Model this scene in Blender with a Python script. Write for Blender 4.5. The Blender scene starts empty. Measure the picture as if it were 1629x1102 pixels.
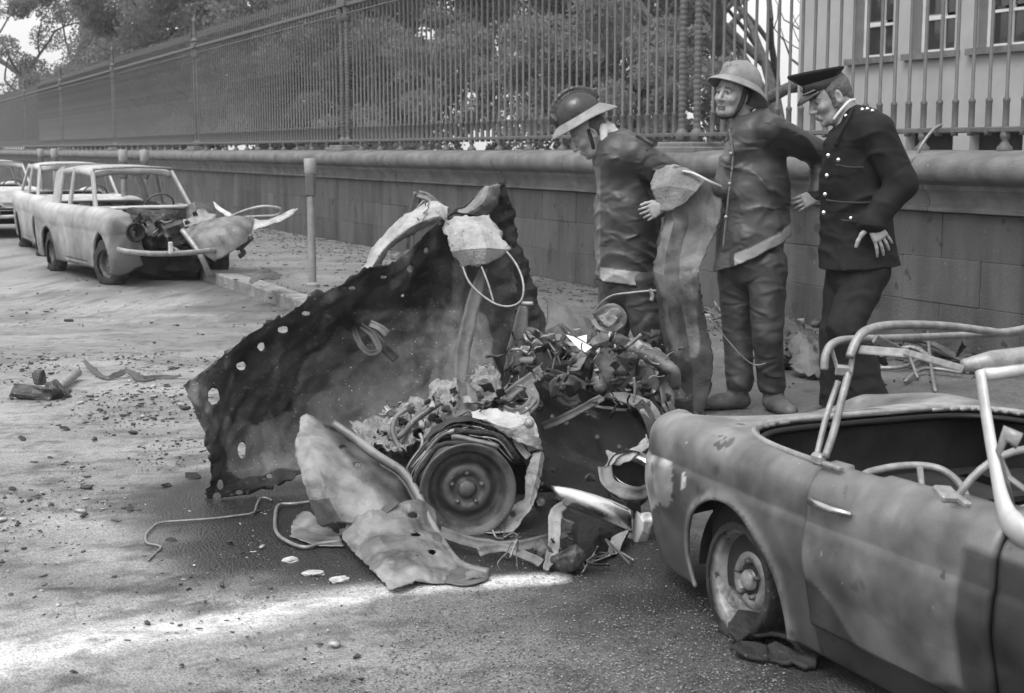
import bpy, bmesh, math, random
import numpy as np
from mathutils import Vector, Matrix
R = math.radians
S = bpy.context.scene
COL = S.collection

# ------------------------------------------------------------------ camera, sky, sun, exposure
CAM_H = 1.56
HAZE = .0008
PITCH = R(7.87)
FOC = 2263.0
cam = bpy.data.cameras.new('camera'); cam_o = bpy.data.objects.new('camera', cam); COL.objects.link(cam_o)
cam_o.location = (0, 0, CAM_H); cam_o.rotation_euler = (R(90) - PITCH, 0, 0)
cam.sensor_width = 36.0; cam.lens = 50.0; cam.clip_start = .05; cam.clip_end = 2000
cam.dof.use_dof = True; cam.dof.focus_distance = 6.6; cam.dof.aperture_fstop = 7.1
S.camera = cam_o

SUN_EL, SUN_AZ = R(58), R(212)
w = bpy.data.worlds.new('World'); S.world = w; w.use_nodes = True
nt = w.node_tree; nt.nodes.clear()
sky = nt.nodes.new('ShaderNodeTexSky'); sky.sky_type = 'NISHITA'; sky.sun_disc = False
sky.sun_elevation = SUN_EL; sky.sun_rotation = SUN_AZ; sky.air_density = 1.0; sky.dust_density = 6.0
bw = nt.nodes.new('ShaderNodeRGBToBW'); bg = nt.nodes.new('ShaderNodeBackground'); ow = nt.nodes.new('ShaderNodeOutputWorld')
nt.links.new(sky.outputs[0], bw.inputs[0]); tcw = nt.nodes.new('ShaderNodeTexCoord'); sx = nt.nodes.new('ShaderNodeSeparateXYZ'); nt.links.new(tcw.outputs['Generated'], sx.inputs[0])
ov = nt.nodes.new('ShaderNodeMapRange'); ov.inputs[1].default_value = 0; ov.inputs[2].default_value = 1; ov.inputs[3].default_value = 6.6; ov.inputs[4].default_value = 9.5; nt.links.new(sx.outputs[2], ov.inputs[0])   # even overcast cloud, brighter overhead
ad = nt.nodes.new('ShaderNodeMath'); ad.operation = 'ADD'; nt.links.new(bw.outputs[0], ad.inputs[0]); nt.links.new(ov.outputs[0], ad.inputs[1]); nt.links.new(ad.outputs[0], bg.inputs[0]); nt.links.new(bg.outputs[0], ow.inputs[0])
bg.inputs[1].default_value = 0.10
sun = bpy.data.lights.new('sun', 'SUN'); sun_o = bpy.data.objects.new('sun', sun); COL.objects.link(sun_o)
sun.energy = 1.5; sun.angle = R(26); sun.color = (1, 1, 1)
sd = Vector((math.sin(SUN_AZ) * math.cos(SUN_EL), math.cos(SUN_AZ) * math.cos(SUN_EL), math.sin(SUN_EL)))
sun_o.rotation_euler = sd.to_track_quat('Z', 'Y').to_euler()
S.view_settings.view_transform = 'Standard'; S.view_settings.look = 'None'
S.view_settings.exposure = 0.25; S.view_settings.gamma = 1.0; S.view_settings.use_curve_mapping = False

# ------------------------------------------------------------------ small maths helpers
CP, SP = math.cos(PITCH), math.sin(PITCH)
def ray(px, py):
    dx = (px - 814.5) / FOC; dy = -(py - 551) / FOC
    return dx, CP + dy * SP, -SP + dy * CP
def G(px, py, z=0.0):                      # the spot on a level surface of height z seen at a place in the photo
    a, b, c = ray(px, py); t = (z - CAM_H) / c
    return np.array((a * t, b * t, z))
def U(px, py, Y):                          # the spot at a distance Y ahead seen at a place in the photo
    a, b, c = ray(px, py); t = Y / b
    return np.array((a * t, Y, CAM_H + c * t))
def PX(P):
    P = np.asarray(P, float); x, y, z = P[..., 0], P[..., 1], P[..., 2] - CAM_H
    d = y * CP - z * SP; u = y * SP + z * CP
    return 814.5 + FOC * x / d, 551 - FOC * u / d

def _hash(i, j, k, seed):
    h = (i * 374761393 + j * 668265263 + k * 2147483647 + seed * 974711) & 0xffffffff
    h = ((h ^ (h >> 13)) * 1274126177) & 0xffffffff
    h = h ^ (h >> 16)
    return (h & 0xffff).astype(np.float64) / 32767.5 - 1.0
def noise(P, seed=0):
    P = np.asarray(P, float); I = np.floor(P).astype(np.int64); f = P - I; f = f * f * (3 - 2 * f)
    i, j, k = I[..., 0], I[..., 1], I[..., 2]; r = 0
    for a in (0, 1):
        for b in (0, 1):
            for c in (0, 1):
                wgt = (f[..., 0] if a else 1 - f[..., 0]) * (f[..., 1] if b else 1 - f[..., 1]) * (f[..., 2] if c else 1 - f[..., 2])
                r = r + wgt * _hash(i + a, j + b, k + c, seed)
    return r
def fbm(P, seed=0, n=3):
    r = 0; a = 1.0; P = np.asarray(P, float)
    for q in range(n):
        r = r + a * noise(P * (2.03 ** q), seed + q * 17); a *= .5
    return r
def smooth(a, b, x):
    t = np.clip((x - a) / (b - a), 0, 1); return t * t * (3 - 2 * t)

# ------------------------------------------------------------------ objects
def thing(name, label, cat, loc=(0, 0, 0), rz=0.0, group=None):
    o = bpy.data.objects.new(name, None); COL.objects.link(o); o.empty_display_size = .1
    o.location = loc; o.rotation_euler = (0, 0, rz); o['label'] = label; o['category'] = cat
    if group: o['group'] = group
    return o
def tag(o, label=None, cat=None, group=None, kind=None):
    if label: o['label'] = label
    if cat: o['category'] = cat
    if group: o['group'] = group
    if kind: o['kind'] = kind
    return o
def mesh_data(name, V, F, mat=None, sm=True, tone=None):
    me = bpy.data.meshes.new(name)
    V = np.asarray(V, dtype=np.float32).reshape(-1, 3)
    if isinstance(F, np.ndarray):
        n, k = F.shape
        me.vertices.add(len(V)); me.vertices.foreach_set('co', V.ravel())
        me.loops.add(n * k); me.loops.foreach_set('vertex_index', F.astype(np.int32).ravel())
        me.polygons.add(n); me.polygons.foreach_set('loop_start', np.arange(0, n * k, k, dtype=np.int32))
        me.update(calc_edges=True); me.validate()
    else:
        me.from_pydata([tuple(map(float, v)) for v in V], [], [tuple(f) for f in F])
    if tone is not None:
        a = me.attributes.new('tone', 'FLOAT', 'POINT'); a.data.foreach_set('value', np.asarray(tone, dtype=np.float32).ravel())
    if sm: me.polygons.foreach_set('use_smooth', np.ones(len(me.polygons), dtype=bool))
    if mat: me.materials.append(mat)
    me.update()
    return me
def ob(name, me, parent=None, loc=None, rot=None, world=False):
    o = bpy.data.objects.new(name, me); COL.objects.link(o)
    if parent:
        o.parent = parent
        if world:
            q = parent; L = Vector((0, 0, 0))
            while q: L += q.location; q = q.parent
            o.location = -L
    if loc is not None: o.location = loc
    if rot is not None: o.rotation_euler = rot
    return o
def mk(name, V, F, mat, parent=None, sm=True, tone=None, world=True):
    return ob(name, mesh_data(name, V, F, mat, sm, tone), parent, world=world)
class MB:                                   # collects simple solids into one mesh
    def __init__(s): s.V = []; s.F = []
    def add(s, V, F):
        n = len(s.V); s.V += [tuple(map(float, v)) for v in V]; s.F += [tuple(i + n for i in f) for f in F]
    def box(s, c, d, rot=None, bev=0.0):
        x, y, z = d[0] / 2, d[1] / 2, d[2] / 2
        if bev:
            b = bev; P = []
            for sx in (-1, 1):
                for sy in (-1, 1):
                    for sz in (-1, 1):
                        P += [(sx * x, sy * (y - b), sz * (z - b)), (sx * (x - b), sy * y, sz * (z - b)), (sx * (x - b), sy * (y - b), sz * z)]
            bm = bmesh.new()
            for p in P: bm.verts.new(p)
            bmesh.ops.convex_hull(bm, input=bm.verts); bm.verts.index_update()
            V = [np.array(v.co) for v in bm.verts]; F = [[v.index for v in f.verts] for f in bm.faces]; bm.free()
        else:
            V = [np.array((a * x, b * y, c_ * z)) for a in (-1, 1) for b in (-1, 1) for c_ in (-1, 1)]
            F = [(0, 1, 3, 2), (4, 6, 7, 5), (0, 4, 5, 1), (2, 3, 7, 6), (0, 2, 6, 4), (1, 5, 7, 3)]
        if rot is not None: M = np.array(rot if not isinstance(rot, tuple) else __import__('mathutils').Euler(rot).to_matrix()); V = [M @ v for v in V]
        s.add([v + np.array(c) for v in V], F); return s
    def tube(s, pts, r, n=8, cap=True, flat=1.0):
        pts = [np.array(p, float) for p in pts]; rs = r if hasattr(r, '__len__') else [r] * len(pts)
        V = []; up = None
        for i, p in enumerate(pts):
            t = pts[min(i + 1, len(pts) - 1)] - pts[max(i - 1, 0)]; t = t / (np.linalg.norm(t) + 1e-9)
            if up is None:
                a = np.array((0, 0, 1.0)) if abs(t[2]) < .9 else np.array((1.0, 0, 0))
                up = a - t * (a @ t); up /= np.linalg.norm(up)
            else:
                up = up - t * (up @ t); up /= (np.linalg.norm(up) + 1e-9)
            sd_ = np.cross(t, up)
            for k in range(n):
                a = 2 * math.pi * k / n; V.append(p + rs[i] * (math.cos(a) * up + math.sin(a) * sd_ * flat))
        F = []
        for i in range(len(pts) - 1):
            for k in range(n):
                F.append((i * n + k, i * n + (k + 1) % n, (i + 1) * n + (k + 1) % n, (i + 1) * n + k))
        if cap: F.append(tuple(range(n))[::-1]); F.append(tuple((len(pts) - 1) * n + k for k in range(n)))
        s.add(V, F); return s
    def lathe(s, prof, n=24, axis='z', c=(0, 0, 0), sq=(1, 1)):
        V = []
        for r, h in prof:
            for k in range(n):
                a = 2 * math.pi * k / n; u, v = r * math.cos(a) * sq[0], r * math.sin(a) * sq[1]
                V.append({'z': (u, v, h), 'y': (u, h, -v), 'x': (h, u, v)}[axis])
        F = []
        for i in range(len(prof) - 1):
            for k in range(n): F.append((i * n + k, i * n + (k + 1) % n, (i + 1) * n + (k + 1) % n, (i + 1) * n + k))
        s.add([np.array(v) + np.array(c) for v in V], F); return s
    def build(s, name, mat, parent=None, sm=False, world=True, angle=None):
        o = mk(name, s.V, s.F, mat, parent, sm, None, world)
        if angle: smooth_by(o.data, angle)
        return o
def smooth_by(me, deg):
    me.polygons.foreach_set('use_smooth', np.ones(len(me.polygons), dtype=bool))
    bm = bmesh.new(); bm.from_mesh(me); th = R(deg)
    for e in bm.edges:
        if len(e.link_faces) == 2 and e.calc_face_angle(0) > th: e.smooth = False
    bm.to_mesh(me); bm.free()
def lin_(P, m):
    P = [np.array(p, float) for p in P]; return [P[i] * (1 - k / m) + P[i + 1] * k / m for i in range(len(P) - 1) for k in range(m)] + [P[-1]]
def cr(P, m):                               # Catmull-Rom through points, m steps between
    P = [np.array(p, float) for p in P]; out = []
    for i in range(len(P) - 1):
        a, b, c, d = P[max(i - 1, 0)], P[i], P[i + 1], P[min(i + 2, len(P) - 1)]
        for k in range(m):
            t = k / m; out.append(.5 * ((2 * b) + (c - a) * t + (2 * a - 5 * b + 4 * c - d) * t * t + (3 * b - a - 3 * c + d) * t ** 3))
    out.append(P[-1]); return out
def grid_faces(nu, nv, closed=False):
    i, j = np.meshgrid(np.arange(nu - 1), np.arange(nv if closed else nv - 1), indexing='ij'); j2 = (j + 1) % nv
    return np.stack([i * nv + j, (i + 1) * nv + j, (i + 1) * nv + j2, i * nv + j2], -1).reshape(-1, 4)
def copy_of(o, parent=None, loc=None, rot=None):
    c = o.copy(); COL.objects.link(c)
    if parent is not None: c.parent = parent
    if loc is not None: c.location = loc
    if rot is not None: c.rotation_euler = rot
    return c
def copy_tree(o, parent=None):
    c = o.copy(); COL.objects.link(c)
    if parent is not None: c.parent = parent
    for ch in list(o.children): copy_tree(ch, c)
    return c

# ------------------------------------------------------------------ materials (grey film scene: every colour is a grey)
def mat(name, c1, c2=None, rough=.7, metal=0.0, scale=6.0, detail=6, bump=.1, bscale=40.0, bdist=.01, tone=False, spots=None, spec=.5, r2=None, thr=(.35, .65), coords='Object', streak=None, vary=False, wrinkle=None):
    m = bpy.data.materials.new(name); m.use_nodes = True; t = m.node_tree; N = t.nodes; L = t.links
    b = N['Principled BSDF']; c2 = c1 if c2 is None else c2
    tc = N.new('ShaderNodeTexCoord'); vec = tc.outputs[coords] if coords != 'World' else N.new('ShaderNodeNewGeometry').outputs['Position']
    if vary:                                 # alike pieces each get their own patch of the grain
        oi = N.new('ShaderNodeObjectInfo'); vm = N.new('ShaderNodeVectorMath'); vm.operation = 'MULTIPLY_ADD'; vm.inputs[0].default_value = (37, 53, 71)
        L.new(oi.outputs['Random'], vm.inputs[1]); L.new(vec, vm.inputs[2]); vec = vm.outputs[0]
    if streak:
        mp = N.new('ShaderNodeMapping'); mp.inputs['Scale'].default_value = streak; L.new(vec, mp.inputs[0]); cv = mp.outputs[0]
    else: cv = vec
    n = N.new('ShaderNodeTexNoise'); n.inputs['Scale'].default_value = scale; n.inputs['Detail'].default_value = detail; n.inputs['Roughness'].default_value = .62; L.new(cv, n.inputs['Vector'])
    mr = N.new('ShaderNodeMapRange'); mr.inputs[1].default_value = thr[0]; mr.inputs[2].default_value = thr[1]; L.new(n.outputs[0], mr.inputs[0])
    mx = N.new('ShaderNodeMix'); mx.data_type = 'FLOAT'; mx.inputs[2].default_value = c1; mx.inputs[3].default_value = c2; L.new(mr.outputs[0], mx.inputs[0])
    out = mx.outputs[0]
    if spots:                                # small flecks: (scale, threshold, value)
        for (ss, th, val) in spots:
            n2 = N.new('ShaderNodeTexNoise'); n2.inputs['Scale'].default_value = ss; n2.inputs['Detail'].default_value = 3; L.new(vec, n2.inputs['Vector'])
            m2 = N.new('ShaderNodeMapRange'); m2.inputs[1].default_value = th; m2.inputs[2].default_value = th + .04; L.new(n2.outputs[0], m2.inputs[0])
            x2 = N.new('ShaderNodeMix'); x2.data_type = 'FLOAT'; x2.inputs[3].default_value = val; L.new(m2.outputs[0], x2.inputs[0]); L.new(out, x2.inputs[2]); out = x2.outputs[0]
    if coords == 'World':                    # each stone a little lighter or darker than the next
        o2 = N.new('ShaderNodeObjectInfo'); v2 = N.new('ShaderNodeMapRange'); v2.inputs[3].default_value = .84; v2.inputs[4].default_value = 1.16; L.new(o2.outputs['Random'], v2.inputs[0])
        q2 = N.new('ShaderNodeMath'); q2.operation = 'MULTIPLY'; L.new(out, q2.inputs[0]); L.new(v2.outputs[0], q2.inputs[1]); out = q2.outputs[0]
    if tone:
        at = N.new('ShaderNodeAttribute'); at.attribute_name = 'tone'
        ml = N.new('ShaderNodeMath'); ml.operation = 'MULTIPLY'; L.new(out, ml.inputs[0]); L.new(at.outputs['Fac'], ml.inputs[1]); out = ml.outputs[0]
    cc = N.new('ShaderNodeCombineColor')
    for k in range(3): L.new(out, cc.inputs[k])
    L.new(cc.outputs[0], b.inputs['Base Color'])
    b.inputs['Metallic'].default_value = metal; b.inputs['Roughness'].default_value = rough; b.inputs['Specular IOR Level'].default_value = spec
    if r2 is not None:
        mx2 = N.new('ShaderNodeMix'); mx2.data_type = 'FLOAT'; mx2.inputs[2].default_value = rough; mx2.inputs[3].default_value = r2; L.new(mr.outputs[0], mx2.inputs[0]); L.new(mx2.outputs[0], b.inputs['Roughness'])
    if bump:
        nb = N.new('ShaderNodeTexNoise'); nb.inputs['Scale'].default_value = bscale; nb.inputs['Detail'].default_value = 5; L.new(vec, nb.inputs['Vector'])
        if wrinkle:                          # sharp pulled creases in the cloth
            rn = N.new('ShaderNodeTexNoise'); rn.noise_type = 'RIDGED_MULTIFRACTAL'; rn.inputs['Scale'].default_value = wrinkle[0]; rn.inputs['Detail'].default_value = 3.5; rn.inputs['Distortion'].default_value = .6
            wm = N.new('ShaderNodeMapping'); wm.inputs['Rotation'].default_value = (0, .7, 0); wm.inputs['Scale'].default_value = (1, 1, 2.0); L.new(vec, wm.inputs[0]); L.new(wm.outputs[0], rn.inputs['Vector'])
            wb = N.new('ShaderNodeBump'); wb.inputs['Strength'].default_value = wrinkle[1]; wb.inputs['Distance'].default_value = wrinkle[2]; L.new(rn.outputs[0], wb.inputs['Height'])
        bp = N.new('ShaderNodeBump'); bp.inputs['Strength'].default_value = bump; bp.inputs['Distance'].default_value = bdist; L.new(nb.outputs[0], bp.inputs['Height']); L.new(bp.outputs[0], b.inputs['Normal'])
        if wrinkle: L.new(wb.outputs[0], bp.inputs['Normal'])
    return m
M = {}
M['burnt'] = mat('burnt_steel', .009, .036, .55, .25, 3.5, bump=.35, bscale=60, tone=True, spots=[(110, .70, .22)], r2=.8)
M['steel'] = mat('scorched_steel', .06, .19, .4, .45, 5, bump=.3, bscale=50, tone=True, spots=[(90, .70, .04)], r2=.75)
M['ash'] = mat('ashy_steel', .26, .5, .75, .1, 9, bump=.6, bscale=70, tone=True, spots=[(60, .66, .1)])
M['scrap'] = mat('engine_scrap', .012, .10, .4, .45, 14, bump=.5, bscale=60, spots=[(80, .68, .35)], r2=.7)
M['chrome'] = mat('chrome', .45, .6, .16, 1.0, 8, bump=.03, bscale=30, r2=.3)
M['rim'] = mat('rusty_wheel', .06, .13, .5, .5, 14, bump=.25, bscale=90, spots=[(70, .68, .24)], r2=.7)
M['barerim'] = mat('bare_wheel_steel', .10, .36, .42, .5, 11, bump=.3, bscale=70, spots=[(30, .66, .04)], r2=.65)
M['rubber'] = mat('charred_rubber', .008, .025, .8, 0, 12, bump=.8, bscale=50, spots=[(60, .66, .1)])
M['tube'] = mat('bare_tube_steel', .20, .34, .5, .4, 20, bump=.2, bscale=120)
M['paint'] = mat('burnt_off_paint', .065, .13, .33, .35, 4.5, bump=.22, bscale=230, bdist=.004, tone=True, spots=[(210, .69, .04), (30, .72, .2), (12, .68, .045), (5, .66, .055)], r2=.6)
M['pale_paint'] = mat('pale_dusty_paint', .26, .38, .5, 0, 6, bump=.08, bscale=80, tone=True, spots=[(40, .68, .25)])
M['dark'] = mat('soot_black', .006, .02, .9, 0, 9, bump=.3)
M['white_trim'] = mat('white_trim', .38, .55, .45, .2, 10, bump=.05)
M['coat'] = mat('oiled_coat', .034, .050, .46, 0, 5, bump=.3, bscale=160, bdist=.003, tone=True, r2=.52, wrinkle=(8.5, 1.0, .016))
M['trousers'] = mat('waterproof_trousers', .028, .046, .55, 0, 9, bump=.35, bscale=160, bdist=.003, tone=True, wrinkle=(7.5, 1.0, .018))
M['uniform'] = mat('navy_wool_uniform', .009, .014, .85, 0, 20, bump=.3, bscale=400, bdist=.002, tone=True, spec=.25, wrinkle=(6.5, 1.0, .014))
M['skin'] = mat('skin', .22, .31, .48, 0, 30, bump=.3, bscale=110, bdist=.004, tone=True)
M['hair'] = mat('hair', .03, .10, .6, 0, 120, bump=.7, bscale=220, bdist=.004, tone=True)
M['leather'] = mat('black_helmet_leather', .012, .03, .25, 0, 10, bump=.15, bscale=60, tone=True, r2=.45)
M['helmet'] = mat('grey_helmet', .16, .24, .5, 0, 12, bump=.3, bscale=90, tone=True, spots=[(60, .64, .07)])
M['shirt'] = mat('pale_cloth', .5, .6, .8, 0, 9, bump=.2, bscale=200)
M['metal_button'] = mat('bright_button', .7, .8, .2, 1, 5, bump=0)
M['boot'] = mat('dusty_boot', .03, .07, .6, 0, 14, bump=.3, bscale=80, tone=True)
M['stone'] = mat('granite_block', .036, .085, .85, 0, 2.6, 9, bump=.6, bscale=45, spots=[(23, .70, .15), (6, .64, .03)], coords='World', streak=(1, 1, .25))
M['coping'] = mat('granite_coping', .08, .16, .8, 0, 4, 8, bump=.5, bscale=60, spots=[(30, .70, .24)], vary=True)
M['iron'] = mat('painted_iron', .065, .10, .6, 0, 9, bump=.2, bscale=60)
M['render'] = mat('house_render', .29, .35, .9, 0, 1.5, bump=.3, bscale=70)
M['frame'] = mat('window_paint', .5, .6, .6, 0, 5, bump=0)
M['shutter'] = mat('grey_shutter', .16, .2, .6, 0, 5, bump=.1)
M['glass'] = mat('window_glass', .02, .03, .06, 0, 3, bump=.0, spec=.8)
M['blind'] = mat('white_blind', .7, .78, .8, 0, 5, bump=0)
M['leaf'] = mat('leaves', .11, .16, .6, 0, 1.4, bump=0, thr=(.3, .7))
M['leaf2'] = mat('dark_leaves', .07, .11, .6, 0, 1.4, bump=0, thr=(.3, .7))
for k_ in ('leaf', 'leaf2'):                   # thin leaves let some light through
    t_ = M[k_].node_tree; pb = t_.nodes['Principled BSDF']; tl = t_.nodes.new('ShaderNodeBsdfTranslucent'); ms = t_.nodes.new('ShaderNodeMixShader'); ms.inputs[0].default_value = .45
    tl.inputs[0].default_value = (.34, .34, .34, 1); t_.links.new(pb.outputs[0], ms.inputs[1]); t_.links.new(tl.outputs[0], ms.inputs[2]); t_.links.new(ms.outputs[0], t_.nodes['Material Output'].inputs[0])
M['bark'] = mat('bark', .05, .12, .9, 0, 12, bump=.8, bscale=40, bdist=.03)
M['kerb'] = mat('granite_kerb', .12, .26, .8, 0, 5, bump=.5, bscale=70, vary=True)
M['grass'] = mat('lawn', .05, .10, .95, 0, 3, bump=.8, bscale=30)
M['post'] = mat('meter_post', .18, .26, .55, .2, 15, bump=.1)
M['postlt'] = mat('meter_head', .28, .36, .5, .2, 15, bump=.1)
M['clod'] = mat('rubble', .03, .09, .9, 0, 30, bump=.8, bscale=60)
M['clodlt'] = mat('pale_rubble', .25, .5, .9, 0, 30, bump=.8, bscale=60)
M['chip'] = mat('chippings', .04, .42, .6, 0, 90, 2, bump=0, thr=(.46, .56))
M['wire'] = mat('wire', .16, .28, .5, .4, 30, bump=0)
M['paper'] = mat('white_card', .8, .85, .7, 0, 5, bump=0)
# ------------------------------------------------------------------ the setting: road, pavement, kerb, lawn
DW = np.array((-.4305, .9026)); NW = np.array((.9026, .4305)); W0 = np.array((.6, 15.5))   # wall line: direction away, normal to the far side
def W(s, d, z): return np.array((W0[0] + DW[0] * s + NW[0] * d, W0[1] + DW[1] * s + NW[1] * d, z))
def seg_dist(x, y, pts):
    best = np.full(x.shape, 1e9)
    for (a, b) in zip(pts[:-1], pts[1:]):
        ax, ay = a; bx, by = b; t = np.clip(((x - ax) * (bx - ax) + (y - ay) * (by - ay)) / ((bx - ax) ** 2 + (by - ay) ** 2), 0, 1)
        best = np.minimum(best, np.hypot(x - ax - t * (bx - ax), y - ay - t * (by - ay)))
    return best
def g2(px, py, z=0): p = G(px, py, z); return (p[0], p[1])
def stain(P):                               # wet soot with painted shade, dry dust and the pale powder trail on the road; returns albedo and wetness
    x, y = P[:, 0], P[:, 1]; Q = np.stack([x, y, x * 0], -1)
    wob = fbm(Q * 1.3, 5) * .22 + fbm(Q * 5, 9) * .07
    a = .11 + .035 * fbm(Q * np.array((.9, 2.2, 1)), 3, 4)
    wet = .52 + .4 * fbm(Q * np.array((.7, 1.8, 1)), 11, 4)
    dust = smooth(.4, -.9, x + .05 * (y - 5) + wob) * smooth(3.2, 4.3, y + wob)
    a = a * (1 - dust) + dust * (.235 + .075 * fbm(Q * np.array((1.3, 2.6, 1)), 21, 5))
    wet_shade = smooth(.5, .05, seg_dist(x, y, [g2(400, 790), g2(470, 860), g2(640, 870), g2(900, 860), g2(1000, 880)]) + wob * .7 - .20)  # wet ground and shade round the wreck, both put into the road colour
    wet_shade = np.maximum(wet_shade, .6 * smooth(.40, .05, seg_dist(x, y, [g2(420, 890), g2(520, 905)]) + wob * .4))
    wet_shade = np.maximum(wet_shade, smooth(.5, 0, seg_dist(x, y, [g2(980, 950), g2(1180, 960), g2(1300, 1060)]) + wob))
    a = a * (1 - wet_shade) + wet_shade * .016; wet = np.maximum(wet, wet_shade * .9)
    saloon_dark = smooth(.9, .1, seg_dist(x, y, [g2(150, 425), g2(260, 448), g2(370, 452), g2(430, 490)]) + wob * 1.4 - .2)  # darker road by the nearest saloon
    a = a * (1 - .75 * saloon_dark) + .75 * saloon_dark * .07
    band = smooth(.6, .05, np.abs(y - 11.4 - .3 * x * .3) + wob * 1.6) * smooth(1.5, -.5, x)
    a = a * (1 - .3 * band)
    tr = [g2(-120, 1068), g2(60, 1035), g2(200, 1008), g2(330, 992), g2(450, 968), g2(600, 944), g2(700, 934), g2(780, 926), g2(880, 919)]
    d = seg_dist(x, y, tr); wd = .17 * smooth(.3, -1.7, x) + .02
    pw = smooth(wd + .06, wd * .2, d + wob * .18); pw = pw * np.clip(.85 + .35 * fbm(Q * 14, 33, 3), 0, 1)
    a = a * (1 - pw) + pw * .62; wet = wet * (1 - pw)
    low = smooth(4.0, 3.6, y + .10 * x + wob * .3) * smooth(-1.3, -.1, x + wob * .5)
    a = a * (1 - .75 * low) + .75 * low * .05
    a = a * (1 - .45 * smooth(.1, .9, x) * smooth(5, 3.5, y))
    a = a * (1 - .45 * smooth(.42, .75, fbm(Q * np.array((6, 11, 1)), 51, 4)) * smooth(9.5, 7, y) * smooth(-.2, -1, x)); a = a * (1 - .45 * smooth(.35, .8, fbm(Q * np.array((9, 13, 1)), 57, 4)))
    gr = fbm(Q * 60, 41, 2); a = a * (1 + .16 * gr)
    return np.clip(a, .02, .9), np.clip(wet, 0, 1)
def ground_mat():
    m = bpy.data.materials.new('road_surface'); m.use_nodes = True; t = m.node_tree; N = t.nodes; L = t.links; b = N['Principled BSDF']
    at = N.new('ShaderNodeAttribute'); at.attribute_name = 'tone'; wt = N.new('ShaderNodeAttribute'); wt.attribute_name = 'wet'
    tc = N.new('ShaderNodeTexCoord')
    n = N.new('ShaderNodeTexNoise'); n.inputs['Scale'].default_value = 55; n.inputs['Detail'].default_value = 8; n.inputs['Roughness'].default_value = .75; L.new(tc.outputs['Object'], n.inputs['Vector'])
    mr = N.new('ShaderNodeMapRange'); mr.inputs[1].default_value = .3; mr.inputs[2].default_value = .7; mr.inputs[3].default_value = .5; mr.inputs[4].default_value = 1.5; L.new(n.outputs[0], mr.inputs[0])
    ml = N.new('ShaderNodeMath'); ml.operation = 'MULTIPLY'; L.new(mr.outputs[0], ml.inputs[0]); L.new(at.outputs['Fac'], ml.inputs[1])
    n3 = N.new('ShaderNodeTexNoise'); n3.inputs['Scale'].default_value = 7; n3.inputs['Detail'].default_value = 9; n3.inputs['Roughness'].default_value = .7; L.new(tc.outputs['Object'], n3.inputs['Vector'])
    m3 = N.new('ShaderNodeMapRange'); m3.inputs[1].default_value = .54; m3.inputs[2].default_value = .66; m3.inputs[3].default_value = 1; m3.inputs[4].default_value = .55; L.new(n3.outputs[0], m3.inputs[0])
    ml2 = N.new('ShaderNodeMath'); ml2.operation = 'MULTIPLY'; L.new(ml.outputs[0], ml2.inputs[0]); L.new(m3.outputs[0], ml2.inputs[1])
    cc = N.new('ShaderNodeCombineColor')
    for k in range(3): L.new(ml2.outputs[0], cc.inputs[k])
    L.new(cc.outputs[0], b.inputs['Base Color'])
    r = N.new('ShaderNodeMapRange'); r.inputs[1].default_value = 0; r.inputs[2].default_value = 1; r.inputs[3].default_value = .85; r.inputs[4].default_value = .30; L.new(wt.outputs['Fac'], r.inputs[0]); L.new(r.outputs[0], b.inputs['Roughness'])
    v = N.new('ShaderNodeTexVoronoi'); v.inputs['Scale'].default_value = 95; L.new(tc.outputs['Object'], v.inputs['Vector'])
    bp = N.new('ShaderNodeBump'); bp.inputs['Strength'].default_value = .9; bp.inputs['Distance'].default_value = .008; L.new(v.outputs['Distance'], bp.inputs['Height']); bp.invert = True
    bp2 = N.new('ShaderNodeBump'); bp2.inputs['Strength'].default_value = .5; bp2.inputs['Distance'].default_value = .012; L.new(n.outputs[0], bp2.inputs['Height']); L.new(bp.outputs[0], bp2.inputs['Normal']); L.new(bp2.outputs[0], b.inputs['Normal'])
    return m
M['road'] = ground_mat()
def steps(lo, hi, flo, fhi, f, g=1.12):
    c = list(np.arange(flo, fhi, f)); s = f; x = c[-1]
    while x < hi: s *= g; x += s; c.append(x)
    s = f; x = flo; pre = []
    while x > lo: s *= g; x -= s; pre.append(x)
    return np.array(pre[::-1] + c)
def ground_sheet(name, xs, ys, fn, kind='structure', extra=0):
    X, Y = np.meshgrid(xs, ys, indexing='ij'); P = fn(X.ravel(), Y.ravel())
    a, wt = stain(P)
    if extra: a = a * (1 - extra) + extra * (.12 + .05 * fbm(P * 2, 77))
    F = grid_faces(len(xs), len(ys)); 
    o = mk(name, P, F, M['road'], None, True, a); o.data.attributes.new('wet', 'FLOAT', 'POINT').data.foreach_set('value', wt.astype(np.float32))
    tag(o, kind=kind); return o
def road_pts(x, y):
    Q = np.stack([x, y, x * 0], -1); z = (fbm(Q * 2.0, 60, 3) * .006 + fbm(Q * 9, 61, 2) * .0025) * (np.hypot(x, y - 7) < 25)
    return np.stack([x, y, z], -1)
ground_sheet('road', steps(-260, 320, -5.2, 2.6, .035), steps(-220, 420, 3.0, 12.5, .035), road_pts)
KD = -3.2                                   # kerb face, 3.2 m in front of the wall
def pave_pts(s, d):
    P = np.stack([W0[0] + DW[0] * s + NW[0] * d, W0[1] + DW[1] * s + NW[1] * d, s * 0], -1)
    P[:, 2] = .13 + fbm(P * 2.5, 66, 3) * .004 * (np.abs(s) < 40); return P
ground_sheet('pavement', steps(-40, 160, -11, 6, .04), np.arange(KD + .25, .30, .035), pave_pts, extra=.45)
lawn = MB(); lawn.add([W(-60, .25, .13), W(200, .25, .13), W(200, 200, .13), W(-60, 200, .13)], [(0, 1, 2, 3)])
tag(lawn.build('lawn', M['grass']), kind='structure')
kroot = bpy.data.objects.new('kerb', None); COL.objects.link(kroot); kroot['kind'] = 'structure'
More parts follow.
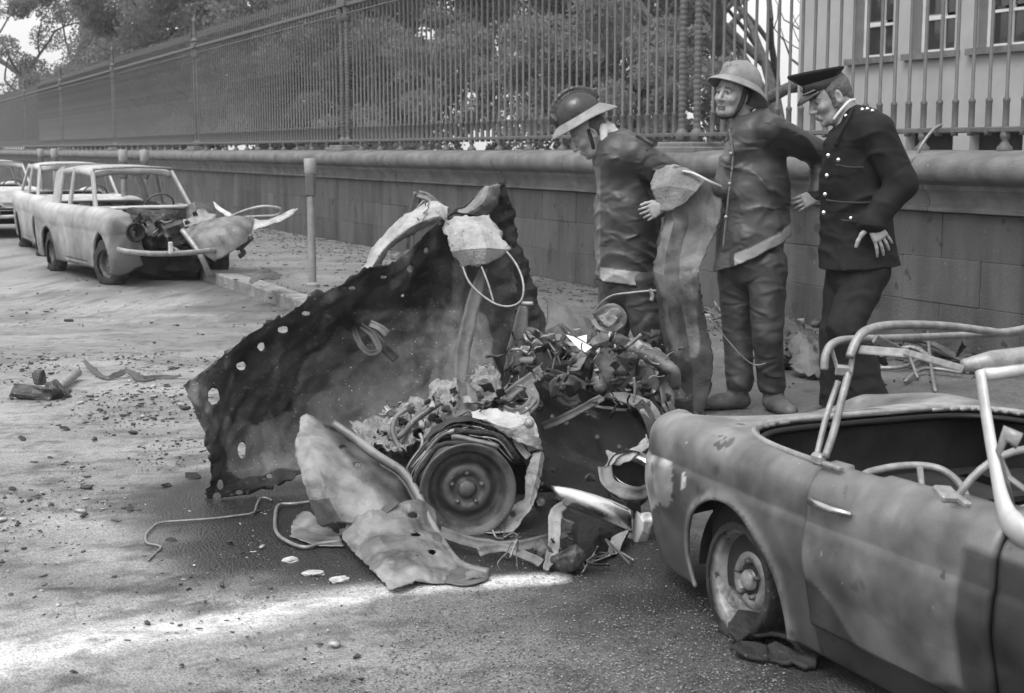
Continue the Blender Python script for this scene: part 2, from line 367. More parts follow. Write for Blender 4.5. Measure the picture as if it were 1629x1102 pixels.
kmb = MB().box((0, 0, .045), (.894, .246, .175), bev=.014)
kme = mesh_data('kerb_stone', kmb.V, kmb.F, M['kerb'], False)
for i in range(46):
    s = -12 + i * .9; p = W(s, KD + .125, random.Random(i).uniform(-.004, .003))
    o = ob('kerb_stone', kme, kroot, loc=p, rot=(0, 0, math.atan2(DW[1], DW[0])))

# ------------------------------------------------------------------ granite wall with moulded coping
wall = thing('boundary_wall', 'long low granite block wall with rounded coping below the iron railings', 'wall', tuple(W(0, 0, .13)))
core = MB()
for s0, s1 in ((-14, 120),):
    A, B = .03, .44; z0, z1 = .10, 1.20
    P = [W(s0, A, z0), W(s1, A, z0), W(s1, B, z0), W(s0, B, z0), W(s0, A, z1), W(s1, A, z1), W(s1, B, z1), W(s0, B, z1)]
    core.add(P, [(0, 1, 5, 4), (1, 2, 6, 5), (2, 3, 7, 6), (3, 0, 4, 7), (4, 5, 6, 7), (0, 3, 2, 1)])
core.build('wall_core', M['stone'], wall)
AZW = math.atan2(DW[1], DW[0]); rw = random.Random(4)
bl = []
for k in range(4):
    mb = MB().box((0, 0, 0), (.7965, .12, .3275), bev=.005); V = np.array(mb.V)
    V += np.stack([noise(V * 9 + k * 7, 1), noise(V * 9 + k * 7, 2), noise(V * 9 + k * 7, 3)], -1) * .003
    bl.append(mesh_data('block', V, mb.F, M['stone'], False))
n = 0; far = MB()
for ci, zc in enumerate((.295, .622, .949)):
    s = -9 + (.4 if ci == 1 else 0)
    while s < 110:
        if s < 66: 
            o = ob('block', bl[rw.randrange(4)], wall); o.location = Vector(W(s + .4, .06 + rw.uniform(-.004, .004), zc)) - wall.location; o.rotation_euler = (0, 0, AZW); n += 1
        else: far.box(W(s + .4, .06, zc), (.792, .12, .322), rot=(0, 0, AZW))
        s += .8
tag(far.build('far_blocks', M['stone'], wall), kind='stuff')
# coping stones: lofted profile (d across wall, z up)
prof = [(.0, 1.118), (-.05, 1.125), (-.055, 1.15), (-.03, 1.165), (-.035, 1.20), (-.06, 1.25), (-.10, 1.285), (-.105, 1.315), (-.14, 1.325)]
for a in range(0, 181, 20): prof.append((-.155 - .075 * math.sin(R(a)), 1.425 - .09 * math.cos(R(a))) )
prof += [(-.10, 1.53), (.0, 1.548), (.2, 1.56), (.52, 1.555), (.52, 1.118)]
def coping_me(L):
    n_ = len(prof); V = []
    for x in (-L / 2 + .004, -L / 2 + .012, L / 2 - .012, L / 2 - .004):
        k = .985 if abs(x) > L / 2 - .008 else 1
        V += [(x, p[0] * k, 1.34 + (p[1] - 1.34) * k) for p in prof]
    F = [(i * n_ + j, i * n_ + (j + 1) % n_, (i + 1) * n_ + (j + 1) % n_, (i + 1) * n_ + j) for i in range(3) for j in range(n_)]
    F += [tuple(range(n_)), tuple(3 * n_ + j for j in range(n_))[::-1]]
    me = mesh_data('coping_stone', V, F, M['coping']); 
    bm = bmesh.new(); bm.from_mesh(me); bmesh.ops.recalc_face_normals(bm, faces=bm.faces); bm.to_mesh(me); bm.free()
    smooth_by(me, 38); return me
cme = coping_me(1.8)
for i in range(68):
    s = -9.3 + i * 1.8 + .9
    o = ob('coping_stone', cme, wall); o.location = Vector(W(s, rw.uniform(-.003, .003), rw.uniform(-.003, .002))) - wall.location; o.rotation_euler = (0, 0, AZW)
    # local y of the profile must point to the far side of the wall
    o.scale = (1, -1, 1)

# ------------------------------------------------------------------ iron railings
TOPZ = 3.77; D0 = .12
fence = thing('iron_railings', 'tall iron railings with top rail and close set bars standing on the granite wall', 'railings', tuple(W(0, D0, 1.56)))
def rail(name, z, hw, hh, s0, s1):
    mb = MB(); L = (s1 - s0); mb.box(W((s0 + s1) / 2, D0, z), (L, hw, hh), rot=(0, 0, AZW), bev=min(hw, hh) * .2); return mb.build(name, M['iron'], fence)
pil_s = [7.7 + 9.93 * k for k in range(-1, 11)]
edges = [-9.0] + pil_s + [118]
for a, b in zip(edges[:-1], edges[1:]):
    rail('top_rail', TOPZ, .055, .06, a, b); rail('bottom_rail', 1.70, .05, .04, a, b)
    rail('middle_rail', TOPZ - .13, .03, .02, a, b)
    if a > 5 and b < 80: rail('lower_rail', 1.93, .018, .014, a, b)
pk = MB().lathe([(.0, 1.66), (.026, 1.66), (.030, 1.69), (.024, 1.715), (.0235, 1.885), (.027, 1.895), (.026, 1.91), (.0135, 1.925), (.0135, TOPZ + .16), (.024, TOPZ + .18), (.014, TOPZ + .20), (.022, TOPZ + .25), (.0, TOPZ + .36)], 8)
pme = mesh_data('bar', pk.V, pk.F, M['iron'])
pk2 = MB().lathe([(.022, 1.70), (.021, 1.88), (.0155, 1.915), (.0155, TOPZ + .2), (.0, TOPZ + .36)], 5)
rest = MB(); cnt = 0; k = 0; s = -7.9
ft = MB().lathe([(.055, 1.553), (.055, 1.58), (.036, 1.595), (.02, 1.625), (.034, 1.645), (.036, 1.66), (.03, 1.68)], 10); fme = mesh_data('rail_foot', ft.V, ft.F, M['iron'])
while s < 117:
    if min(abs(s - q) for q in pil_s) > .26:
        if cnt < 296:
            o = ob('bar', pme, fence); o.location = Vector(W(s, D0, 0)) - fence.location; cnt += 1
        else:
            c = W(s, D0, 0); rest.add([np.array(v) + c for v in pk2.V], pk2.F)
        if k % 5 == 0 and s < 60:
            o = ob('rail_foot', fme, fence); o.location = Vector(W(s, D0, 0)) - fence.location
    s += .165; k += 1
tag(rest.build('far_bars', M['iron'], fence), kind='stuff')
# twin ribbed columns on plinths, one pair every ten metres
rib = [(.0, 1.62), (.060, 1.62), (.060, 1.72), (.04, 1.75)]
z = 1.76
while z < TOPZ - .28: rib += [(.031, z), (.037, z + .018), (.037, z + .030), (.031, z + .046)]; z += .05
rib += [(.05, TOPZ - .24), (.075, TOPZ - .18), (.05, TOPZ - .12), (.06, TOPZ - .04)]
cmb = MB().lathe(rib, 12); colme = mesh_data('ribbed_column', cmb.V, cmb.F, M['iron'])
fin = MB().box((0, 0, TOPZ + .03), (.36, .12, .12), bev=.01).lathe([(.06, TOPZ + .09), (.09, TOPZ + .13), (.04, TOPZ + .2), (.05, TOPZ + .3), (.035, TOPZ + .5), (.055, TOPZ + .55), (.0, TOPZ + .7)], 12)
finme = mesh_data('finial', fin.V, fin.F, M['iron'], True); smooth_by(finme, 40)
pl = MB().box((0, 0, 1.59), (.62, .34, .09), bev=.015).box((0, 0, 1.545), (.75, .40, .09), bev=.01); plme = mesh_data('plinth', pl.V, pl.F, M['coping'], False)
for s in pil_s:
    for dx in (-.13, .13):
        o = ob('ribbed_column', colme, fence); o.location = Vector(W(s + dx, D0, 0)) - fence.location
    o = ob('finial', finme, fence); o.location = Vector(W(s, D0, 0)) - fence.location; o.rotation_euler = (0, 0, AZW)
    o = ob('plinth', plme, fence); o.location = Vector(W(s, D0, .0)) - fence.location; o.rotation_euler = (0, 0, AZW)

# ------------------------------------------------------------------ pale house behind the railings
house = thing('pale_house', 'pale rendered house with tall sash windows seen through the right end of the railings', 'house', tuple(W(2, 7, .13)))
HD = 7.0; s1, s0 = 5.35, -6.0
wins = [(3.09, 3.97), (1.80, 2.68), (.50, 1.38), (-.80, .08), (-2.1, -1.22), (-3.4, -2.52)]
def hbox(name, sa, sb, da, db, za, zb, m, par=house, bev=0):
    mb = MB().box(W((sa + sb) / 2, (da + db) / 2, (za + zb) / 2), (abs(sb - sa), abs(db - da), zb - za), rot=(0, 0, AZW), bev=bev); return mb.build(name, m, par)
hbox('wall', s0, s1, HD, HD + .35, 1.80, 2.90, M['render']); hbox('wall', s0, s1, HD, HD + .35, 5.0, 7.2, M['render'])
cuts = [s0] + sorted(v for w_ in wins for v in w_) + [s1]
for a, b in zip(cuts[::2], cuts[1::2]): hbox('wall', a, b, HD, HD + .35, 2.90, 5.0, M['render'])
bcuts = [s0]; 
for (a, b) in wins[::-1]: bcuts += [a - .05, b + .05]
bcuts += [s1]
for a, b in zip(bcuts[::2], bcuts[1::2]): hbox('wall', a, b, HD, HD + .35, .13, 1.80, M['render'])
hbox('wall', s1 - .35, s1, HD + .35, HD + 8, .13, 7.2, M['render'])
hbox('roof', s0, s1 + .2, HD - .3, HD + 8, 7.2, 7.35, M['iron'])
for (a, b) in wins:
    hbox('sill', a - .12, b + .12, HD - .09, HD + .3, 2.84, 2.93, M['coping'])
    f = MB(); zc = 3.95; cx = (a + b) / 2; e_ = .20
    for (c0, d0) in ((a + .03, .06), (b - .05, .06), (cx, .07)): f.box(W(c0, HD + e_, zc), (d0, .06, 2.08), rot=(0, 0, AZW))
    for z in (2.965, 3.42, 3.97, 4.5, 4.96): f.box(W((a + cx) / 2, HD + e_ + .004, z), (cx - a - .09, .045, .04), rot=(0, 0, AZW)); f.box(W((b + cx) / 2, HD + e_ + .004, z), (b - cx - .11, .045, .04), rot=(0, 0, AZW))
    wn = f.build('window', M['frame'], house)
    for zz in (3.19, 3.69, 4.235, 4.73):
        for sa, sb in ((a + .062, cx - .037), (cx + .037, b - .082)): hbox('pane', sa, sb, HD + e_ + .008, HD + e_ + .014, zz - .205, zz + .205, M['glass'], wn)
    hbox('shutter', b - .018, b - .002, HD + .01, HD + .34, 2.94, 4.99, M['shutter'], wn)
    if a > 1: hbox('blind', cx + .03, b - .08, HD + e_ + .03, HD + e_ + .035, 2.97, 4.95, M['blind'], wn)
    hbox('dark_room', a, b, HD + .5, HD + .52, 2.5, 5.0, M['dark'], wn)
    hbox('basement_window', a - .05, b + .05, HD + .18, HD + .22, 1.30, 1.80, M['dark'])
    hbox('basement_sill', a - .05, b + .05, HD + .02, HD + .30, 1.24, 1.32, M['render'])

# ------------------------------------------------------------------ trees behind the railings
def leaf_cloud(rnd, clumps, per, size):
    C = np.array([c[:3] for c in clumps]); Rr = np.array([c[3] for c in clumps]); n = len(C) * per
    idx = np.repeat(np.arange(len(C)), per); d = rnd.normal(size=(n, 3)); d /= np.linalg.norm(d, axis=1, keepdims=True)
    rad = Rr[idx] * rnd.uniform(.35, 1.05, n) ** .6; P = C[idx] + d * rad[:, None] * np.array((1, 1, .75))
    a = rnd.normal(size=(n, 3)); a /= np.linalg.norm(a, axis=1, keepdims=True); b = np.cross(a, rnd.normal(size=(n, 3))); b /= np.linalg.norm(b, axis=1, keepdims=True)
    s = size * rnd.uniform(.6, 1.4, n)[:, None]
    V = np.stack([P - a * s, P + b * s * .5, P + a * s, P - b * s * .5], 1).reshape(-1, 3)
    return V, np.arange(n * 4).reshape(-1, 4)
def branches(rnd, base, h, r, spread, depth, mb, tips, lean=(0, 0)):
    def go(p, d, L, r_, lv):
        pts = [p]; q = p.copy(); dd = d.copy()
        for k in range(4):
            dd = dd + rnd.normal(size=3) * .13; dd /= np.linalg.norm(dd); q = q + dd * L / 4; pts.append(q.copy())
        mb.tube(pts, [r_ * (1 - .45 * k / 4) for k in range(5)], 6 if lv < 2 else 4, cap=False)
        tips.append((q, lv))
        if lv >= depth: return
        for k in range(3 if lv < 2 else 2 + int(rnd.random() < .4)):
            j = rnd.integers(2, 5); a = rnd.normal(size=3); a[2] = abs(a[2]) * .5; a /= np.linalg.norm(a)
            nd = dd * (1 - spread) + a * spread + np.array((0, 0, .15)); nd /= np.linalg.norm(nd)
            go(pts[j].copy(), nd, L * rnd.uniform(.6, .85), r_ * .55, lv + 1)
    go(np.array(base, float), np.array((lean[0], lean[1], 1.0)) / math.hypot(1, *lean), h, r, 0)
def tree_parts(seed, h, crown_r, crown_z, nc, per, size, leaf, low=.5):
    rnd = np.random.default_rng(seed); mb = MB(); tips = []
    branches(rnd, (0, 0, 0), h * .38, .05 * h * .5, .62, 3, mb, tips)
    cl = []
    for k in range(nc):
        d = rnd.normal(size=3); d /= np.linalg.norm(d); q = rnd.uniform(.25, 1) ** .5
        cl.append((d[0] * crown_r * q, d[1] * crown_r * q, crown_z + d[2] * (h - crown_z) * q * (1 if d[2] > 0 else low), rnd.uniform(.10, .2) * crown_r * 1.5))
    V, F = leaf_cloud(rnd, cl, per, size)
    return mesh_data('trunk', mb.V, mb.F, M['bark']), mesh_data('crown', V, F, leaf, False)
def plant(name, label, cat, parts, loc, rz, sc=1.0, group=None):
    t = thing(name, label, cat, tuple(loc), rz, group); t.scale = (sc, sc, sc)
    ob('trunk', parts[0], t)
    if parts[1]: ob('crown', parts[1], t)
    return t
TA = tree_parts(1, 11, 3.6, 6.2, 62, 800, .075, M['leaf'], .8)
TB = tree_parts(2, 13, 4.2, 6.0, 75, 800, .08, M['leaf2'], .95)
TC = tree_parts(3, 5.2, 2.0, 2.7, 30, 480, .06, M['leaf'], 1.15)
spots = [
 (TB, 22, 5.5, 1.0, 'dark dense evergreen tree rising over the railings near the first twin columns'),
 (TA, 18, 11, .8, 'bushy tree behind the railings with sky gaps in its crown left of the bowed helmet'),
 (TB, 31, 6.0, .95, 'dark evergreen tree above the far half of the railings'),
 (TA, 39, 5.0, 1.05, 'broad pale leaved tree over the third column pair of the railings'),
 (TB, 49, 5.5, .95, 'tall evergreen above the wrecked saloon cars'),
 (TB, 62, 4.5, .9, 'farthest evergreen at the left edge beside the open sky'),
 (TA, 74, 9, .85, 'hazy tree beyond the far end of the railings'),
 (TA, 27, 14, 1.1, 'broad tree deep in the grounds behind the evergreens'),
 (TB, 12, 17, .75, 'shorter tree deep in the grounds behind the bushy tree'),
 (TA, 44, 16, 1.1, 'large tree deep in the grounds over the saloon cars'),
]
for i, (tp, s, d, sc, lab) in enumerate(spots):
    plant('leafy_tree', lab, 'tree', tp, W(s, d, .13), i * 1.37, sc, 'leafy trees behind the railings')
sh = [(TC, 3.8, 4.0, .62, 'rounded shrub behind the railings right of the bowed helmet'), (TC, 7.5, 4.5, .85, 'rounded shrub behind the railings above the bowed fireman'),
      (TC, 11.5, 3.5, .8, 'loose shrub behind the railings at the first twin columns'), (TC, 16, 3.2, .95, 'loose shrub behind the railings left of the first twin columns'),
      (TC, 21, 3.4, .9, 'dense shrub against the middle of the railings'), (TC, 26.5, 3.4, 1.0, 'dense shrub left of the middle of the railings'),
      (TC, 32.5, 3.2, 1.0, 'wide shrub behind the railings over the parking post'), (TC, 39, 3.4, 1.05, 'wide shrub behind the railings over the nearest saloon'),
      (TC, 46, 3.4, 1.1, 'shrub behind the railings over the second saloon'), (TC, 54, 3.4, 1.1, 'farthest shrub behind the left end of the railings')]
for i, (tp, s, d, sc, lab) in enumerate(sh):
    plant('shrub', lab, 'shrub', tp, W(s, d, .13), i * 2.1 + .5, sc, 'shrubs behind the railings')
def bare(seed, h, r):
    rnd = np.random.default_rng(seed); mb = MB(); tips = []; branches(rnd, (0, 0, 0), h, r, .6, 5, mb, tips)
    return mesh_data('trunk', mb.V, mb.F, M['bark'])
BA = bare(8, 2.6, .17); BB = bare(13, 2.2, .12)
for me, (px, Y), rz, lab in ((BA, (1165, 31), .4, 'bare branching tree behind the railings between the helmeted man and the house'),
                              (BB, (1235, 33), 2.1, 'thinner bare tree behind the helmeted fireman'),
                              (BA, (1095, 36), 4.1, 'bare tree left of the helmeted fireman behind the railings'),
                              (BB, (1262, 40), 3.0, 'far bare tree beside the corner of the pale house')):
    p = U(px, 240, Y); plant('bare_tree', lab, 'tree', (me, None), (p[0], p[1], .13), rz, Y / 19, 'bare trees behind the railings')

# ------------------------------------------------------------------ thin damp air
hz = MB(); hz.add([(x, y, z) for z in (-1.2, 19) for x, y in ((-340, -300), (400, -300), (400, 520), (-340, 520))], [(0, 3, 2, 1), (4, 5, 6, 7), (0, 1, 5, 4), (1, 2, 6, 5), (2, 3, 7, 6), (3, 0, 4, 7)])
hm = bpy.data.materials.new('damp_air'); hm.use_nodes = True; ht = hm.node_tree; ht.nodes.remove(ht.nodes['Principled BSDF']); pv = ht.nodes.new('ShaderNodeVolumePrincipled'); pv.inputs['Color'].default_value = (.95, .95, .95, 1); pv.inputs['Density'].default_value = HAZE; ht.links.new(pv.outputs[0], ht.nodes['Material Output'].inputs['Volume'])
if HAZE: tag(hz.build('haze', hm), kind='stuff')

# ------------------------------------------------------------------ parking meter posts
def meter(p, label, h=1.30, head=True):
    t = thing('parking_meter', label, 'parking meter', tuple(p), 0, 'parking meters on the pavement')
    MB().lathe([(.0, -.02), (.075, -.02), (.075, .03), (.045, .05), (.040, h - .38), (.0, h - .37)], 12).build('pole', M['post'], t, world=False, angle=40)
    MB().box((0, 0, h - .27), (.105, .10, .25), bev=.02).build('coin_box', M['iron'], t, world=False)
    MB().lathe([(.045, h - .16), (.062, h - .14), (.066, h - .02), (.062, h), (.0, h + .004)], 14).build('head', M['postlt'], t, world=False, angle=40)
    return t
pm = G(497, 456, .13); meter(pm, 'headless parking post standing alone on the pavement corner by the kerb', 1.34)
for (px, Y, lab) in ((195, 19.6, 'parking meter showing just above the nearest saloon roof, left of its pair'), (229, 19.6, 'parking meter showing just above the nearest saloon roof, right of its pair'),
                     (86, 26, 'parking meter top behind the roof of the second saloon'), (64, 30, 'small far parking meter top above the leftmost cars')):
    p = U(px, 240, Y); t = meter((p[0], p[1], .13), lab, 1.43 + (2 if Y > 25 else 0) * .01)
# ------------------------------------------------------------------ car bodies: rings across the body, one every step along it
def wheel_parts(root, name, c, yaw, r_rim=.185, tyre=.03, side=1, w=.12, ground=0, tilt=0.0, tmat='rubber', rmat='rim'):
    # a steel disc wheel lying in the local xz plane, outer face towards -y*side
    wroot = bpy.data.objects.new(name, None); COL.objects.link(wroot); wroot.parent = root; wroot.location = c; wroot.rotation_euler = (tilt, 0, yaw if side > 0 else yaw + math.pi)
    rp = [(.0, -.028), (.028, -.028), (.034, -.02), (.036, .0), (.055, .0), (.062, -.012), (.085, -.018), (.100, -.004), (.108, .02), (.128, .036), (.142, .030), (.148, .0), (.155, -.035), (.162, -.045), (.178, -.048), (.188, -.058), (.193, -.052), (.190, -.042), (.180, -.036), (.166, -.02), (.16, .04), (.178, .055), (.19, .06)]
    k = r_rim / .19; rp = [(a * k, b * k) for a, b in rp]
    mb = MB().lathe(rp, 48, 'y'); rim = mb.build('rim', M[rmat], wroot, True, world=False)
    for i in range(5):
        a = 2 * math.pi * i / 5 + .3; cx, cz = .062 * k * math.cos(a), .062 * k * math.sin(a)
        MB().lathe([(.0, -.030), (.008, -.030), (.010, -.018), (.013, -.006), (.013, .0)], 8, 'y', (cx, 0, cz)).build('nut', M['rim'], wroot, True, world=False)
    if tyre:
        n = 60; mb = MB(); V = []; prof = []
        for q in range(9):
            a = -math.pi / 2 + math.pi * q / 8; prof.append((r_rim * .93 + tyre * (.5 + .5 * math.cos(a) * 2), w / 2 * math.sin(a)))
        prof = [(r_rim * .9, -w / 2)] + [(r_rim + tyre * math.cos(-math.pi / 2 + math.pi * q / 8) ** .6 if 0 < q < 8 else r_rim, w / 2 * math.sin(-math.pi / 2 + math.pi * q / 8)) for q in range(9)] + [(r_rim * .9, w / 2)]
        mb.lathe(prof, n, 'y'); V = np.array(mb.V)
        nn = fbm(V * 14, 5)[:, None]; rr = np.hypot(V[:, 0], V[:, 2]); V[:, 0] += V[:, 0] / rr * nn[:, 0] * tyre * .25; V[:, 2] += V[:, 2] / rr * nn[:, 0] * tyre * .25
        V[:, 1] += fbm(V * 11, 9) * .006
        zmin = -ground; low = V[:, 2] < zmin; V[low, 1] *= 1.35; V[low, 2] = zmin + (V[low, 2] - zmin) * .05
        mk('tyre', V, mb.F, M[tmat], wroot, True, None, False)
    return wroot
def shell(us, ring, part_of, arches=(), flare=.018, lip=.035):
    """us: stations; ring(u) -> (n,2) (y,z); part_of(u,y,z,j) -> part name or None; arches: (u0,z0,r)."""
    rings = [ring(u) for u in us]; n = len(rings[0]); P = np.zeros((len(us), n, 3))
    for i, (u, rg) in enumerate(zip(us, rings)): P[i, :, 0] = u; P[i, :, 1:] = rg
    V = P.reshape(-1, 3).copy(); F = grid_faces(len(us), n)
    for (u0, z0, r) in arches:
        pass
    parts = {}
    C = V[F].mean(1); keep = np.ones(len(F), bool)
    for (u0, z0, r) in arches:
        keep &= ~((np.hypot(C[:, 0] - u0, C[:, 2] - z0) < r) & (np.abs(C[:, 1]) > .38) & (C[:, 2] < z0 + r))
    for (u0, z0, r) in arches:                # kept faces that border the opening are drawn onto its circle
        rem = (np.hypot(C[:, 0] - u0, C[:, 2] - z0) < r) & (np.abs(C[:, 1]) > .38); a_ = np.zeros(len(V), bool); a_[F[rem].ravel()] = True; b_ = np.zeros(len(V), bool); b_[F[keep].ravel()] = True; m = a_ & b_
        d = np.hypot(V[:, 0] - u0, V[:, 2] - z0); k = np.where(m & (d > r * .8), r / np.maximum(d, 1e-6), 1); V[:, 0] = u0 + (V[:, 0] - u0) * k; V[:, 2] = z0 + (V[:, 2] - z0) * k
    for (u0, z0, r) in arches:
        d = np.hypot(V[:, 0] - u0, V[:, 2] - z0); sidey = np.abs(V[:, 1]) > .42; out = np.where(sidey & (d >= r * .97), flare * np.exp(-((d - r) / lip) ** 2), 0); V[:, 1] += np.sign(V[:, 1]) * out
    names = [part_of(*C[i], i % (n - 1)) if keep[i] else None for i in range(len(F))]
    for nm in set(names) - {None}:
        f = F[[i for i, x in enumerate(names) if x == nm]]; used = np.unique(f); mp = np.zeros(len(V), int); mp[used] = np.arange(len(used))
        parts[nm] = (V[used], mp[f])
    return parts
def add_part(root, nm, VF, m, tone=None, thick=.012, plain=None):
    V, F = VF; me = mesh_data(plain or nm, V, F, m, True, tone(V) if tone else np.ones(len(V)))
    o = ob(plain or nm, me, root)
    md = o.modifiers.new('thickness', 'SOLIDIFY'); md.thickness = thick; md.offset = -1 if True else 1
    return o

# ------------------------------------------------------------------ the burnt open roadster on the right
RO = (1.307, 4.70); RH = math.atan2(-.923, .384)
road = thing('open_roadster', 'burnt out open two seat sports car with bare hood frame at the right', 'car', (RO[0], RO[1], 0), RH)
road.scale = (1, -1, 1)                      # local +y is the side towards the road
def r_w(u):                                   # half width at the waist
    k = np.clip((-.22 - u) / .63, 0, 1); f = np.clip((u - 2.1) / .62, 0, 1)
    return .655 * (1 - k ** 4.2) ** (1 / 3.2) * (1 - f ** 3) ** (1 / 3) + .0 + .012 * np.exp(-((u - .05) / .4) ** 2)
def r_T(u): return .632 + .022 * smooth(.3, 1.2, u) - .045 * smooth(-.35, -.80, u) ** 1.5 - .16 * smooth(1.6, 2.75, u) - .07 * smooth(-.76, -.85, u)
def r_B(u): return .075 + .0 * u + .10 * smooth(-.6, -.85, u)
hs = np.array([0, .02, .05] + list(np.linspace(.085, .97, 46)) + [1.0]); 
def r_ring(u):
    w_, T, B = max(r_w(u), .02), r_T(u), r_B(u); rr = .085; Z = B + hs * (T - rr - B); y = []
    q = (Z - B) / (T - B)
    tuck = -.07 * (1 - q) ** 2.2 - .012 * q ** 3 + .010 * np.exp(-((q - .55) / .12) ** 2)
    crease = .010 * smooth(.70, .74, q) * (1 if u < .42 else .6)
    y = w_ + (tuck - crease) * min(1, w_ / .3)
    side = np.stack([y, Z], 1); y0 = y[-1]; rr2 = min(rr, w_ * .5)
    arc = np.array([(y0 - rr2 + rr2 * math.cos(a), T - rr + rr * math.sin(a)) for a in np.linspace(.12, math.pi / 2 - .1, 8)])
    yy = np.linspace(y0 - rr2 - .004, 0, 34); crown = -.15 * smooth(-.22, -.85, u) ** 1.2 + .06 * smooth(1.3, 1.6, u)
    top = np.stack([yy, T + crown * (1 - (yy / max(y0 - rr2, .01)) ** 2)], 1)
    half = np.concatenate([side, arc, top]); mir = half[:-1][::-1] * np.array((-1, 1))
    return np.concatenate([half, mir])
us = np.unique(np.concatenate([np.linspace(-.85, -.75, 16), np.arange(-.745, .44, .015), [.437, .444], np.arange(.455, 1.20, .015), [1.212, 1.219], np.arange(1.23, 1.9, .02), np.arange(1.9, 2.72, .03)]))
def r_part(u, y, z, j):
    if u > -.24 and u < 1.16:                  # the cockpit opening
        a, b = (u - .47) / .69, y / .575
        if abs(a) ** 3.6 + abs(b) ** 5 < 1 and z > .5: return None
    if .437 < u < .444 and z > .17: return None
    if 1.212 < u < 1.219 and z > .17 and z < 1: return None
    if .444 < u < 1.212 and z > .17 and abs(y) > .545:
        if z < .185: return None
        return 'door_near' if y > 0 else 'door_far'
    if u > 1.219 and abs(y) > .35 and z > .17: return 'front_wing_near' if y > 0 else 'front_wing_far'
    if u > 1.219 and z > .5 and abs(y) <= .35: return 'bonnet'
    return 'body'
RP = shell(us, r_ring, r_part, arches=((0.0, .15, .292), (2.03, .15, .292)), flare=.016)
# local +y must be the side seen by the camera
def r_tone(V):
    u, z = V[:, 0], V[:, 2]; n_ = fbm(V * 3.5, 70); n2 = fbm(V * 14, 72, 3)
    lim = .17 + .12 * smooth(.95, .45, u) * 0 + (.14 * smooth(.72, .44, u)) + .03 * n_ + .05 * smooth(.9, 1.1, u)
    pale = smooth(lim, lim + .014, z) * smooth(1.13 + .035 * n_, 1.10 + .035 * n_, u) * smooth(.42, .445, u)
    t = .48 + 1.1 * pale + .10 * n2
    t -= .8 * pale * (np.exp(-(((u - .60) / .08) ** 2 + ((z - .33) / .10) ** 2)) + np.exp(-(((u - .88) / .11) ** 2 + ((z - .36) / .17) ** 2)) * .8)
    q = u < .43; rear = .85 + .35 * n_ + .7 * smooth(.42, .6, z) * smooth(.3, -.3, u)  # rear wing lighter towards its top, a sheen put into the colour
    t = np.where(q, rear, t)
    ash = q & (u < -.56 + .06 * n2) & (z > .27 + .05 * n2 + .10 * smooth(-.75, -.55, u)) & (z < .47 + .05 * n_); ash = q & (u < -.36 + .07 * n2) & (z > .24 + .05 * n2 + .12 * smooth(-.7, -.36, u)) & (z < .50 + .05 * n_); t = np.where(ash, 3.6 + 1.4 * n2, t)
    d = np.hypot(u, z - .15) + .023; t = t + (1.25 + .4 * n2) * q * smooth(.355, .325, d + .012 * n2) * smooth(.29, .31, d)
    t = t * (1 + .6 * smooth(.50, .62, z) * (u < .45)); t = np.where((z > .585) & (u > .05), 1.6 + .2 * n2, t); t = t * (1 + .20 * fbm(V * 22, 75, 2) * (z > .3))  # first step lightens the rear top again as painted sheen
    return np.clip(t, .15, 6)
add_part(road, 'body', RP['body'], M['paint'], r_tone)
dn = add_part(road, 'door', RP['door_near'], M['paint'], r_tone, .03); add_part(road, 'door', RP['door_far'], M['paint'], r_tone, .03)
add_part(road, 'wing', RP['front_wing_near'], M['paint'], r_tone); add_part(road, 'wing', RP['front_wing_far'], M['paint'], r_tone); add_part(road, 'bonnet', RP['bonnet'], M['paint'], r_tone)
MB().tube([(.45, .655, .555), (.49, .69, .56), (.60, .695, .562), (.66, .672, .56)], [.010, .012, .011, .009], 10).build('handle', M['chrome'], dn, True, world=False)
MB().lathe([(.0, .0), (.009, .0), (.013, .004), (.013, -.03)], 14, 'y', (.475, .668, .505)).build('lock', M['dark'], dn, True, world=False)
# rubber and steel lips round the cockpit
def lipline(b, a_, dz, n_=64):
    pts = []
    for i in range(n_ + 1):
        th = math.pi * (.5 + i / n_); x = math.cos(th); y = math.sin(th)
        pts.append((.47 + a_ * np.sign(x) * abs(x) ** (2 / 3.6), b * np.sign(y) * abs(y) ** (2 / 5), .64 + dz))
    return pts
MB().tube([(1.16, .585, .662)] + lipline(.585, .70, .002) + [(1.16, -.585, .662)], .011, 8).build('cockpit_rim', M['tube'], road, True, world=False)
MB().tube([(1.16, .562, .636)] + lipline(.562, .675, -.026) + [(1.16, -.562, .636)], .014, 8).build('inner_rim', M['paint'], road, True, world=False).data
for o in (road.children[-1],): o.data.attributes.new('tone', 'FLOAT', 'POINT').data.foreach_set('value', np.full(len(o.data.vertices), .5, dtype=np.float32))
def L2(p):                                    # world point -> the car's own coordinates
    d = np.array(p, float) - np.array((RO[0], RO[1], 0)); c, s_ = math.cos(RH), math.sin(RH)
    return np.array((d[0] * c + d[1] * s_, d[0] * s_ - d[1] * c, d[2]))
def lu(px, py, Y): return L2(U(px, py, Y))
SW = lu(1600, 800, 3.6); SW2 = SW + np.array((.03, 0, -.01))
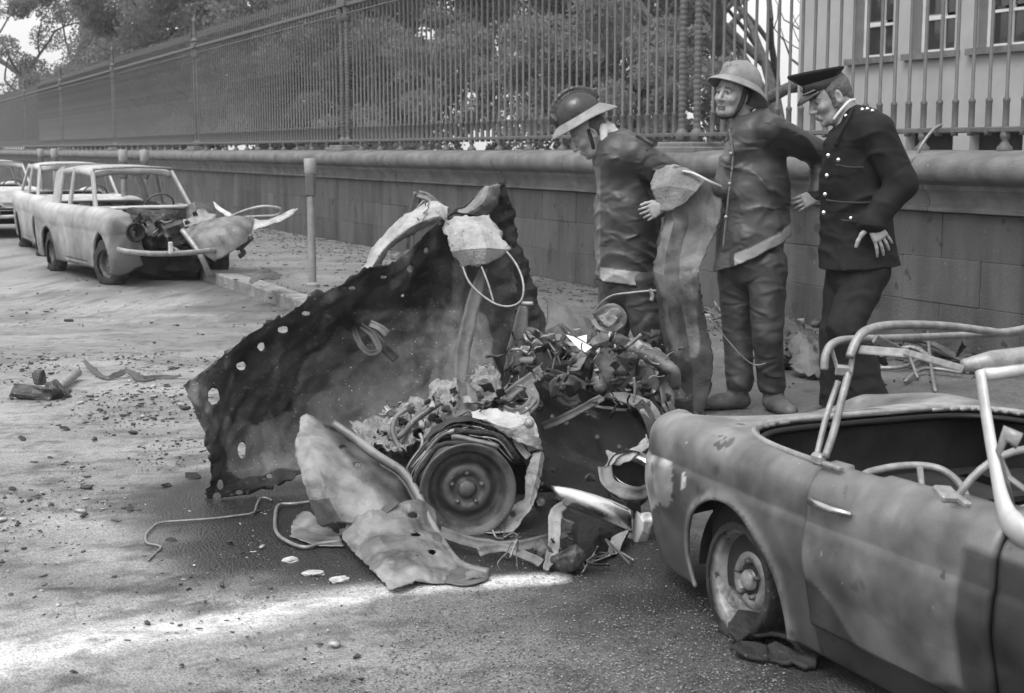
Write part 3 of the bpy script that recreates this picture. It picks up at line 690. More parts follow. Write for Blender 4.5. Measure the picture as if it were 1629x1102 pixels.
# cockpit tub
tb = MB(); A = [(-.25, -.575), (1.5, -.575), (1.5, .575), (-.25, .575)]
tb.add([(x, y, .12) for x, y in A] + [(x, y * .99, .61) for x, y in A], [(0, 1, 2, 3), (0, 4, 5, 1), (1, 5, 6, 2), (2, 6, 7, 3), (3, 7, 4, 0)])
tb.box((-.02, 0, .40), (.42, 1.1, .02)); tb.box((.80, 0, .2), (1.0, .18, .16), bev=.03)
tb.build('cockpit_tub', M['dark'], road, False, world=False)
ins = MB(); ins.tube(cr([lu(1362, 790, 4.0), lu(1372, 758, 4.05), (lu(1400, 747, 4.08)), lu(1440, 741, 4.1), lu(1478, 742, 4.1), lu(1508, 753, 4.08), lu(1534, 782, 4.05), lu(1545, 830, 4.0)], 4), .012, 8); ins.tube([lu(1463, 744, 4.08), lu(1470, 800, 4.0)], .010, 6); ins.tube([lu(1370, 770, 4.04), lu(1530, 790, 4.04)], .007, 6); ins.build('seat_frame', M['tube'], road, True, world=False)
ins = MB(); ins.tube([(.62, -.42, .30), (.60, -.40, .50), (.62, -.30, .57), (.66, -.15, .58), (.68, -.02, .53), (.72, .0, .30)], .011, 8); ins.build('seat_frame', M['tube'], road, True, world=False)
ang = np.linspace(0, 2 * math.pi, 33); q = [SW + np.array((.055 * math.cos(a), .17 * math.sin(a), .16 * math.cos(a) * .95)) for a in ang]
st = MB().tube(q, .0105, 8, cap=False); 
for a in (0.4, 2.5, 4.7): st.tube([SW2, SW + np.array((.055 * math.cos(a), .17 * math.sin(a), .15 * math.cos(a)))], .006, 6)
st.tube([SW2, (1.4, .28, .44)], .016, 8); st.build('steering_wheel', M['tube'], road, True, world=False)
MB().box((1.36, 0, .55), (.10, 1.08, .16), bev=.03).build('dashboard', M['dark'], road, world=False)
# windscreen frame
wf = MB()
def flatbar(mb, a, b, wd, th, nrm):
    a, b, nrm = np.array(a, float), np.array(b, float), np.array(nrm, float); t = (b - a) / np.linalg.norm(b - a); nrm = nrm - t * (nrm @ t); nrm /= np.linalg.norm(nrm); s_ = np.cross(t, nrm)
    P = []
    for p in (a, b):
        for (i, j) in ((-1, -.6), (-.7, -1), (.7, -1), (1, -.6), (1, .6), (.7, 1), (-.7, 1), (-1, .6)): P.append(p + s_ * wd / 2 * i + nrm * th / 2 * j)
    mb.add(P, [(i, (i + 1) % 8, 8 + (i + 1) % 8, 8 + i) for i in range(8)] + [tuple(range(8))[::-1], tuple(range(8, 16))])
for sy in (1, -1):
    wf = MB(); wf.tube(cr([(1.035, .575 * sy, 1.01), (1.09, .595 * sy, .90), (1.15, .612 * sy, .78), (1.195, .622 * sy, .705), (1.24, .630 * sy, .67), (1.31, .635 * sy, .655)], 5), list(np.interp(np.linspace(0, 5, 26), [0, 1, 2, 3, 4, 4.7, 5], [.019, .020, .021, .029, .040, .036, .010])), 14, flat=.62)
    wf.build('windscreen_pillar', M['white_trim'], road, True, world=False)
wf = MB(); pts = [(1.03 + .05 * (1 - (y / .56) ** 2), y, 1.0 + .025 * (1 - (y / .56) ** 2)) for y in np.linspace(-.56, .56, 15)]
wf.tube(pts, .017, 8); wf.build('windscreen_header', M['white_trim'], road, True, world=False)
hd = MB(); pts = [(1.0 + .06 * (1 - (y / .60) ** 2), y, 1.022 + .03 * (1 - (y / .6) ** 2)) for y in np.linspace(-.60, .60, 17)]
hd.tube(pts, [.016] + [.028] * 15 + [.016], 10); hd.build('hood_front_bar', M['tube'], road, True, world=False)
MB().tube([(1.26 + .05 * (1 - (y / .56) ** 2), y, .665) for y in np.linspace(-.6, .6, 9)], .018, 8).build('scuttle_bar', M['white_trim'], road, True, world=False)
# the bare hood frame, tubes folded from their pivots behind the doors; positions given where they stand over the car
h1 = cr([lu(1299, 727, 4.06), lu(1312, 672, 4.10), lu(1322, 640, 4.12), lu(1334, 606, 4.14)], 4)
h2 = cr([lu(1313, 727, 4.03), lu(1326, 688, 4.05), lu(1338, 640, 4.07), lu(1351, 590, 4.10)], 4)
hf = MB().tube(h1, .0095, 8).tube(h2, .0115, 8); hf.build('hood_link', M['tube'], road, True, world=False)
b1 = cr([lu(1311, 588, 4.12), lu(1314, 563, 4.13), lu(1326, 546, 4.16), lu(1352, 540, 4.22), lu(1420, 538, 4.45), lu(1520, 534, 4.80), lu(1640, 529, 5.12), lu(1700, 530, 5.25), lu(1735, 560, 5.3), lu(1740, 640, 5.3)], 6)
MB().tube(b1, .0125, 10).build('hood_bow', M['tube'], road, True, world=False)
b2 = cr([lu(1352, 568, 4.08), lu(1361, 545, 4.10), lu(1378, 526, 4.14), lu(1420, 517, 4.3), lu(1500, 518, 4.6), lu(1570, 526, 4.85), lu(1600, 528, 4.95), lu(1690, 515, 5.2), lu(1740, 540, 5.3), lu(1745, 640, 5.3)], 6)
MB().tube(b2, .0135, 10).build('hood_bow', M['tube'], road, True, world=False)
br = MB(); flatbar(br, lu(1322, 551, 4.15), lu(1334, 592, 4.13), .014, .006, (0, 1, 0)); flatbar(br, lu(1352, 592, 4.09), lu(1360, 545, 4.1), .02, .008, (0, 1, 0)); flatbar(br, lu(1330, 588, 4.1), lu(1356, 590, 4.1), .03, .02, (0, 1, 0))
flatbar(br, lu(1392, 538, 4.15), lu(1440, 562, 4.3), .026, .008, (0, 1, .5)); br.build('hinge_plate', M['tube'], road, world=False)
br = MB(); flatbar(br, lu(1368, 556, 4.1), lu(1444, 562, 3.98), .026, .008, (0, 1, .5)); flatbar(br, lu(1440, 560, 3.98), lu(1530, 586, 3.45), .018, .008, (0, 1, .5)); br.build('hood_side_rail', M['tube'], road, world=False)
MB().box(L2(U(1302, 730, 4.05)), (.05, .03, .035), bev=.008).box(lu(1322, 740, 4.0), (.10, .02, .012), bev=.003).build('hood_pivot', M['tube'], road, world=False)
MB().box(lu(1506, 786, 3.42), (.07, .05, .02), rot=(.1, .2, .3), bev=.005).box(lu(1524, 792, 3.40), (.09, .02, .015), rot=(.1, .2, .1), bev=.003).build('quarter_light_catch', M['tube'], road, world=False)
MB().tube([lu(1622, 702, 3.0), lu(1600, 690, 3.02), lu(1588, 720, 3.05), lu(1606, 760, 3.05), lu(1660, 800, 3.0)], .02, 6, flat=.25).build('quarter_light_frame', M['tube'], road, True, world=False)
# wheels and arch liners
for (u, sd_) in ((0, 1), (0, -1), (2.03, 1), (2.03, -1)):
    n_ = 22; V = []
    for i in range(n_ + 1):
        a = math.pi * i / n_; 
        for y in (.60, .36): V.append((u + .290 * math.cos(a), sd_ * y, max(.06, .15 + .290 * math.sin(a))))
    F = [(2 * i, 2 * i + 1, 2 * i + 3, 2 * i + 2) for i in range(n_)] + [tuple(2 * i + 1 for i in range(n_ + 1))]
    mk('wheel_well', V, F, M['dark'], road, True, None, False)
rwh = wheel_parts(road, 'wheel', (0, .568, .175), math.pi, .186, .008, 1, .13, .176, tilt=R(-3), rmat='barerim')
wheel_parts(road, 'wheel', (0, -.575, .205), math.pi, .19, .03, -1, .14, .195)
wheel_parts(road, 'wheel', (2.03, .575, .205), math.pi, .19, .03, 1, .14, .195); wheel_parts(road, 'wheel', (2.03, -.575, .205), math.pi, .19, .03, -1, .14, .195)

# ------------------------------------------------------------------ the pale wrecked saloons on the left
def saloon(label, loc, heading, wreck, tone_s=1.0, boxy=False):
    t = thing('wrecked_saloon', label, 'car', (loc[0], loc[1], 0), heading, 'bomb damaged saloon cars along the kerb')
    t.scale = (1, -1, 1); belt = .86
    def w_(u): 
        k = np.clip((-.35 - u) / .55, 0, 1); f = np.clip((u - 2.35) / .70, 0, 1)
        return .70 * (1 - k ** 4) ** .3 * (1 - .5 * f ** 3.0) ** 1 + .012
    def T(u): return belt + .05 * smooth(-.1, -.6, u) - .14 * smooth(-.70, -.9, u) - .035 * smooth(1.75, 2.5, u) - .22 * smooth(2.75, 3.05, u) ** 2
    def B(u): return .17 + .10 * smooth(-.4, -.9, u) + .10 * smooth(2.7, 3.05, u)
    h_ = np.linspace(0, 1, 22)
    def ring(u):
        a, Tt, Bb = max(w_(u), .05), T(u), B(u); Z = Bb + h_ * (Tt - .10 - Bb); q_ = (Z - Bb) / (Tt - Bb)
        y = a - .05 * (1 - q_) ** 2 - .03 * q_ ** 3 + .012 * smooth(.66, .70, q_) * smooth(.9, .8, q_)
        y0 = y[-1]; arc = [(y0 - .10 + .10 * math.cos(b), Tt - .10 + .10 * math.sin(b)) for b in np.linspace(.15, 1.5, 6)]
        dip = .07 * smooth(1.7, 2.2, u) + .05 * smooth(-.2, -.6, u)
        top = [(yy, Tt - dip * (1 - smooth(.0, .10, yy - y0 + .30))) for yy in np.linspace(y0 - .11, 0, 14)]
        half = np.concatenate([np.stack([y, Z], 1), arc, top]); return np.concatenate([half, half[:-1][::-1] * np.array((-1, 1))])
    us_ = np.unique(np.round(np.concatenate([np.arange(-.9, 3.06, .035), [-.89, -.88, 3.04, 3.05], [.728, .736, 1.642, 1.65]]), 4))
    def part(u, y, z, j):
        if -.15 < u < 1.72 and abs(y) < .60 and z > .74: return None
        if wreck and u > 1.80 and abs(y) < .50 and z > .55: return None
        if wreck and u > 1.95 and y < -.1 and z > .42: return None
        if wreck and u > 2.55 and y < .44: return None
        if .728 < u < .736 or 1.642 < u < 1.65: return None if z > .22 else 'body'
        if .736 < u < 1.642 and z > .22 and abs(y) > .5: return 'door_n' if y > 0 else 'door_f'
        if u > 1.8 and abs(y) < .5 and z > .6: return 'bonnet'
        return 'body'
    PR = shell(us_, ring, part, arches=((0, .27, .31), (2.3, .27, .33)), flare=.012)
    if wreck:
        for k_ in PR:
            V = PR[k_][0]; f = smooth(1.9, 3.0, V[:, 0]); V += np.stack([fbm(V * 3, 3) * .05, fbm(V * 3, 4) * .06, fbm(V * 4, 5) * .05], -1) * f[:, None]
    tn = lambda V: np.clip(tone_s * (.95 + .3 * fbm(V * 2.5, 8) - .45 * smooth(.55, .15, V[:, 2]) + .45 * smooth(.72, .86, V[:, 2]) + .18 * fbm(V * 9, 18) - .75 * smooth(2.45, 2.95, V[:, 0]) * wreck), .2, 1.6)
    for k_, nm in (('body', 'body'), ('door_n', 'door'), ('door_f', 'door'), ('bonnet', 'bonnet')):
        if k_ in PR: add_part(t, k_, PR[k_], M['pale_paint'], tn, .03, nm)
    # roof, crowned, with the pillars under it; the glass is blown out
    rx0, rx1 = (-.16, 1.34) if not boxy else (-.25, 1.36)
    nu, nv = 26, 22; V = []
    for i in range(nu):
        u = rx0 + (rx1 - rx0) * i / (nu - 1); e = 2 * i / (nu - 1) - 1
        for j in range(nv):
            v = 2 * j / (nv - 1) - 1; y = v * (.535 - .03 * abs(e) ** 3)
            V.append((u, y, 1.375 - .055 * abs(v) ** 3.5 - .05 * abs(e) ** 3.2 + .0))
    add_part(t, 'roof', (np.array(V), grid_faces(nu, nv)), M['pale_paint'], lambda V: np.full(len(V), 1.3 * tone_s) + .15 * fbm(V * 4, 3), .07)
    for sy in (1, -1):
        for (a, b, wd) in (((1.74, .60, .82), (1.315, .495, 1.30), .07), ((.70, .625, .80), (.66, .515, 1.33), .085), ((.10 if not boxy else -.35, .62, .82), (-.06, .495, 1.31), .30 if not boxy else .12)):
            p = MB(); flatbar(p, (a[0], a[1] * sy, a[2]), (b[0], b[1] * sy, b[2]), wd, .04, (0, sy, .3)); o = p.build('pillar', M['pale_paint'], t, world=False)
            o.data.attributes.new('tone', 'FLOAT', 'POINT').data.foreach_set('value', np.full(len(o.data.vertices), 1.05 * tone_s, dtype=np.float32))
        p = MB().tube([(-.12, .60 * sy, .85), (1.74, .615 * sy, .845)], .022, 8); o = p.build('waist_rail', M['pale_paint'], t, True, world=False)
        o.data.attributes.new('tone', 'FLOAT', 'POINT').data.foreach_set('value', np.full(len(o.data.vertices), 1.05 * tone_s, dtype=np.float32))
    MB().tube([(1.76, .58, .855), (1.80, .3, .865), (1.81, 0, .87), (1.80, -.3, .865), (1.76, -.58, .855)], .025, 8).build('scuttle', M['white_trim'], t, True, world=False)
    MB().tube([(1.345, .50, 1.325), (1.37, .25, 1.345), (1.375, 0, 1.35), (1.37, -.25, 1.345), (1.345, -.50, 1.325)], .016, 6).build('screen_surround', M['tube'], t, True, world=False)
    tb = MB(); tb.add([(-.6, -.6, .2), (1.8, -.6, .2), (1.8, .6, .2), (-.6, .6, .2), (-.6, -.6, .7), (1.8, -.6, .72), (1.8, .6, .72), (-.6, .6, .7)], [(0, 1, 2, 3), (0, 4, 5, 1), (1, 5, 6, 2), (2, 6, 7, 3), (3, 7, 4, 0)])
    tb.build('cabin_tub', M['dark'], t, world=False)
    for (x, y) in ((.75, .30), (.75, -.30)):
        MB().box((x, y, .62), (.16, .48, .56), rot=(0, -.22, 0), bev=.05).build('seat', M['scrap'], t, world=False)
    MB().box((.0, 0, .60), (.16, 1.1, .5), rot=(0, -.25, 0), bev=.05).build('seat', M['scrap'], t, world=False)
    q_ = [np.array((1.38, -.30, .86)) + np.array((.09 * math.cos(a), .19 * math.sin(a), .16 * math.cos(a))) for a in np.linspace(0, 2 * math.pi, 25)]
    MB().tube(q_, .012, 6, cap=False).tube([(1.38, -.3, .86), (1.6, -.3, .75)], .015, 6).build('steering_wheel', M['iron'], t, True, world=False)
    # front end: grille, bumper, lamps
    bpn = cr([(2.90, .72, .45), (3.03, .66, .43), (3.12, .4, .40), (3.15, .15, .395), (3.15, -.1, .40), (3.12, -.3, .41), (3.09, -.38, .41)], 5)
    MB().tube(bpn, .032, 8, flat=.5).build('bumper', M['tube'] if wreck else M['white_trim'], t, True, world=False)
    MB().box((3.17, .20, .46), (.04, .05, .14), bev=.01).build('overrider', M['white_trim'], t, world=False)
    if not wreck:
        for y in (.52, -.52):
            MB().lathe([(.0, .02), (.07, .015), (.095, .0), (.105, -.02), (.10, -.05)], 20, 'x', (3.02, y, .64)).build('headlamp', M['tube'], t, True, world=False)
        g_ = MB()
        for z in (.50, .545, .59, .635): g_.box((3.03, 0, z), (.03, .80, .018), bev=.004)
        g_.build('grille', M['tube'], t, world=False)
    else:
        MB().lathe([(.0, -.10), (.06, -.07), (.095, -.02), (.115, .0), (.10, .005)], 20, 'x', (3.0, .54, .64)).build('headlamp_bowl', M['dark'], t, True, world=False)
    for (u, sy) in ((0, 1), (2.3, 1), (0, -1), (2.3, -1)):
        wheel_parts(t, 'wheel', (u, sy * .61, .25), math.pi + (R(-18) if (wreck and u > 1) else 0), .18, .11, sy, .17, .235)
    for (u, sy) in ((0, 1), (2.3, 1), (0, -1), (2.3, -1)):
        V = []; n_ = 14
        for i in range(n_ + 1):
            a = math.pi * i / n_
            for y in (.66, .36): V.append((u + .32 * math.cos(a), sy * y, .27 + .32 * math.sin(a)))
        mk('wheel_well', V, [(2 * i, 2 * i + 1, 2 * i + 3, 2 * i + 2) for i in range(n_)] + [tuple(2 * i + 1 for i in range(n_ + 1))], M['dark'], t, True, None, False)
    return t
def car_at(nf, heading_deg):                  # nf: ground spot of the near front wheel, heading from -Y towards +X
    h = R(heading_deg); F = np.array((math.sin(h), -math.cos(h))); near = np.array((-math.cos(h), -math.sin(h)))
    return nf - near * .6 - F * 2.3, math.atan2(F[1], F[0])
# ------------------------------------------------------------------ torn sheet metal
def folds(P, seed, amp, freq):
    rnd = np.random.default_rng(seed); d = 0
    for k in range(7):
        n_ = rnd.normal(size=3); n_ /= np.linalg.norm(n_); f = freq * rnd.uniform(.5, 1.9)
        x = P @ n_ * f + rnd.uniform(0, 9) + .35 * noise(P * freq * .8, seed + k); tri = 2 * np.abs(x - np.floor(x + .5))
        d = d + (tri - .5) / f ** .8 * freq ** .8
    return amp * d / 3
YO = 0.0                                     # how much farther than the nearest scrap the piece stands
def UU(q): return U(q[0], q[1], q[2] + YO)
def gz(V): return np.where((V[:, 0] - W0[0]) * NW[0] + (V[:, 1] - W0[1]) * NW[1] > KD, .137, .006)
def sheet(name, rows, m, parent=None, step=.014, amp=.012, freq=4.0, thick=.004, rag=.006, holes=(), tone=1.0, seed=1, world=True, px=True, tonefn=None, smooth_mesh=True, lin=False):
    """rows of control points (px, py, distance): a real bent sheet with depth, creased and torn at its edges."""
    C = np.array([[UU(q) if px else np.array(q, float) for q in r] for r in rows])
    nr, nc = C.shape[:2]
    def dens(L): return max(2, int(L / step))
    mu = max(2, dens(np.linalg.norm(np.diff(C, axis=1), axis=-1).sum(1).max() / (nc - 1))); mv = max(2, dens(np.linalg.norm(np.diff(C, axis=0), axis=-1).sum(0).max() / max(1, nr - 1)))
    ip_ = lin_ if lin else cr
    A = np.array([ip_(list(r), mu) for r in C]); A = np.array([ip_(list(A[:, j]), mv) for j in range(A.shape[1])]).transpose(1, 0, 2)
    ni, nj = A.shape[:2]; du = np.gradient(A, axis=1); dv = np.gradient(A, axis=0); N_ = np.cross(du, dv); N_ /= (np.linalg.norm(N_, axis=-1, keepdims=True) + 1e-9)
    Pf = A.reshape(-1, 3); D = (folds(Pf, seed, amp, freq) + folds(Pf + .04 * noise(Pf * 6, seed)[:, None], seed + 50, amp * .5, freq * 2.6) + fbm(Pf * 11, seed + 5, 3) * amp * .07).reshape(ni, nj)
    A = A + N_ * D[..., None]
    # tear the outline
    du = np.gradient(A, axis=1); dv = np.gradient(A, axis=0)
    for (sl, dr) in (((0, slice(None)), dv), ((-1, slice(None)), -dv), ((slice(None), 0), du), ((slice(None), -1), -du)):
        e = A[sl]; t_ = dr[sl]; t_ = t_ / (np.linalg.norm(t_, axis=-1, keepdims=True) + 1e-9)
        A[sl] = e + t_ * (rag * (1.5 * fbm(e * 11, seed + 9, 2) + noise(e * 50, seed + 3)))[:, None] + rag * .8 * np.stack([noise(e * 45, seed + q) for q in (20, 21, 22)], -1)
    V = A.reshape(-1, 3); F = grid_faces(ni, nj); keep = np.ones(len(F), bool)
    if len(holes):
        cx, cy = PX(V[F].mean(1)); vx, vy = PX(V)
        for (hx, hy, ha, hb) in holes:
            rem = ((cx - hx) / ha) ** 2 + ((cy - hy) / hb) ** 2 < 1; keep &= ~rem
            if not rem.any(): continue
            a_ = np.zeros(len(V), bool); a_[F[rem].ravel()] = True; b_ = np.zeros(len(V), bool); b_[F[~rem].ravel()] = True; q_ = np.where(a_ & b_)[0]
            c0 = V[F[rem]].mean((0, 1)); e_ = np.sqrt(((vx[q_] - hx) / ha) ** 2 + ((vy[q_] - hy) / hb) ** 2); wob = 1 + .16 * noise(V[q_] * 70, seed)
            V[q_] = c0 + (V[q_] - c0) * np.clip(wob / np.maximum(e_, .2), .6, 1.7)[:, None]
    F = F[keep]; V[:, 2] = np.maximum(V[:, 2], gz(V) + .004)
    tn = np.full(len(V), tone) if tonefn is None else tonefn(V, *PX(V))
    o = mk(name, V, F, m, parent, smooth_mesh, tn, world)
    smooth_by(o.data, 11)
    md = o.modifiers.new('thickness', 'SOLIDIFY'); md.thickness = thick; md.offset = 0
    return o
def strip(name, pts, wd, m, parent=None, tone=1.0, seed=1, amp=.004, thick=.004, twist=0.0, nrm=(0, -1, .3), px=True):
    P = np.array(cr([UU(q) if px else np.array(q, float) for q in pts], 5)); n = len(P); T_ = np.gradient(P, axis=0); T_ /= np.linalg.norm(T_, axis=1, keepdims=True)
    nn = np.array(nrm, float); B = np.cross(T_, nn); B /= np.linalg.norm(B, axis=1, keepdims=True); N_ = np.cross(B, T_)
    wv = np.interp(np.linspace(0, 1, n), np.linspace(0, 1, len(wd)), wd) if hasattr(wd, '__len__') else np.full(n, wd)
    tw = np.linspace(0, twist, n); V = []
    for v in np.linspace(-1, 1, 5):
        d = B * np.cos(tw)[:, None] + N_ * np.sin(tw)[:, None]; V.append(P + d * (wv / 2 * v)[:, None] + N_ * (.15 * wv * (v * v))[:, None])
    V = np.array(V).transpose(1, 0, 2).reshape(-1, 3); V = V + np.stack([noise(V * 30, seed + k) for k in range(3)], -1) * amp
    V[:, 2] = np.maximum(V[:, 2], gz(V) + .003)
    o = mk(name, V, grid_faces(n, 5), m, parent, True, np.full(len(V), tone)); md = o.modifiers.new('thickness', 'SOLIDIFY'); md.thickness = thick; md.offset = 0
    return o
def rod(name, pts, r, m, parent=None, px=True, n=8, sub=5):
    return MB().tube(cr([UU(q) if px else q for q in pts], sub), r, n).build(name, m, parent, True)
def attr_tone(o, v):
    o.data.attributes.new('tone', 'FLOAT', 'POINT').data.foreach_set('value', np.full(len(o.data.vertices), v, dtype=np.float32)); return o

wreck = thing('blown_up_car', 'torn twisted remains of a bombed car with one bare wheel facing the camera', 'car wreck', tuple(G(740, 856)))
YO = .38
# the great upstanding sheet of the floor and bulkhead
def bt(V, x, y):
    n_ = fbm(V * 5, 3); sc_ = fbm(V * np.array((16, 16, 4)), 14, 3); t = 1.35 + .7 * n_ + 2.6 * smooth(.35, .7, sc_) + .8 * smooth(.2, .6, fbm(V * 30, 15, 2))
    lt = np.clip(np.maximum(smooth(125, 35, seg_dist(x, y, [(560, 620), (650, 570), (710, 530)]) + 22 * n_), smooth(70, 15, seg_dist(x, y, [(385, 720), (455, 705)]) + 16 * n_) * .9), 0, 1)
    lt = smooth(.45, .51, lt + .30 * fbm(V * 4.5, 61, 3)) * (.85 + .10 * fbm(V * np.array((18, 18, 3)), 62, 3) - .5 * smooth(.45, .6, fbm(V * np.array((3, 3, 9)), 66, 3))); lt = lt * smooth(478 + 8, 500, y); rim_ = smooth(20, 6, seg_dist(x, y, [(335, 585), (400, 530), (470, 492), (560, 448)]) + 6 * n_) * .6
    return np.clip(t + lt * 4.6 + rim_ + 4.0 * (noise(V * 60, 4) > .86), .4, 7)
rows = [[(292, 612, 5.72), (338, 578, 5.78), (398, 528, 5.86), (470, 488, 5.98), (560, 442, 6.12), (640, 410, 6.25), (700, 352, 6.38), (762, 345, 6.5), (815, 400, 6.62)],
        [(312, 662, 5.70), (352, 640, 5.80), (415, 590, 5.98), (485, 548, 6.16), (568, 505, 6.30), (648, 468, 6.40), (712, 430, 6.45), (770, 430, 6.55), (820, 450, 6.64)],
        [(330, 715, 5.72), (368, 700, 5.85), (430, 655, 6.10), (500, 615, 6.32), (580, 570, 6.45), (656, 540, 6.50), (722, 510, 6.50), (775, 505, 6.55), (822, 510, 6.62)],
        [(332, 758, 5.80), (380, 745, 5.92), (445, 712, 6.12), (515, 675, 6.30), (590, 640, 6.40), (662, 605, 6.44), (728, 570, 6.46), (778, 560, 6.5), (822, 565, 6.58)],
        [(334, 794, 5.86), (396, 780, 5.94), (470, 758, 6.04), (530, 722, 6.14), (606, 690, 6.22), (672, 655, 6.26), (736, 625, 6.3), (782, 615, 6.35), (826, 610, 6.45)]]
sheet('floor_panel', rows, M['burnt'], wreck, step=.012, amp=.044, freq=2.3, rag=.018, seed=11, tonefn=bt, thick=.005,
      holes=[(450, 524, 8, 6), (415, 551, 6, 7), (383, 582, 8, 7), (340, 630, 10, 14), (384, 716, 7, 13), (428, 757, 5, 4), (380, 783, 6, 4), (345, 792, 7, 9), (486, 498, 7, 4), (652, 427, 5, 6), (677, 398, 4, 5), (640, 470, 3, 3), (350, 770, 5, 8), (560, 458, 6, 3), (610, 440, 5, 3)])
def st2(V, x, y): return np.clip(1.6 + .8 * fbm(V * 6, 5), .5, 3)
sheet('bulkhead_panel', [[(704, 352, 6.48), (740, 330, 6.52), (772, 298, 6.56), (804, 290, 6.6)], [(722, 372, 6.55), (760, 358, 6.60), (795, 345, 6.62), (818, 330, 6.64)], [(745, 420, 6.6), (785, 410, 6.66), (812, 398, 6.68), (824, 390, 6.70)],
       [(758, 470, 6.62), (800, 466, 6.68), (832, 462, 6.72), (852, 458, 6.76)], [(765, 520, 6.62), (806, 520, 6.66), (842, 520, 6.74), (868, 515, 6.80)], [(770, 590, 6.6), (806, 592, 6.64), (838, 590, 6.66), (862, 560, 6.74)]],
      M['burnt'], wreck, step=.014, amp=.030, freq=4.5, rag=.012, seed=21, lin=True, tonefn=st2)
sheet('torn_rim', [[(766, 300, 6.52), (778, 296, 6.5), (795, 294, 6.54)], [(752, 318, 6.5), (768, 322, 6.47), (790, 330, 6.52)], [(728, 336, 6.47), (742, 340, 6.45), (768, 350, 6.5)]], M['steel'], wreck, amp=.014, freq=9, seed=4, tone=1.3)
# pale folded flaps along the top
sheet('folded_flap', [[(703, 356, 6.40), (722, 345, 6.38), (750, 342, 6.38), (778, 344, 6.42)], [(712, 378, 6.30), (735, 368, 6.24), (765, 366, 6.24), (796, 372, 6.32)], [(718, 400, 6.26), (742, 396, 6.18), (775, 394, 6.18), (811, 397, 6.28)], [(737, 427, 6.26), (750, 422, 6.2), (770, 422, 6.2), (793, 410, 6.26)]],
      M['ash'], wreck, amp=.007, freq=3, rag=.010, seed=31, lin=True, tone=.80, step=.011)
sheet('curled_strip', [[(556, 446, 6.42), (578, 424, 6.44), (598, 388, 6.46), (640, 346, 6.48), (686, 322, 6.48), (712, 330, 6.46)], [(566, 448, 6.34), (590, 426, 6.35), (612, 394, 6.36), (650, 362, 6.36), (694, 344, 6.36), (712, 350, 6.40)], [(570, 452, 6.42), (596, 432, 6.43), (620, 396, 6.44), (656, 372, 6.44), (692, 354, 6.46), (708, 352, 6.46)]],
      M['ash'], wreck, amp=.010, freq=8, rag=.008, seed=33, tone=.8, step=.011)
sheet('torn_edge', [[(552, 462, 6.4), (575, 436, 6.4), (600, 428, 6.4)], [(560, 466, 6.34), (590, 452, 6.32), (612, 430, 6.36)]], M['burnt'], wreck, amp=.03, freq=12, rag=.02, seed=35, tone=3)
for i in range(9):                             # shredded wires at the top of the curled strip
    r_ = random.Random(i); x0, y0 = 690 + r_.uniform(-22, 16), 335 + r_.uniform(-10, 12)
    rod('frayed_wire', [(x0, y0, 6.42), (x0 + r_.uniform(-12, 12), y0 + r_.uniform(-12, 10), 6.38), (x0 + r_.uniform(-16, 16), y0 + r_.uniform(-6, 18), 6.36)], .003, M['wire'], wreck)
strip('brace', [(648, 440, 6.9), (652, 390, 6.9), (656, 345, 6.9), (666, 306, 6.9)], .045, M['steel'], wreck, 1.0)
strip('brace', [(664, 308, 6.88), (680, 314, 6.86), (702, 330, 6.84)], .04, M['steel'], wreck, .9)
YO = .30
strip('strap', [(770, 425, 6.38), (756, 470, 6.36), (744, 520, 6.32), (736, 560, 6.28), (732, 612, 6.22)], [.035, .06, .07, .07, .06], M['steel'], wreck, .8, nrm=(0, -1, .1))
strip('strap', [(832, 486, 6.4), (828, 515, 6.38), (820, 550, 6.36), (814, 592, 6.34)], [.04, .07, .08, .09], M['steel'], wreck, .7, nrm=(.3, -1, .1))
strip('latch_loop', [(560, 520, 6.28), (572, 545, 6.2), (588, 562, 6.18), (603, 555, 6.18), (592, 532, 6.22), (572, 518, 6.26)], .03, M['steel'], wreck, .45, nrm=(0, -1, 0))
strip('hinge', [(590, 530, 6.24), (606, 546, 6.2), (618, 560, 6.2), (630, 572, 6.2)], .04, M['burnt'], wreck, 1.5)
strip('hinge', [(588, 514, 6.26), (604, 522, 6.24), (616, 532, 6.24)], .035, M['steel'], wreck, .9)
for pts, r in (([(736, 424, 6.28), (746, 448, 6.24), (765, 468, 6.2), (790, 484, 6.16), (812, 487, 6.14), (828, 479, 6.14), (833, 462, 6.16), (830, 440, 6.2), (820, 418, 6.24), (806, 400, 6.28)], .0055),
               ([(766, 424, 6.26), (774, 444, 6.22), (780, 462, 6.2), (785, 480, 6.18)], .005), ([(830, 482, 6.15), (838, 483, 6.14), (848, 483, 6.14)], .011),
               ([(944, 520, 6.5), (946, 500, 6.48), (956, 482, 6.46), (974, 470, 6.44), (1000, 466, 6.42), (1028, 463, 6.4), (1044, 462, 6.4)], .0055), ([(1034, 460, 6.4), (1038, 470, 6.4), (1036, 478, 6.4)], .010)):
    rod('cable', pts, r, M['wire'], wreck)
YO = 0.0
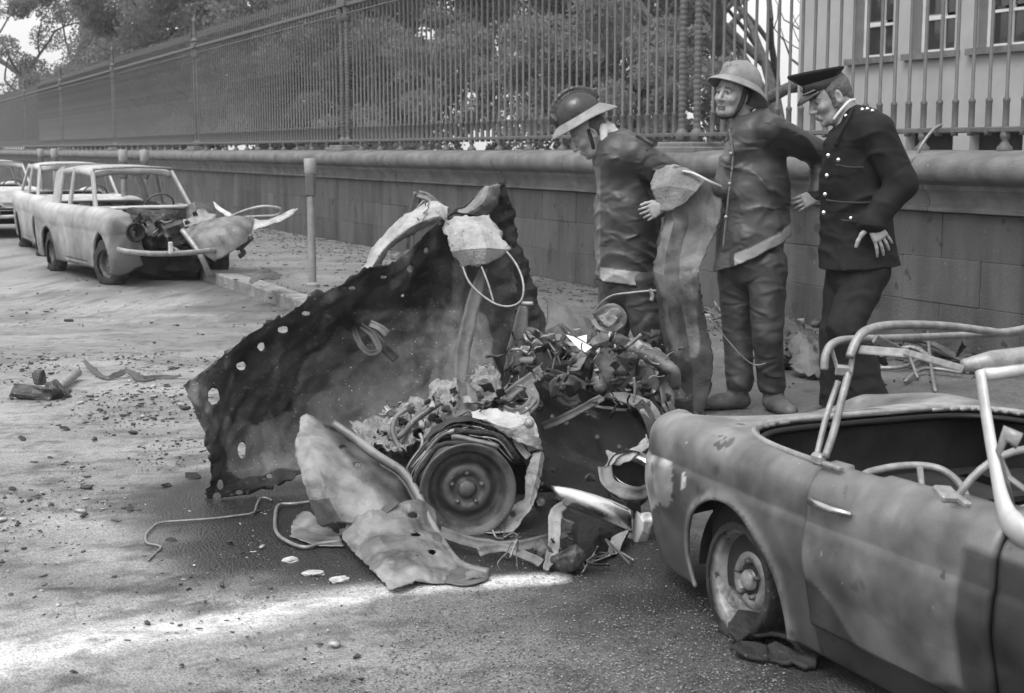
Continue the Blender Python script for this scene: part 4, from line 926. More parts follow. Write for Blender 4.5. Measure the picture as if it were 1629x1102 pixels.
# the wing and inner panels round the bare wheel
def ip(V, x, y): return np.clip(.85 + .45 * fbm(V * 6, 8) + .9 * (np.abs((y - 700) - .42 * (x - 850)) < 9) * smooth(840, 900, x), .3, 2.6)
sheet('inner_wing', [[(845, 588, 6.28), (882, 584, 6.34), (940, 602, 6.4), (1000, 622, 6.44), (1044, 650, 6.46)], [(848, 630, 6.22), (885, 628, 6.30), (945, 645, 6.34), (1005, 665, 6.38), (1046, 690, 6.4)],
       [(850, 672, 6.15), (890, 676, 6.22), (950, 695, 6.26), (1008, 715, 6.3), (1036, 722, 6.32)], [(852, 715, 6.08), (892, 730, 6.12), (950, 752, 6.16), (990, 770, 6.2), (1014, 780, 6.22)], [(856, 768, 6.05), (890, 785, 6.06), (940, 805, 6.08), (985, 822, 6.1), (1010, 830, 6.12)]],
      M['burnt'], wreck, amp=.012, freq=4, rag=.007, seed=41, tonefn=ip, step=.013)
for pts, wd, m_, tn in (([(797, 638, 6.15), (822, 618, 6.16), (845, 602, 6.18), (864, 588, 6.2)], .05, 'steel', 1.0), ([(868, 590, 6.22), (900, 600, 6.26), (950, 622, 6.30), (1000, 640, 6.32)], .035, 'steel', .8),
                        ([(862, 610, 6.2), (880, 622, 6.2), (900, 640, 6.24), (955, 664, 6.26)], .03, 'burnt', 2.6), ([(862, 680, 6.08), (900, 664, 6.02), (930, 648, 6.0), (958, 632, 6.0)], .035, 'steel', .8),
                        ([(962, 628, 6.22), (1000, 634, 6.18), (1028, 648, 6.14), (1048, 672, 6.12), (1062, 700, 6.12)], [.02, .05, .06, .05, .03], 'ash', .6), ([(945, 645, 6.22), (975, 650, 6.22), (1000, 652, 6.24)], .012, 'ash', .5)):
    strip('rib', pts, wd, M[m_], wreck, tn, seed=len(pts))
for i in range(16):
    x, y = random.Random(i + 40).uniform(870, 1000), 0; y = 600 + (x - 870) * .45 + random.Random(i + 9).choice((30, 60, 95, 130)); p = U(x, y, 6.2)
    MB().lathe([(.0, -.012), (.007, -.012), (.011, -.004), (.012, .02)], 8, 'y', p).build('rivet', M['steel'], wreck, True).data
for o in wreck.children:
    if o.name.startswith('rivet'): attr_tone(o, .9)
sheet('light_bracket', [[(748, 655, 6.0), (762, 650, 6.0), (782, 646, 6.0), (800, 655, 5.98), (818, 658, 5.96), (836, 650, 5.98)], [(752, 664, 5.96), (772, 668, 5.93), (792, 676, 5.92), (812, 682, 5.9), (838, 672, 5.9), (852, 680, 5.92)], [(760, 666, 5.98), (782, 676, 5.94), (806, 690, 5.92), (826, 704, 5.9), (848, 712, 5.9), (862, 714, 5.92)]], M['ash'], wreck, amp=.012, freq=8, rag=.006, seed=51, lin=True, tone=.9, step=.009)
sheet('light_bracket', [[(820, 655, 5.97), (838, 648, 5.96), (850, 668, 5.95)], [(824, 690, 5.93), (842, 690, 5.90), (858, 696, 5.9)], [(842, 718, 5.95), (852, 716, 5.92), (862, 714, 5.92)]], M['ash'], wreck, amp=.010, freq=8, seed=52, lin=True, tone=.85, step=.009)
strip('bracket_tail', [(818, 695, 5.96), (828, 712, 5.95), (842, 728, 5.94)], .03, M['ash'], wreck, .9)
MB().lathe([(.0, -.02), (.014, -.02), (.02, -.012), (.022, .0)], 14, 'y', U(842, 673, 5.88)).build('bolt', M['tube'], wreck, True)
sheet('torn_strip', [[(846, 718, 5.92), (862, 716, 5.92), (864, 722, 5.96)], [(838, 760, 5.86), (852, 764, 5.84), (860, 760, 5.88)], [(834, 792, 5.8), (842, 802, 5.76), (854, 790, 5.8)], [(800, 812, 5.74), (812, 836, 5.7), (838, 818, 5.72)], [(776, 838, 5.72), (786, 862, 5.66), (806, 862, 5.66)], [(762, 852, 5.72), (770, 878, 5.66), (782, 876, 5.64)]], M['ash'], wreck, amp=.014, freq=9, rag=.006, seed=55, lin=True, tone=.62, step=.009, holes=[(815, 818, 5, 5)])
w_ = wheel_parts(wreck, 'wheel', U(742, 776, 5.70) - np.array(wreck.location), R(9), .196, 0, 1, ground=9)
# burnt tyre bead wires and shreds round the rim
for i in range(26):
    r_ = random.Random(i + 70); a0 = r_.uniform(.1, 5.6); a1 = a0 + r_.uniform(.5, 1.8); rr = r_.uniform(.205, .245); yy = 5.66 + r_.uniform(.0, .16); c = U(742, 776, 5.70)
    if a0 > 2.9: a0 -= 2.6; a1 -= 2.6
    pts = [np.array((c[0] + (rr + .01 * math.sin(7 * a)) * math.cos(a), yy, c[2] + (rr + .012 * math.cos(5 * a + i)) * math.sin(a))) for a in np.linspace(a0, a1, 9)]
    MB().tube(pts, r_.choice((.0025, .004, .011)), 6).build('tyre_shred', M['rubber'] if i % 3 else M['wire'], wreck, True)
sheet('wheel_arch', [[(668, 720, 5.86), (690, 690, 5.88), (740, 668, 5.9), (800, 690, 5.92), (838, 740, 5.96), (850, 800, 5.98)], [(660, 716, 6.05), (686, 680, 6.08), (740, 658, 6.1), (804, 680, 6.1), (842, 734, 6.1), (856, 806, 6.1)]], M['burnt'], wreck, amp=.016, freq=6, rag=.012, seed=57, tone=1.3)
# chrome bumper end, lamp bowl and valance at the right
nb = 14; V = []
for i in range(nb):
    f = i / (nb - 1); a = U(884 + 122 * f, 790 + 30 * f + 14 * f * f, 5.62 + .10 * (f - .35) ** 2 - .08 * f); 
    for k in range(11):
        th = math.pi * (-.12 + .78 * k / 10); rr = .060 * (1 - .3 * (1 - f) ** 4); V.append(a + np.array((-.02 * math.cos(th) * (1 - f), -rr * math.sin(th) * .55, rr * math.cos(th))))
o = mk('bumper', V, grid_faces(nb, 11), M['chrome'], wreck); md = o.modifiers.new('t', 'SOLIDIFY'); md.thickness = .004
sheet('valance', [[(880, 815, 5.72), (905, 828, 5.66), (935, 838, 5.64)], [(888, 832, 5.72), (908, 846, 5.66), (934, 850, 5.64)], [(900, 846, 5.74), (914, 860, 5.7), (930, 858, 5.68)]], M['steel'], wreck, amp=.004, seed=61, tone=1.2)
lb = U(1006, 752, 5.74)
lamp = MB().lathe([(.095, -.030), (.105, -.022), (.108, .0), (.085, .012), (.085, .0), (.078, .02)], 30, 'y'); Rm = np.array(Matrix.Rotation(R(-52), 3, 'X') @ Matrix.Rotation(R(8), 3, 'Z'))
lamp.V = [tuple(Rm @ np.array(v) + lb) for v in lamp.V]; lamp.build('lamp_ring', M['chrome'], wreck, True, angle=50)
lamp = MB().lathe([(.088, .0), (.098, .04), (.095, .09), (.075, .14), (.04, .17), (.0, .18)], 26, 'y'); lamp.V = [tuple(Rm @ (np.array(v)) + lb + np.array((.0, .0, -.01))) for v in lamp.V]; attr_tone(lamp.build('lamp_bowl', M['steel'], wreck, True), .8)
sheet('lamp_shroud', [[(965, 715, 5.9), (985, 720, 5.84), (1010, 710, 5.86), (1030, 690, 5.94)], [(966, 745, 5.82), (985, 738, 5.76), (1008, 728, 5.78), (1034, 712, 5.9)]], M['ash'], wreck, amp=.012, freq=9, seed=63, tone=.7)
strip('lamp_band', [(962, 742, 5.7), (968, 768, 5.64), (990, 782, 5.58), (1015, 786, 5.58), (1034, 780, 5.62)], .055, M['steel'], wreck, 1.0, nrm=(0, -1, .5))
sheet('lamp_skirt', [[(972, 785, 5.66), (992, 795, 5.6), (1018, 796, 5.6)], [(978, 812, 5.66), (996, 828, 5.6), (1020, 828, 5.62)], [(990, 832, 5.7), (1004, 842, 5.68), (1022, 842, 5.7)]], M['steel'], wreck, amp=.006, seed=65, tone=.7)
# heap of engine scrap: castings, tubes, plates, loops
def lump(name, c, size, seed, m, rot=None, parent=wreck, facets=2):
    bm = bmesh.new(); bmesh.ops.create_cube(bm, size=1); bmesh.ops.subdivide_edges(bm, edges=bm.edges[:], cuts=facets + 1, use_grid_fill=True)
    V = np.array([v.co for v in bm.verts]); F = [[v.index for v in f.verts] for f in bm.faces]; bm.free()
    r_ = np.linalg.norm(V, axis=1, keepdims=True); V = V * (.72 + .28 * .6 / r_); V = V + np.stack([noise(V * 2.3 + seed * 3.1, k) for k in (1, 2, 3)], -1) * .16
    V = V * np.array(size); rnd = random.Random(seed); e = __import__('mathutils').Euler(rot or (rnd.uniform(-.6, .6), rnd.uniform(-.6, .6), rnd.uniform(-1, 1))).to_matrix()
    V = (np.array(e) @ V.T).T + np.array(c); o = mk(name, V, F, m, parent, False); 
    b = o.modifiers.new('b', 'BEVEL'); b.width = .004; b.segments = 1
    return o
for i, (px, py, Y, sx, sy, sz, m_) in enumerate([(985, 592, 6.35, .20, .2, .2, 'scrap'), (1045, 605, 6.5, .14, .2, .16, 'scrap'), (1000, 560, 6.65, .14, .15, .12, 'scrap'), (935, 570, 6.55, .12, .15, .14, 'scrap'), (1035, 650, 6.45, .14, .14, .18, 'scrap'), (895, 545, 6.7, .14, .12, .12, 'scrap'),
                                                 (965, 640, 6.6, .2, .2, .2, 'dark'), (870, 620, 6.75, .4, .3, .3, 'dark'), (1030, 700, 6.6, .3, .3, .4, 'dark'), (900, 700, 6.6, .5, .3, .5, 'dark'), (1060, 670, 6.7, .2, .2, .3, 'scrap'), (800, 700, 6.5, .3, .3, .3, 'dark'), (700, 700, 6.5, .5, .25, .25, 'dark'), (640, 720, 6.2, .25, .2, .14, 'scrap'), (845, 560, 6.8, .16, .14, .14, 'scrap')]):
    lump('casting', U(px, py, Y), (sx, sy, sz), i + 3, M[m_])
for pts, r in (([(990, 548, 6.25), (1040, 570, 6.2), (1085, 588, 6.2), (1072, 592, 6.2)], .0), ([(996, 552, 6.28), (1030, 566, 6.26), (1068, 586, 6.24)], .030), ([(1000, 540, 6.34), (1036, 556, 6.3), (1062, 574, 6.3)], .020),
               ([(1042, 568, 6.22), (1058, 582, 6.2), (1072, 590, 6.2), (1075, 612, 6.24)], .026), ([(828, 574, 6.4), (852, 574, 6.36)], .020), ([(985, 560, 6.22), (1004, 546, 6.2), (1020, 532, 6.18)], .008),
               ([(950, 600, 6.2), (956, 618, 6.18), (954, 612, 6.18)], .03), ([(870, 540, 6.4), (885, 562, 6.36), (892, 580, 6.34)], .004), ([(940, 545, 6.3), (920, 560, 6.3), (905, 575, 6.3)], .004), ([(840, 565, 6.3), (855, 552, 6.3), (870, 555, 6.3), (878, 572, 6.3)], .004), ([(1008, 600, 6.1), (1010, 618, 6.1), (1008, 640, 6.1)], .006), ([(885, 560, 6.3), (878, 590, 6.3)], .004),
               ([(620, 700, 6.0), (640, 690, 6.0), (660, 668, 6.0), (700, 640, 6.05)], .014), ([(640, 720, 5.95), (625, 690, 5.98), (630, 664, 6.0), (648, 650, 6.02)], .011), ([(660, 740, 5.9), (672, 705, 5.92), (668, 690, 5.95)], .008), ([(690, 690, 6.0), (740, 660, 6.1), (800, 632, 6.15)], .015)):
    if r: rod('scrap_tube', pts, r, M['steel'] if r > .01 else M['wire'], wreck)
for o in wreck.children:
    if o.name.startswith('scrap_tube') and o.data.materials[0] == M['steel']: attr_tone(o, 1.1)
for pts, wd, m_, tn in (([(828, 672, 5.98), (838, 655, 5.96), (850, 640, 5.98), (846, 622, 6.04), (838, 612, 6.08)], .045, 'steel', .9), ([(800, 650, 6.0), (815, 655, 5.98), (835, 650, 5.96), (850, 632, 5.98)], .035, 'steel', 1.0),
                        ([(884, 630, 6.1), (882, 612, 6.08), (896, 604, 6.08), (912, 606, 6.1), (920, 618, 6.14)], .045, 'steel', .9), ([(888, 630, 6.14), (905, 640, 6.12), (922, 634, 6.14)], .04, 'burnt', 2.2),
                        ([(948, 506, 6.5), (970, 492, 6.46), (988, 500, 6.46), (985, 516, 6.46), (965, 524, 6.46)], .05, 'steel', 1.0), ([(944, 508, 6.5), (952, 520, 6.44), (972, 526, 6.42), (990, 515, 6.44)], .02, 'steel', 1.3), ([(960, 500, 6.42), (968, 512, 6.4), (978, 498, 6.4), (985, 506, 6.42)], .05, 'ash', .5),
                        ([(836, 520, 6.5), (850, 532, 6.46), (868, 545, 6.44)], [.01, .06, .04], 'steel', .9), ([(1045, 590, 6.3), (1058, 615, 6.24), (1062, 645, 6.2), (1056, 670, 6.2)], .06, 'steel', .7), ([(1060, 640, 6.2), (1072, 665, 6.18), (1080, 690, 6.18)], .05, 'steel', 1.1),
                        ([(1015, 640, 6.15), (1030, 660, 6.12), (1040, 690, 6.1), (1046, 715, 6.12)], .05, 'burnt', 2.5), ([(1000, 600, 6.3), (1022, 592, 6.26), (1035, 612, 6.24), (1010, 622, 6.26)], .08, 'steel', .55)):
    strip('bent_bracket', pts, wd, M[m_], wreck, tn, seed=int(pts[0][0]))
sheet('plate', [[(865, 472, 6.9), (900, 488, 6.9), (935, 508, 6.9)], [(872, 498, 6.86), (905, 512, 6.84), (950, 528, 6.84)], [(862, 545, 6.8), (905, 548, 6.78), (945, 556, 6.78)]], M['steel'], wreck, amp=.016, freq=6, seed=71, tone=.8)
sheet('plate', [[(936, 545, 6.5), (955, 525, 6.55), (982, 532, 6.5)], [(942, 552, 6.46), (960, 545, 6.44), (975, 540, 6.46)]], M['steel'], wreck, amp=.01, seed=72, tone=1.2)
sheet('plate', [[(896, 535, 6.4), (915, 548, 6.36), (938, 560, 6.34)], [(894, 545, 6.36), (910, 562, 6.32), (926, 572, 6.32)], [(902, 556, 6.36), (914, 570, 6.33), (922, 576, 6.33)]], M['ash'], wreck, amp=.012, freq=10, seed=73, tone=.55)
sheet('plate', [[(906, 590, 6.3), (922, 572, 6.3), (936, 566, 6.3)], [(910, 592, 6.26), (924, 588, 6.26), (930, 572, 6.26)]], M['ash'], wreck, amp=.012, freq=10, seed=74, tone=.6)
sheet('plate', [[(836, 520, 6.46), (856, 530, 6.44), (896, 530, 6.44)], [(866, 552, 6.44), (880, 545, 6.42), (900, 538, 6.42)]], M['steel'], wreck, amp=.012, freq=8, seed=75, tone=.7)
mk('white_card', [U(900, 532, 6.3), U(912, 535, 6.29), U(942, 552, 6.28), U(930, 561, 6.27), U(916, 550, 6.28)], [(0, 1, 2, 3, 4)], M['paper'], wreck, False)
mk('white_card', [U(918, 536, 6.33), U(934, 532, 6.33), U(933, 545, 6.32)], [(0, 1, 2)], M['paper'], wreck, False)
sheet('tangle_plate', [[(752, 600, 6.2), (772, 582, 6.2), (790, 590, 6.18)], [(750, 620, 6.16), (775, 612, 6.14), (800, 622, 6.12)], [(756, 650, 6.12), (780, 640, 6.1), (812, 640, 6.1)]], M['ash'], wreck, amp=.03, freq=14, rag=.018, seed=81, tone=.45, step=.010)
sheet('mangled_panel', [[(726, 598, 6.2), (742, 606, 6.16), (758, 622, 6.14)], [(728, 640, 6.12), (744, 646, 6.08), (762, 650, 6.06)], [(716, 680, 6.0), (734, 680, 5.98), (758, 672, 5.98)]], M['steel'], wreck, amp=.016, freq=7, seed=82, tone=.8)
sheet('pierced_sheet', [[(560, 690, 6.3), (620, 655, 6.35), (690, 618, 6.4), (730, 610, 6.4)], [(575, 706, 6.1), (632, 682, 6.1), (694, 655, 6.15), (735, 640, 6.2)], [(590, 720, 5.95), (640, 710, 5.95), (690, 695, 5.98), (726, 680, 6.0)]], M['ash'], wreck, amp=.05, freq=12, rag=.02, seed=83, tone=.55, step=.010, holes=[(640, 672, 12, 6), (665, 690, 9, 9), (690, 665, 10, 7), (610, 690, 8, 5), (655, 655, 6, 5), (710, 650, 8, 6), (680, 640, 6, 4), (630, 700, 7, 5)])
for i in range(200):                            # small torn bits filling the heap
    r_ = random.Random(i + 300); x = r_.uniform(600, 1060); y = (655 + r_.uniform(-16, 60) - (x - 610) * .12) if x < 830 else ((560 + r_.uniform(-34, 80)) if i % 4 else r_.uniform(700, 850)); Y = 6.1 + r_.uniform(-.1, .35); k = r_.uniform(5, 17)
    a, b = r_.uniform(0, 6.28), r_.uniform(.8, 2.2); p = [(x, y, Y), (x + k * math.cos(a), y + k * math.sin(a) * .7, Y - .05), (x + k * math.cos(a + b), y + k * math.sin(a + b) * .7, Y + .04), (x + k * 1.1 * math.cos(a + b * .5), y + k * math.sin(a + b * .5), Y - .02)]
    sheet('torn_scrap', [[p[0], p[1]], [p[2], p[3]]], M[('steel', 'burnt', 'ash', 'steel')[i % 4]], wreck, amp=.010, freq=14, rag=.006, seed=i + 90, tone=(1.5, 1.6, .9, .45)[i % 4], step=.012, lin=True)

for i in range(130):                            # springs, wires and thin rods sticking out of the heap
    r_ = random.Random(i + 900); x = r_.uniform(600, 1065); y = (690 + r_.uniform(-30, 30) - (x - 610) * .12) if x < 800 else 560 + r_.uniform(-25, 110) + (x - 900) * .1; Y = 6.05 + r_.uniform(-.05, .3)
    pts = [(x, y, Y)]; a = r_.uniform(0, 6.28)
    for q in range(3): a += r_.uniform(-.9, .9); pts.append((pts[-1][0] + 9 * math.cos(a), pts[-1][1] + 8 * math.sin(a), Y + r_.uniform(-.06, .06)))
    rod('scrap_wire', pts, r_.choice((.0025, .003, .005, .007)), M[('wire', 'scrap', 'burntwire')[i % 3]] if False else M[('wire', 'scrap', 'rubber')[i % 3]], wreck, n=5, sub=3)
# ------------------------------------------------------------------ the torn wing lying in front
wing = thing('torn_wing_panel', 'long crumpled pale body panel with round holes leaning in front of the bare wheel', 'car panel', tuple(G(600, 900)))
def wt(V, x, y):
    n_ = fbm(V * 7, 2); edge = np.interp(y, [660, 720, 780, 830, 870, 940], [505, 548, 600, 640, 680, 700])
    return np.clip(1.7 + .35 * n_ - 1.1 * smooth(edge - 14, edge + 6, x + 8 * n_) * smooth(880, 850, y) + .8 * (noise(V * 5, 6) > .45) * smooth(700, 780, y) * smooth(620, 560, x), .45, 3.2)
sheet('panel', [[(478, 662, 5.92), (488, 655, 5.95), (512, 668, 5.96), (545, 690, 5.94), (560, 688, 5.98)], [(470, 700, 5.78), (492, 690, 5.76), (535, 702, 5.80), (585, 722, 5.84), (610, 726, 5.9)], [(476, 750, 5.66), (505, 742, 5.60), (560, 748, 5.66), (615, 752, 5.74), (650, 756, 5.8)],
       [(492, 795, 5.60), (525, 792, 5.50), (580, 794, 5.56), (640, 796, 5.62), (678, 805, 5.68)], [(512, 836, 5.60), (545, 830, 5.50), (596, 836, 5.48), (655, 845, 5.50), (700, 855, 5.54)]],
      M['steel'], wing, lin=True, amp=.024, freq=4, rag=.006, seed=102, tonefn=wt, step=.011, holes=[(544, 711, 7, 3), (569, 741, 5, 6), (520, 678, 3, 3)])
sheet('panel', [[(548, 828, 5.52), (578, 812, 5.46), (625, 805, 5.52), (662, 800, 5.58), (690, 815, 5.60)], [(544, 858, 5.42), (580, 846, 5.34), (630, 840, 5.36), (675, 840, 5.44), (705, 858, 5.46)], [(575, 890, 5.20), (605, 880, 5.14), (650, 872, 5.16), (695, 876, 5.20), (725, 895, 5.20)], [(604, 922, 5.00), (628, 915, 5.00), (662, 906, 5.03), (700, 906, 5.06), (748, 912, 5.08)], [(626, 943, 4.87), (642, 934, 4.88), (668, 920, 4.97), (706, 926, 4.97), (778, 918, 5.04)]],
      M['steel'], wing, amp=.030, freq=4.5, rag=.006, seed=104, tonefn=lambda V, x, y: np.clip(1.45 + .35 * fbm(V * 7, 2), .5, 2.6), step=.011, holes=[(657, 820, 8, 5), (662, 851, 8, 3), (687, 878, 6, 4), (664, 884, 2, 2)])
rl = cr([(530, 674, 5.95), (560, 694, 5.90), (600, 724, 5.82), (640, 750, 5.72), (662, 782, 5.64), (680, 820, 5.56), (700, 858, 5.46), (724, 892, 5.22), (745, 905, 5.12), (778, 912, 5.08)], 5)
attr_tone(MB().tube([U(*q) for q in rl], .020, 9, flat=.8).build('rolled_edge', M['steel'], wing, True), 1.35)
attr_tone(MB().tube([U(q[0] - 5, q[1] + 9, q[2] + .01) for q in rl[2:-6]], .012, 7).build('rolled_edge', M['steel'], wing, True), .6)
strip('torn_lip', [(540, 848, 5.5), (575, 838, 5.46), (605, 820, 5.48), (632, 796, 5.52)], .03, M['burnt'], wing, 2.4, nrm=(0, -1, 1))
sheet('torn_end', [[(706, 908, 5.08), (745, 900, 5.14), (775, 906, 5.12)], [(706, 928, 4.97), (745, 932, 4.95), (778, 922, 5.02)]], M['steel'], wing, amp=.006, seed=106, tone=.9)
# ------------------------------------------------------------------ the tall torn panel the bowed fireman holds
YO = .82
tall = thing('upright_torn_panel', 'tall torn door panel standing on end, held up by the bowed fireman', 'car panel', tuple(U(1100, 668, 7.55) * np.array((1, 1, 0)) + np.array((0, 0, .13))))
def tt(V, x, y):
    n_ = fbm(V * 8, 12); lt = 1.0 + .35 * n_; inner = (y < np.interp(x, [1035, 1060, 1100, 1150], [420, 350, 300, 285])); 
    hw_ = np.interp(y, [400, 430, 470, 530, 565, 580], [70, 36, 27, 25, 16, -6]) + 3 * n_; cx_ = np.interp(y, [420, 560], [1076, 1091]); dk = smooth(-2, 3, np.abs(x - cx_) - hw_)
    return np.clip((lt * smooth(520, 400, y) + (.85 + .25 * n_) * smooth(400, 520, y)) * (1 - dk) + dk * (.27 + .12 * n_) , .3, 2.4)
sheet('panel', [[(1052, 268, 6.98), (1078, 263, 6.93), (1104, 272, 6.95), (1130, 286, 6.94), (1153, 298, 6.90)], [(1040, 302, 6.97), (1064, 312, 6.90), (1094, 316, 6.95), (1124, 322, 6.94), (1148, 330, 6.88)], [(1056, 348, 6.96), (1072, 352, 6.89), (1096, 356, 6.93), (1120, 360, 6.92), (1140, 362, 6.87)],
       [(1044, 400, 6.94), (1060, 402, 6.87), (1082, 404, 6.91), (1104, 406, 6.90), (1120, 408, 6.88)], [(1038, 430, 6.92), (1056, 438, 6.85), (1080, 440, 6.89), (1100, 438, 6.88), (1112, 430, 6.86)], [(1050, 510, 6.88), (1066, 514, 6.81), (1090, 515, 6.85), (1110, 512, 6.84), (1122, 506, 6.82)],
       [(1066, 590, 6.83), (1080, 596, 6.76), (1102, 596, 6.80), (1120, 592, 6.79), (1134, 586, 6.78)], [(1084, 655, 6.78), (1092, 662, 6.73), (1104, 664, 6.75), (1116, 660, 6.75), (1124, 648, 6.76)]],
      M['steel'], tall, amp=.016, freq=3.4, rag=.010, seed=111, tonefn=tt, step=.011, thick=.006, lin=True)
sheet('folded_corner', [[(1044, 270, 6.98), (1072, 262, 6.94), (1100, 270, 6.9), (1126, 286, 6.88)], [(1036, 300, 6.94), (1064, 296, 6.88), (1092, 300, 6.85), (1108, 305, 6.84)], [(1050, 335, 6.93), (1064, 335, 6.88), (1078, 330, 6.86), (1090, 322, 6.85)]], M['ash'], tall, amp=.010, freq=7, rag=.006, seed=113, tone=.46, step=.011, lin=True)
rod('bright_edge', [(1086, 272, 6.9), (1104, 276, 6.86), (1128, 288, 6.84), (1152, 299, 6.88)], .008, M['white_trim'], tall)
MB().lathe([(.03, -.03), (.045, -.02), (.045, .02), (.03, .03)], 16, 'y', U(1102, 668, 7.5)).build('ring_end', M['scrap'], tall, True)
lump('torn_foot', U(1104, 666, 7.6), (.12, .1, .08), 44, M['scrap'], parent=tall)
YO = 0.0
# ------------------------------------------------------------------ figures: one smooth skin grown from tapered limbs
def surface_nets(Fd, org, h):
    ins = Fd < 0; nx, ny, nz = Fd.shape
    c = ins[:-1, :-1, :-1].astype(np.int8)
    cnt = np.zeros((nx - 1, ny - 1, nz - 1), np.int8)
    for a in (0, 1):
        for b in (0, 1):
            for d in (0, 1): cnt += ins[a:nx - 1 + a, b:ny - 1 + b, d:nz - 1 + d]
    act = (cnt > 0) & (cnt < 8); I = np.argwhere(act); idx = -np.ones(act.shape, np.int64); idx[act] = np.arange(len(I))
    acc = np.zeros((len(I), 3)); k = np.zeros(len(I)); i, j, l = I.T
    for ax in range(3):
        o1, o2 = [q for q in range(3) if q != ax]
        for a in (0, 1):
            for b in (0, 1):
                p = [i.copy(), j.copy(), l.copy()]; p[o1] = p[o1] + a; p[o2] = p[o2] + b; q = [v.copy() for v in p]; q[ax] = q[ax] + 1
                f0 = Fd[p[0], p[1], p[2]]; f1 = Fd[q[0], q[1], q[2]]; m = (f0 < 0) != (f1 < 0)
                t = np.where(m, f0 / np.where(m, f0 - f1, 1), 0); off = np.zeros((len(I), 3)); off[:, o1] = a; off[:, o2] = b; off[:, ax] = t
                acc[m] += off[m]; k[m] += 1
    V = (I + acc / k[:, None]) * h + org
    Fs = []
    for ax in range(3):
        o1, o2 = [(1, 2), (2, 0), (0, 1)][ax]
        sl0 = [slice(None)] * 3; sl1 = [slice(None)] * 3; sl0[ax] = slice(0, -1); sl1[ax] = slice(1, None)
        A = ins[tuple(sl0)]; B = ins[tuple(sl1)]; E = np.argwhere(A != B); E = E[(E[:, o1] > 0) & (E[:, o2] > 0)]
        E = E[(E[:, o1] < Fd.shape[o1] - 1) & (E[:, o2] < Fd.shape[o2] - 1)]
        if not len(E): continue
        fl = A[E[:, 0], E[:, 1], E[:, 2]]
        def g(d1, d2):
            q = E.copy(); q[:, o1] -= d1; q[:, o2] -= d2; return idx[q[:, 0], q[:, 1], q[:, 2]]
        Q = np.stack([g(0, 0), g(1, 0), g(1, 1), g(0, 1)], 1); Q[~fl] = Q[~fl][:, ::-1]; Fs.append(Q)
    return V, np.concatenate(Fs)
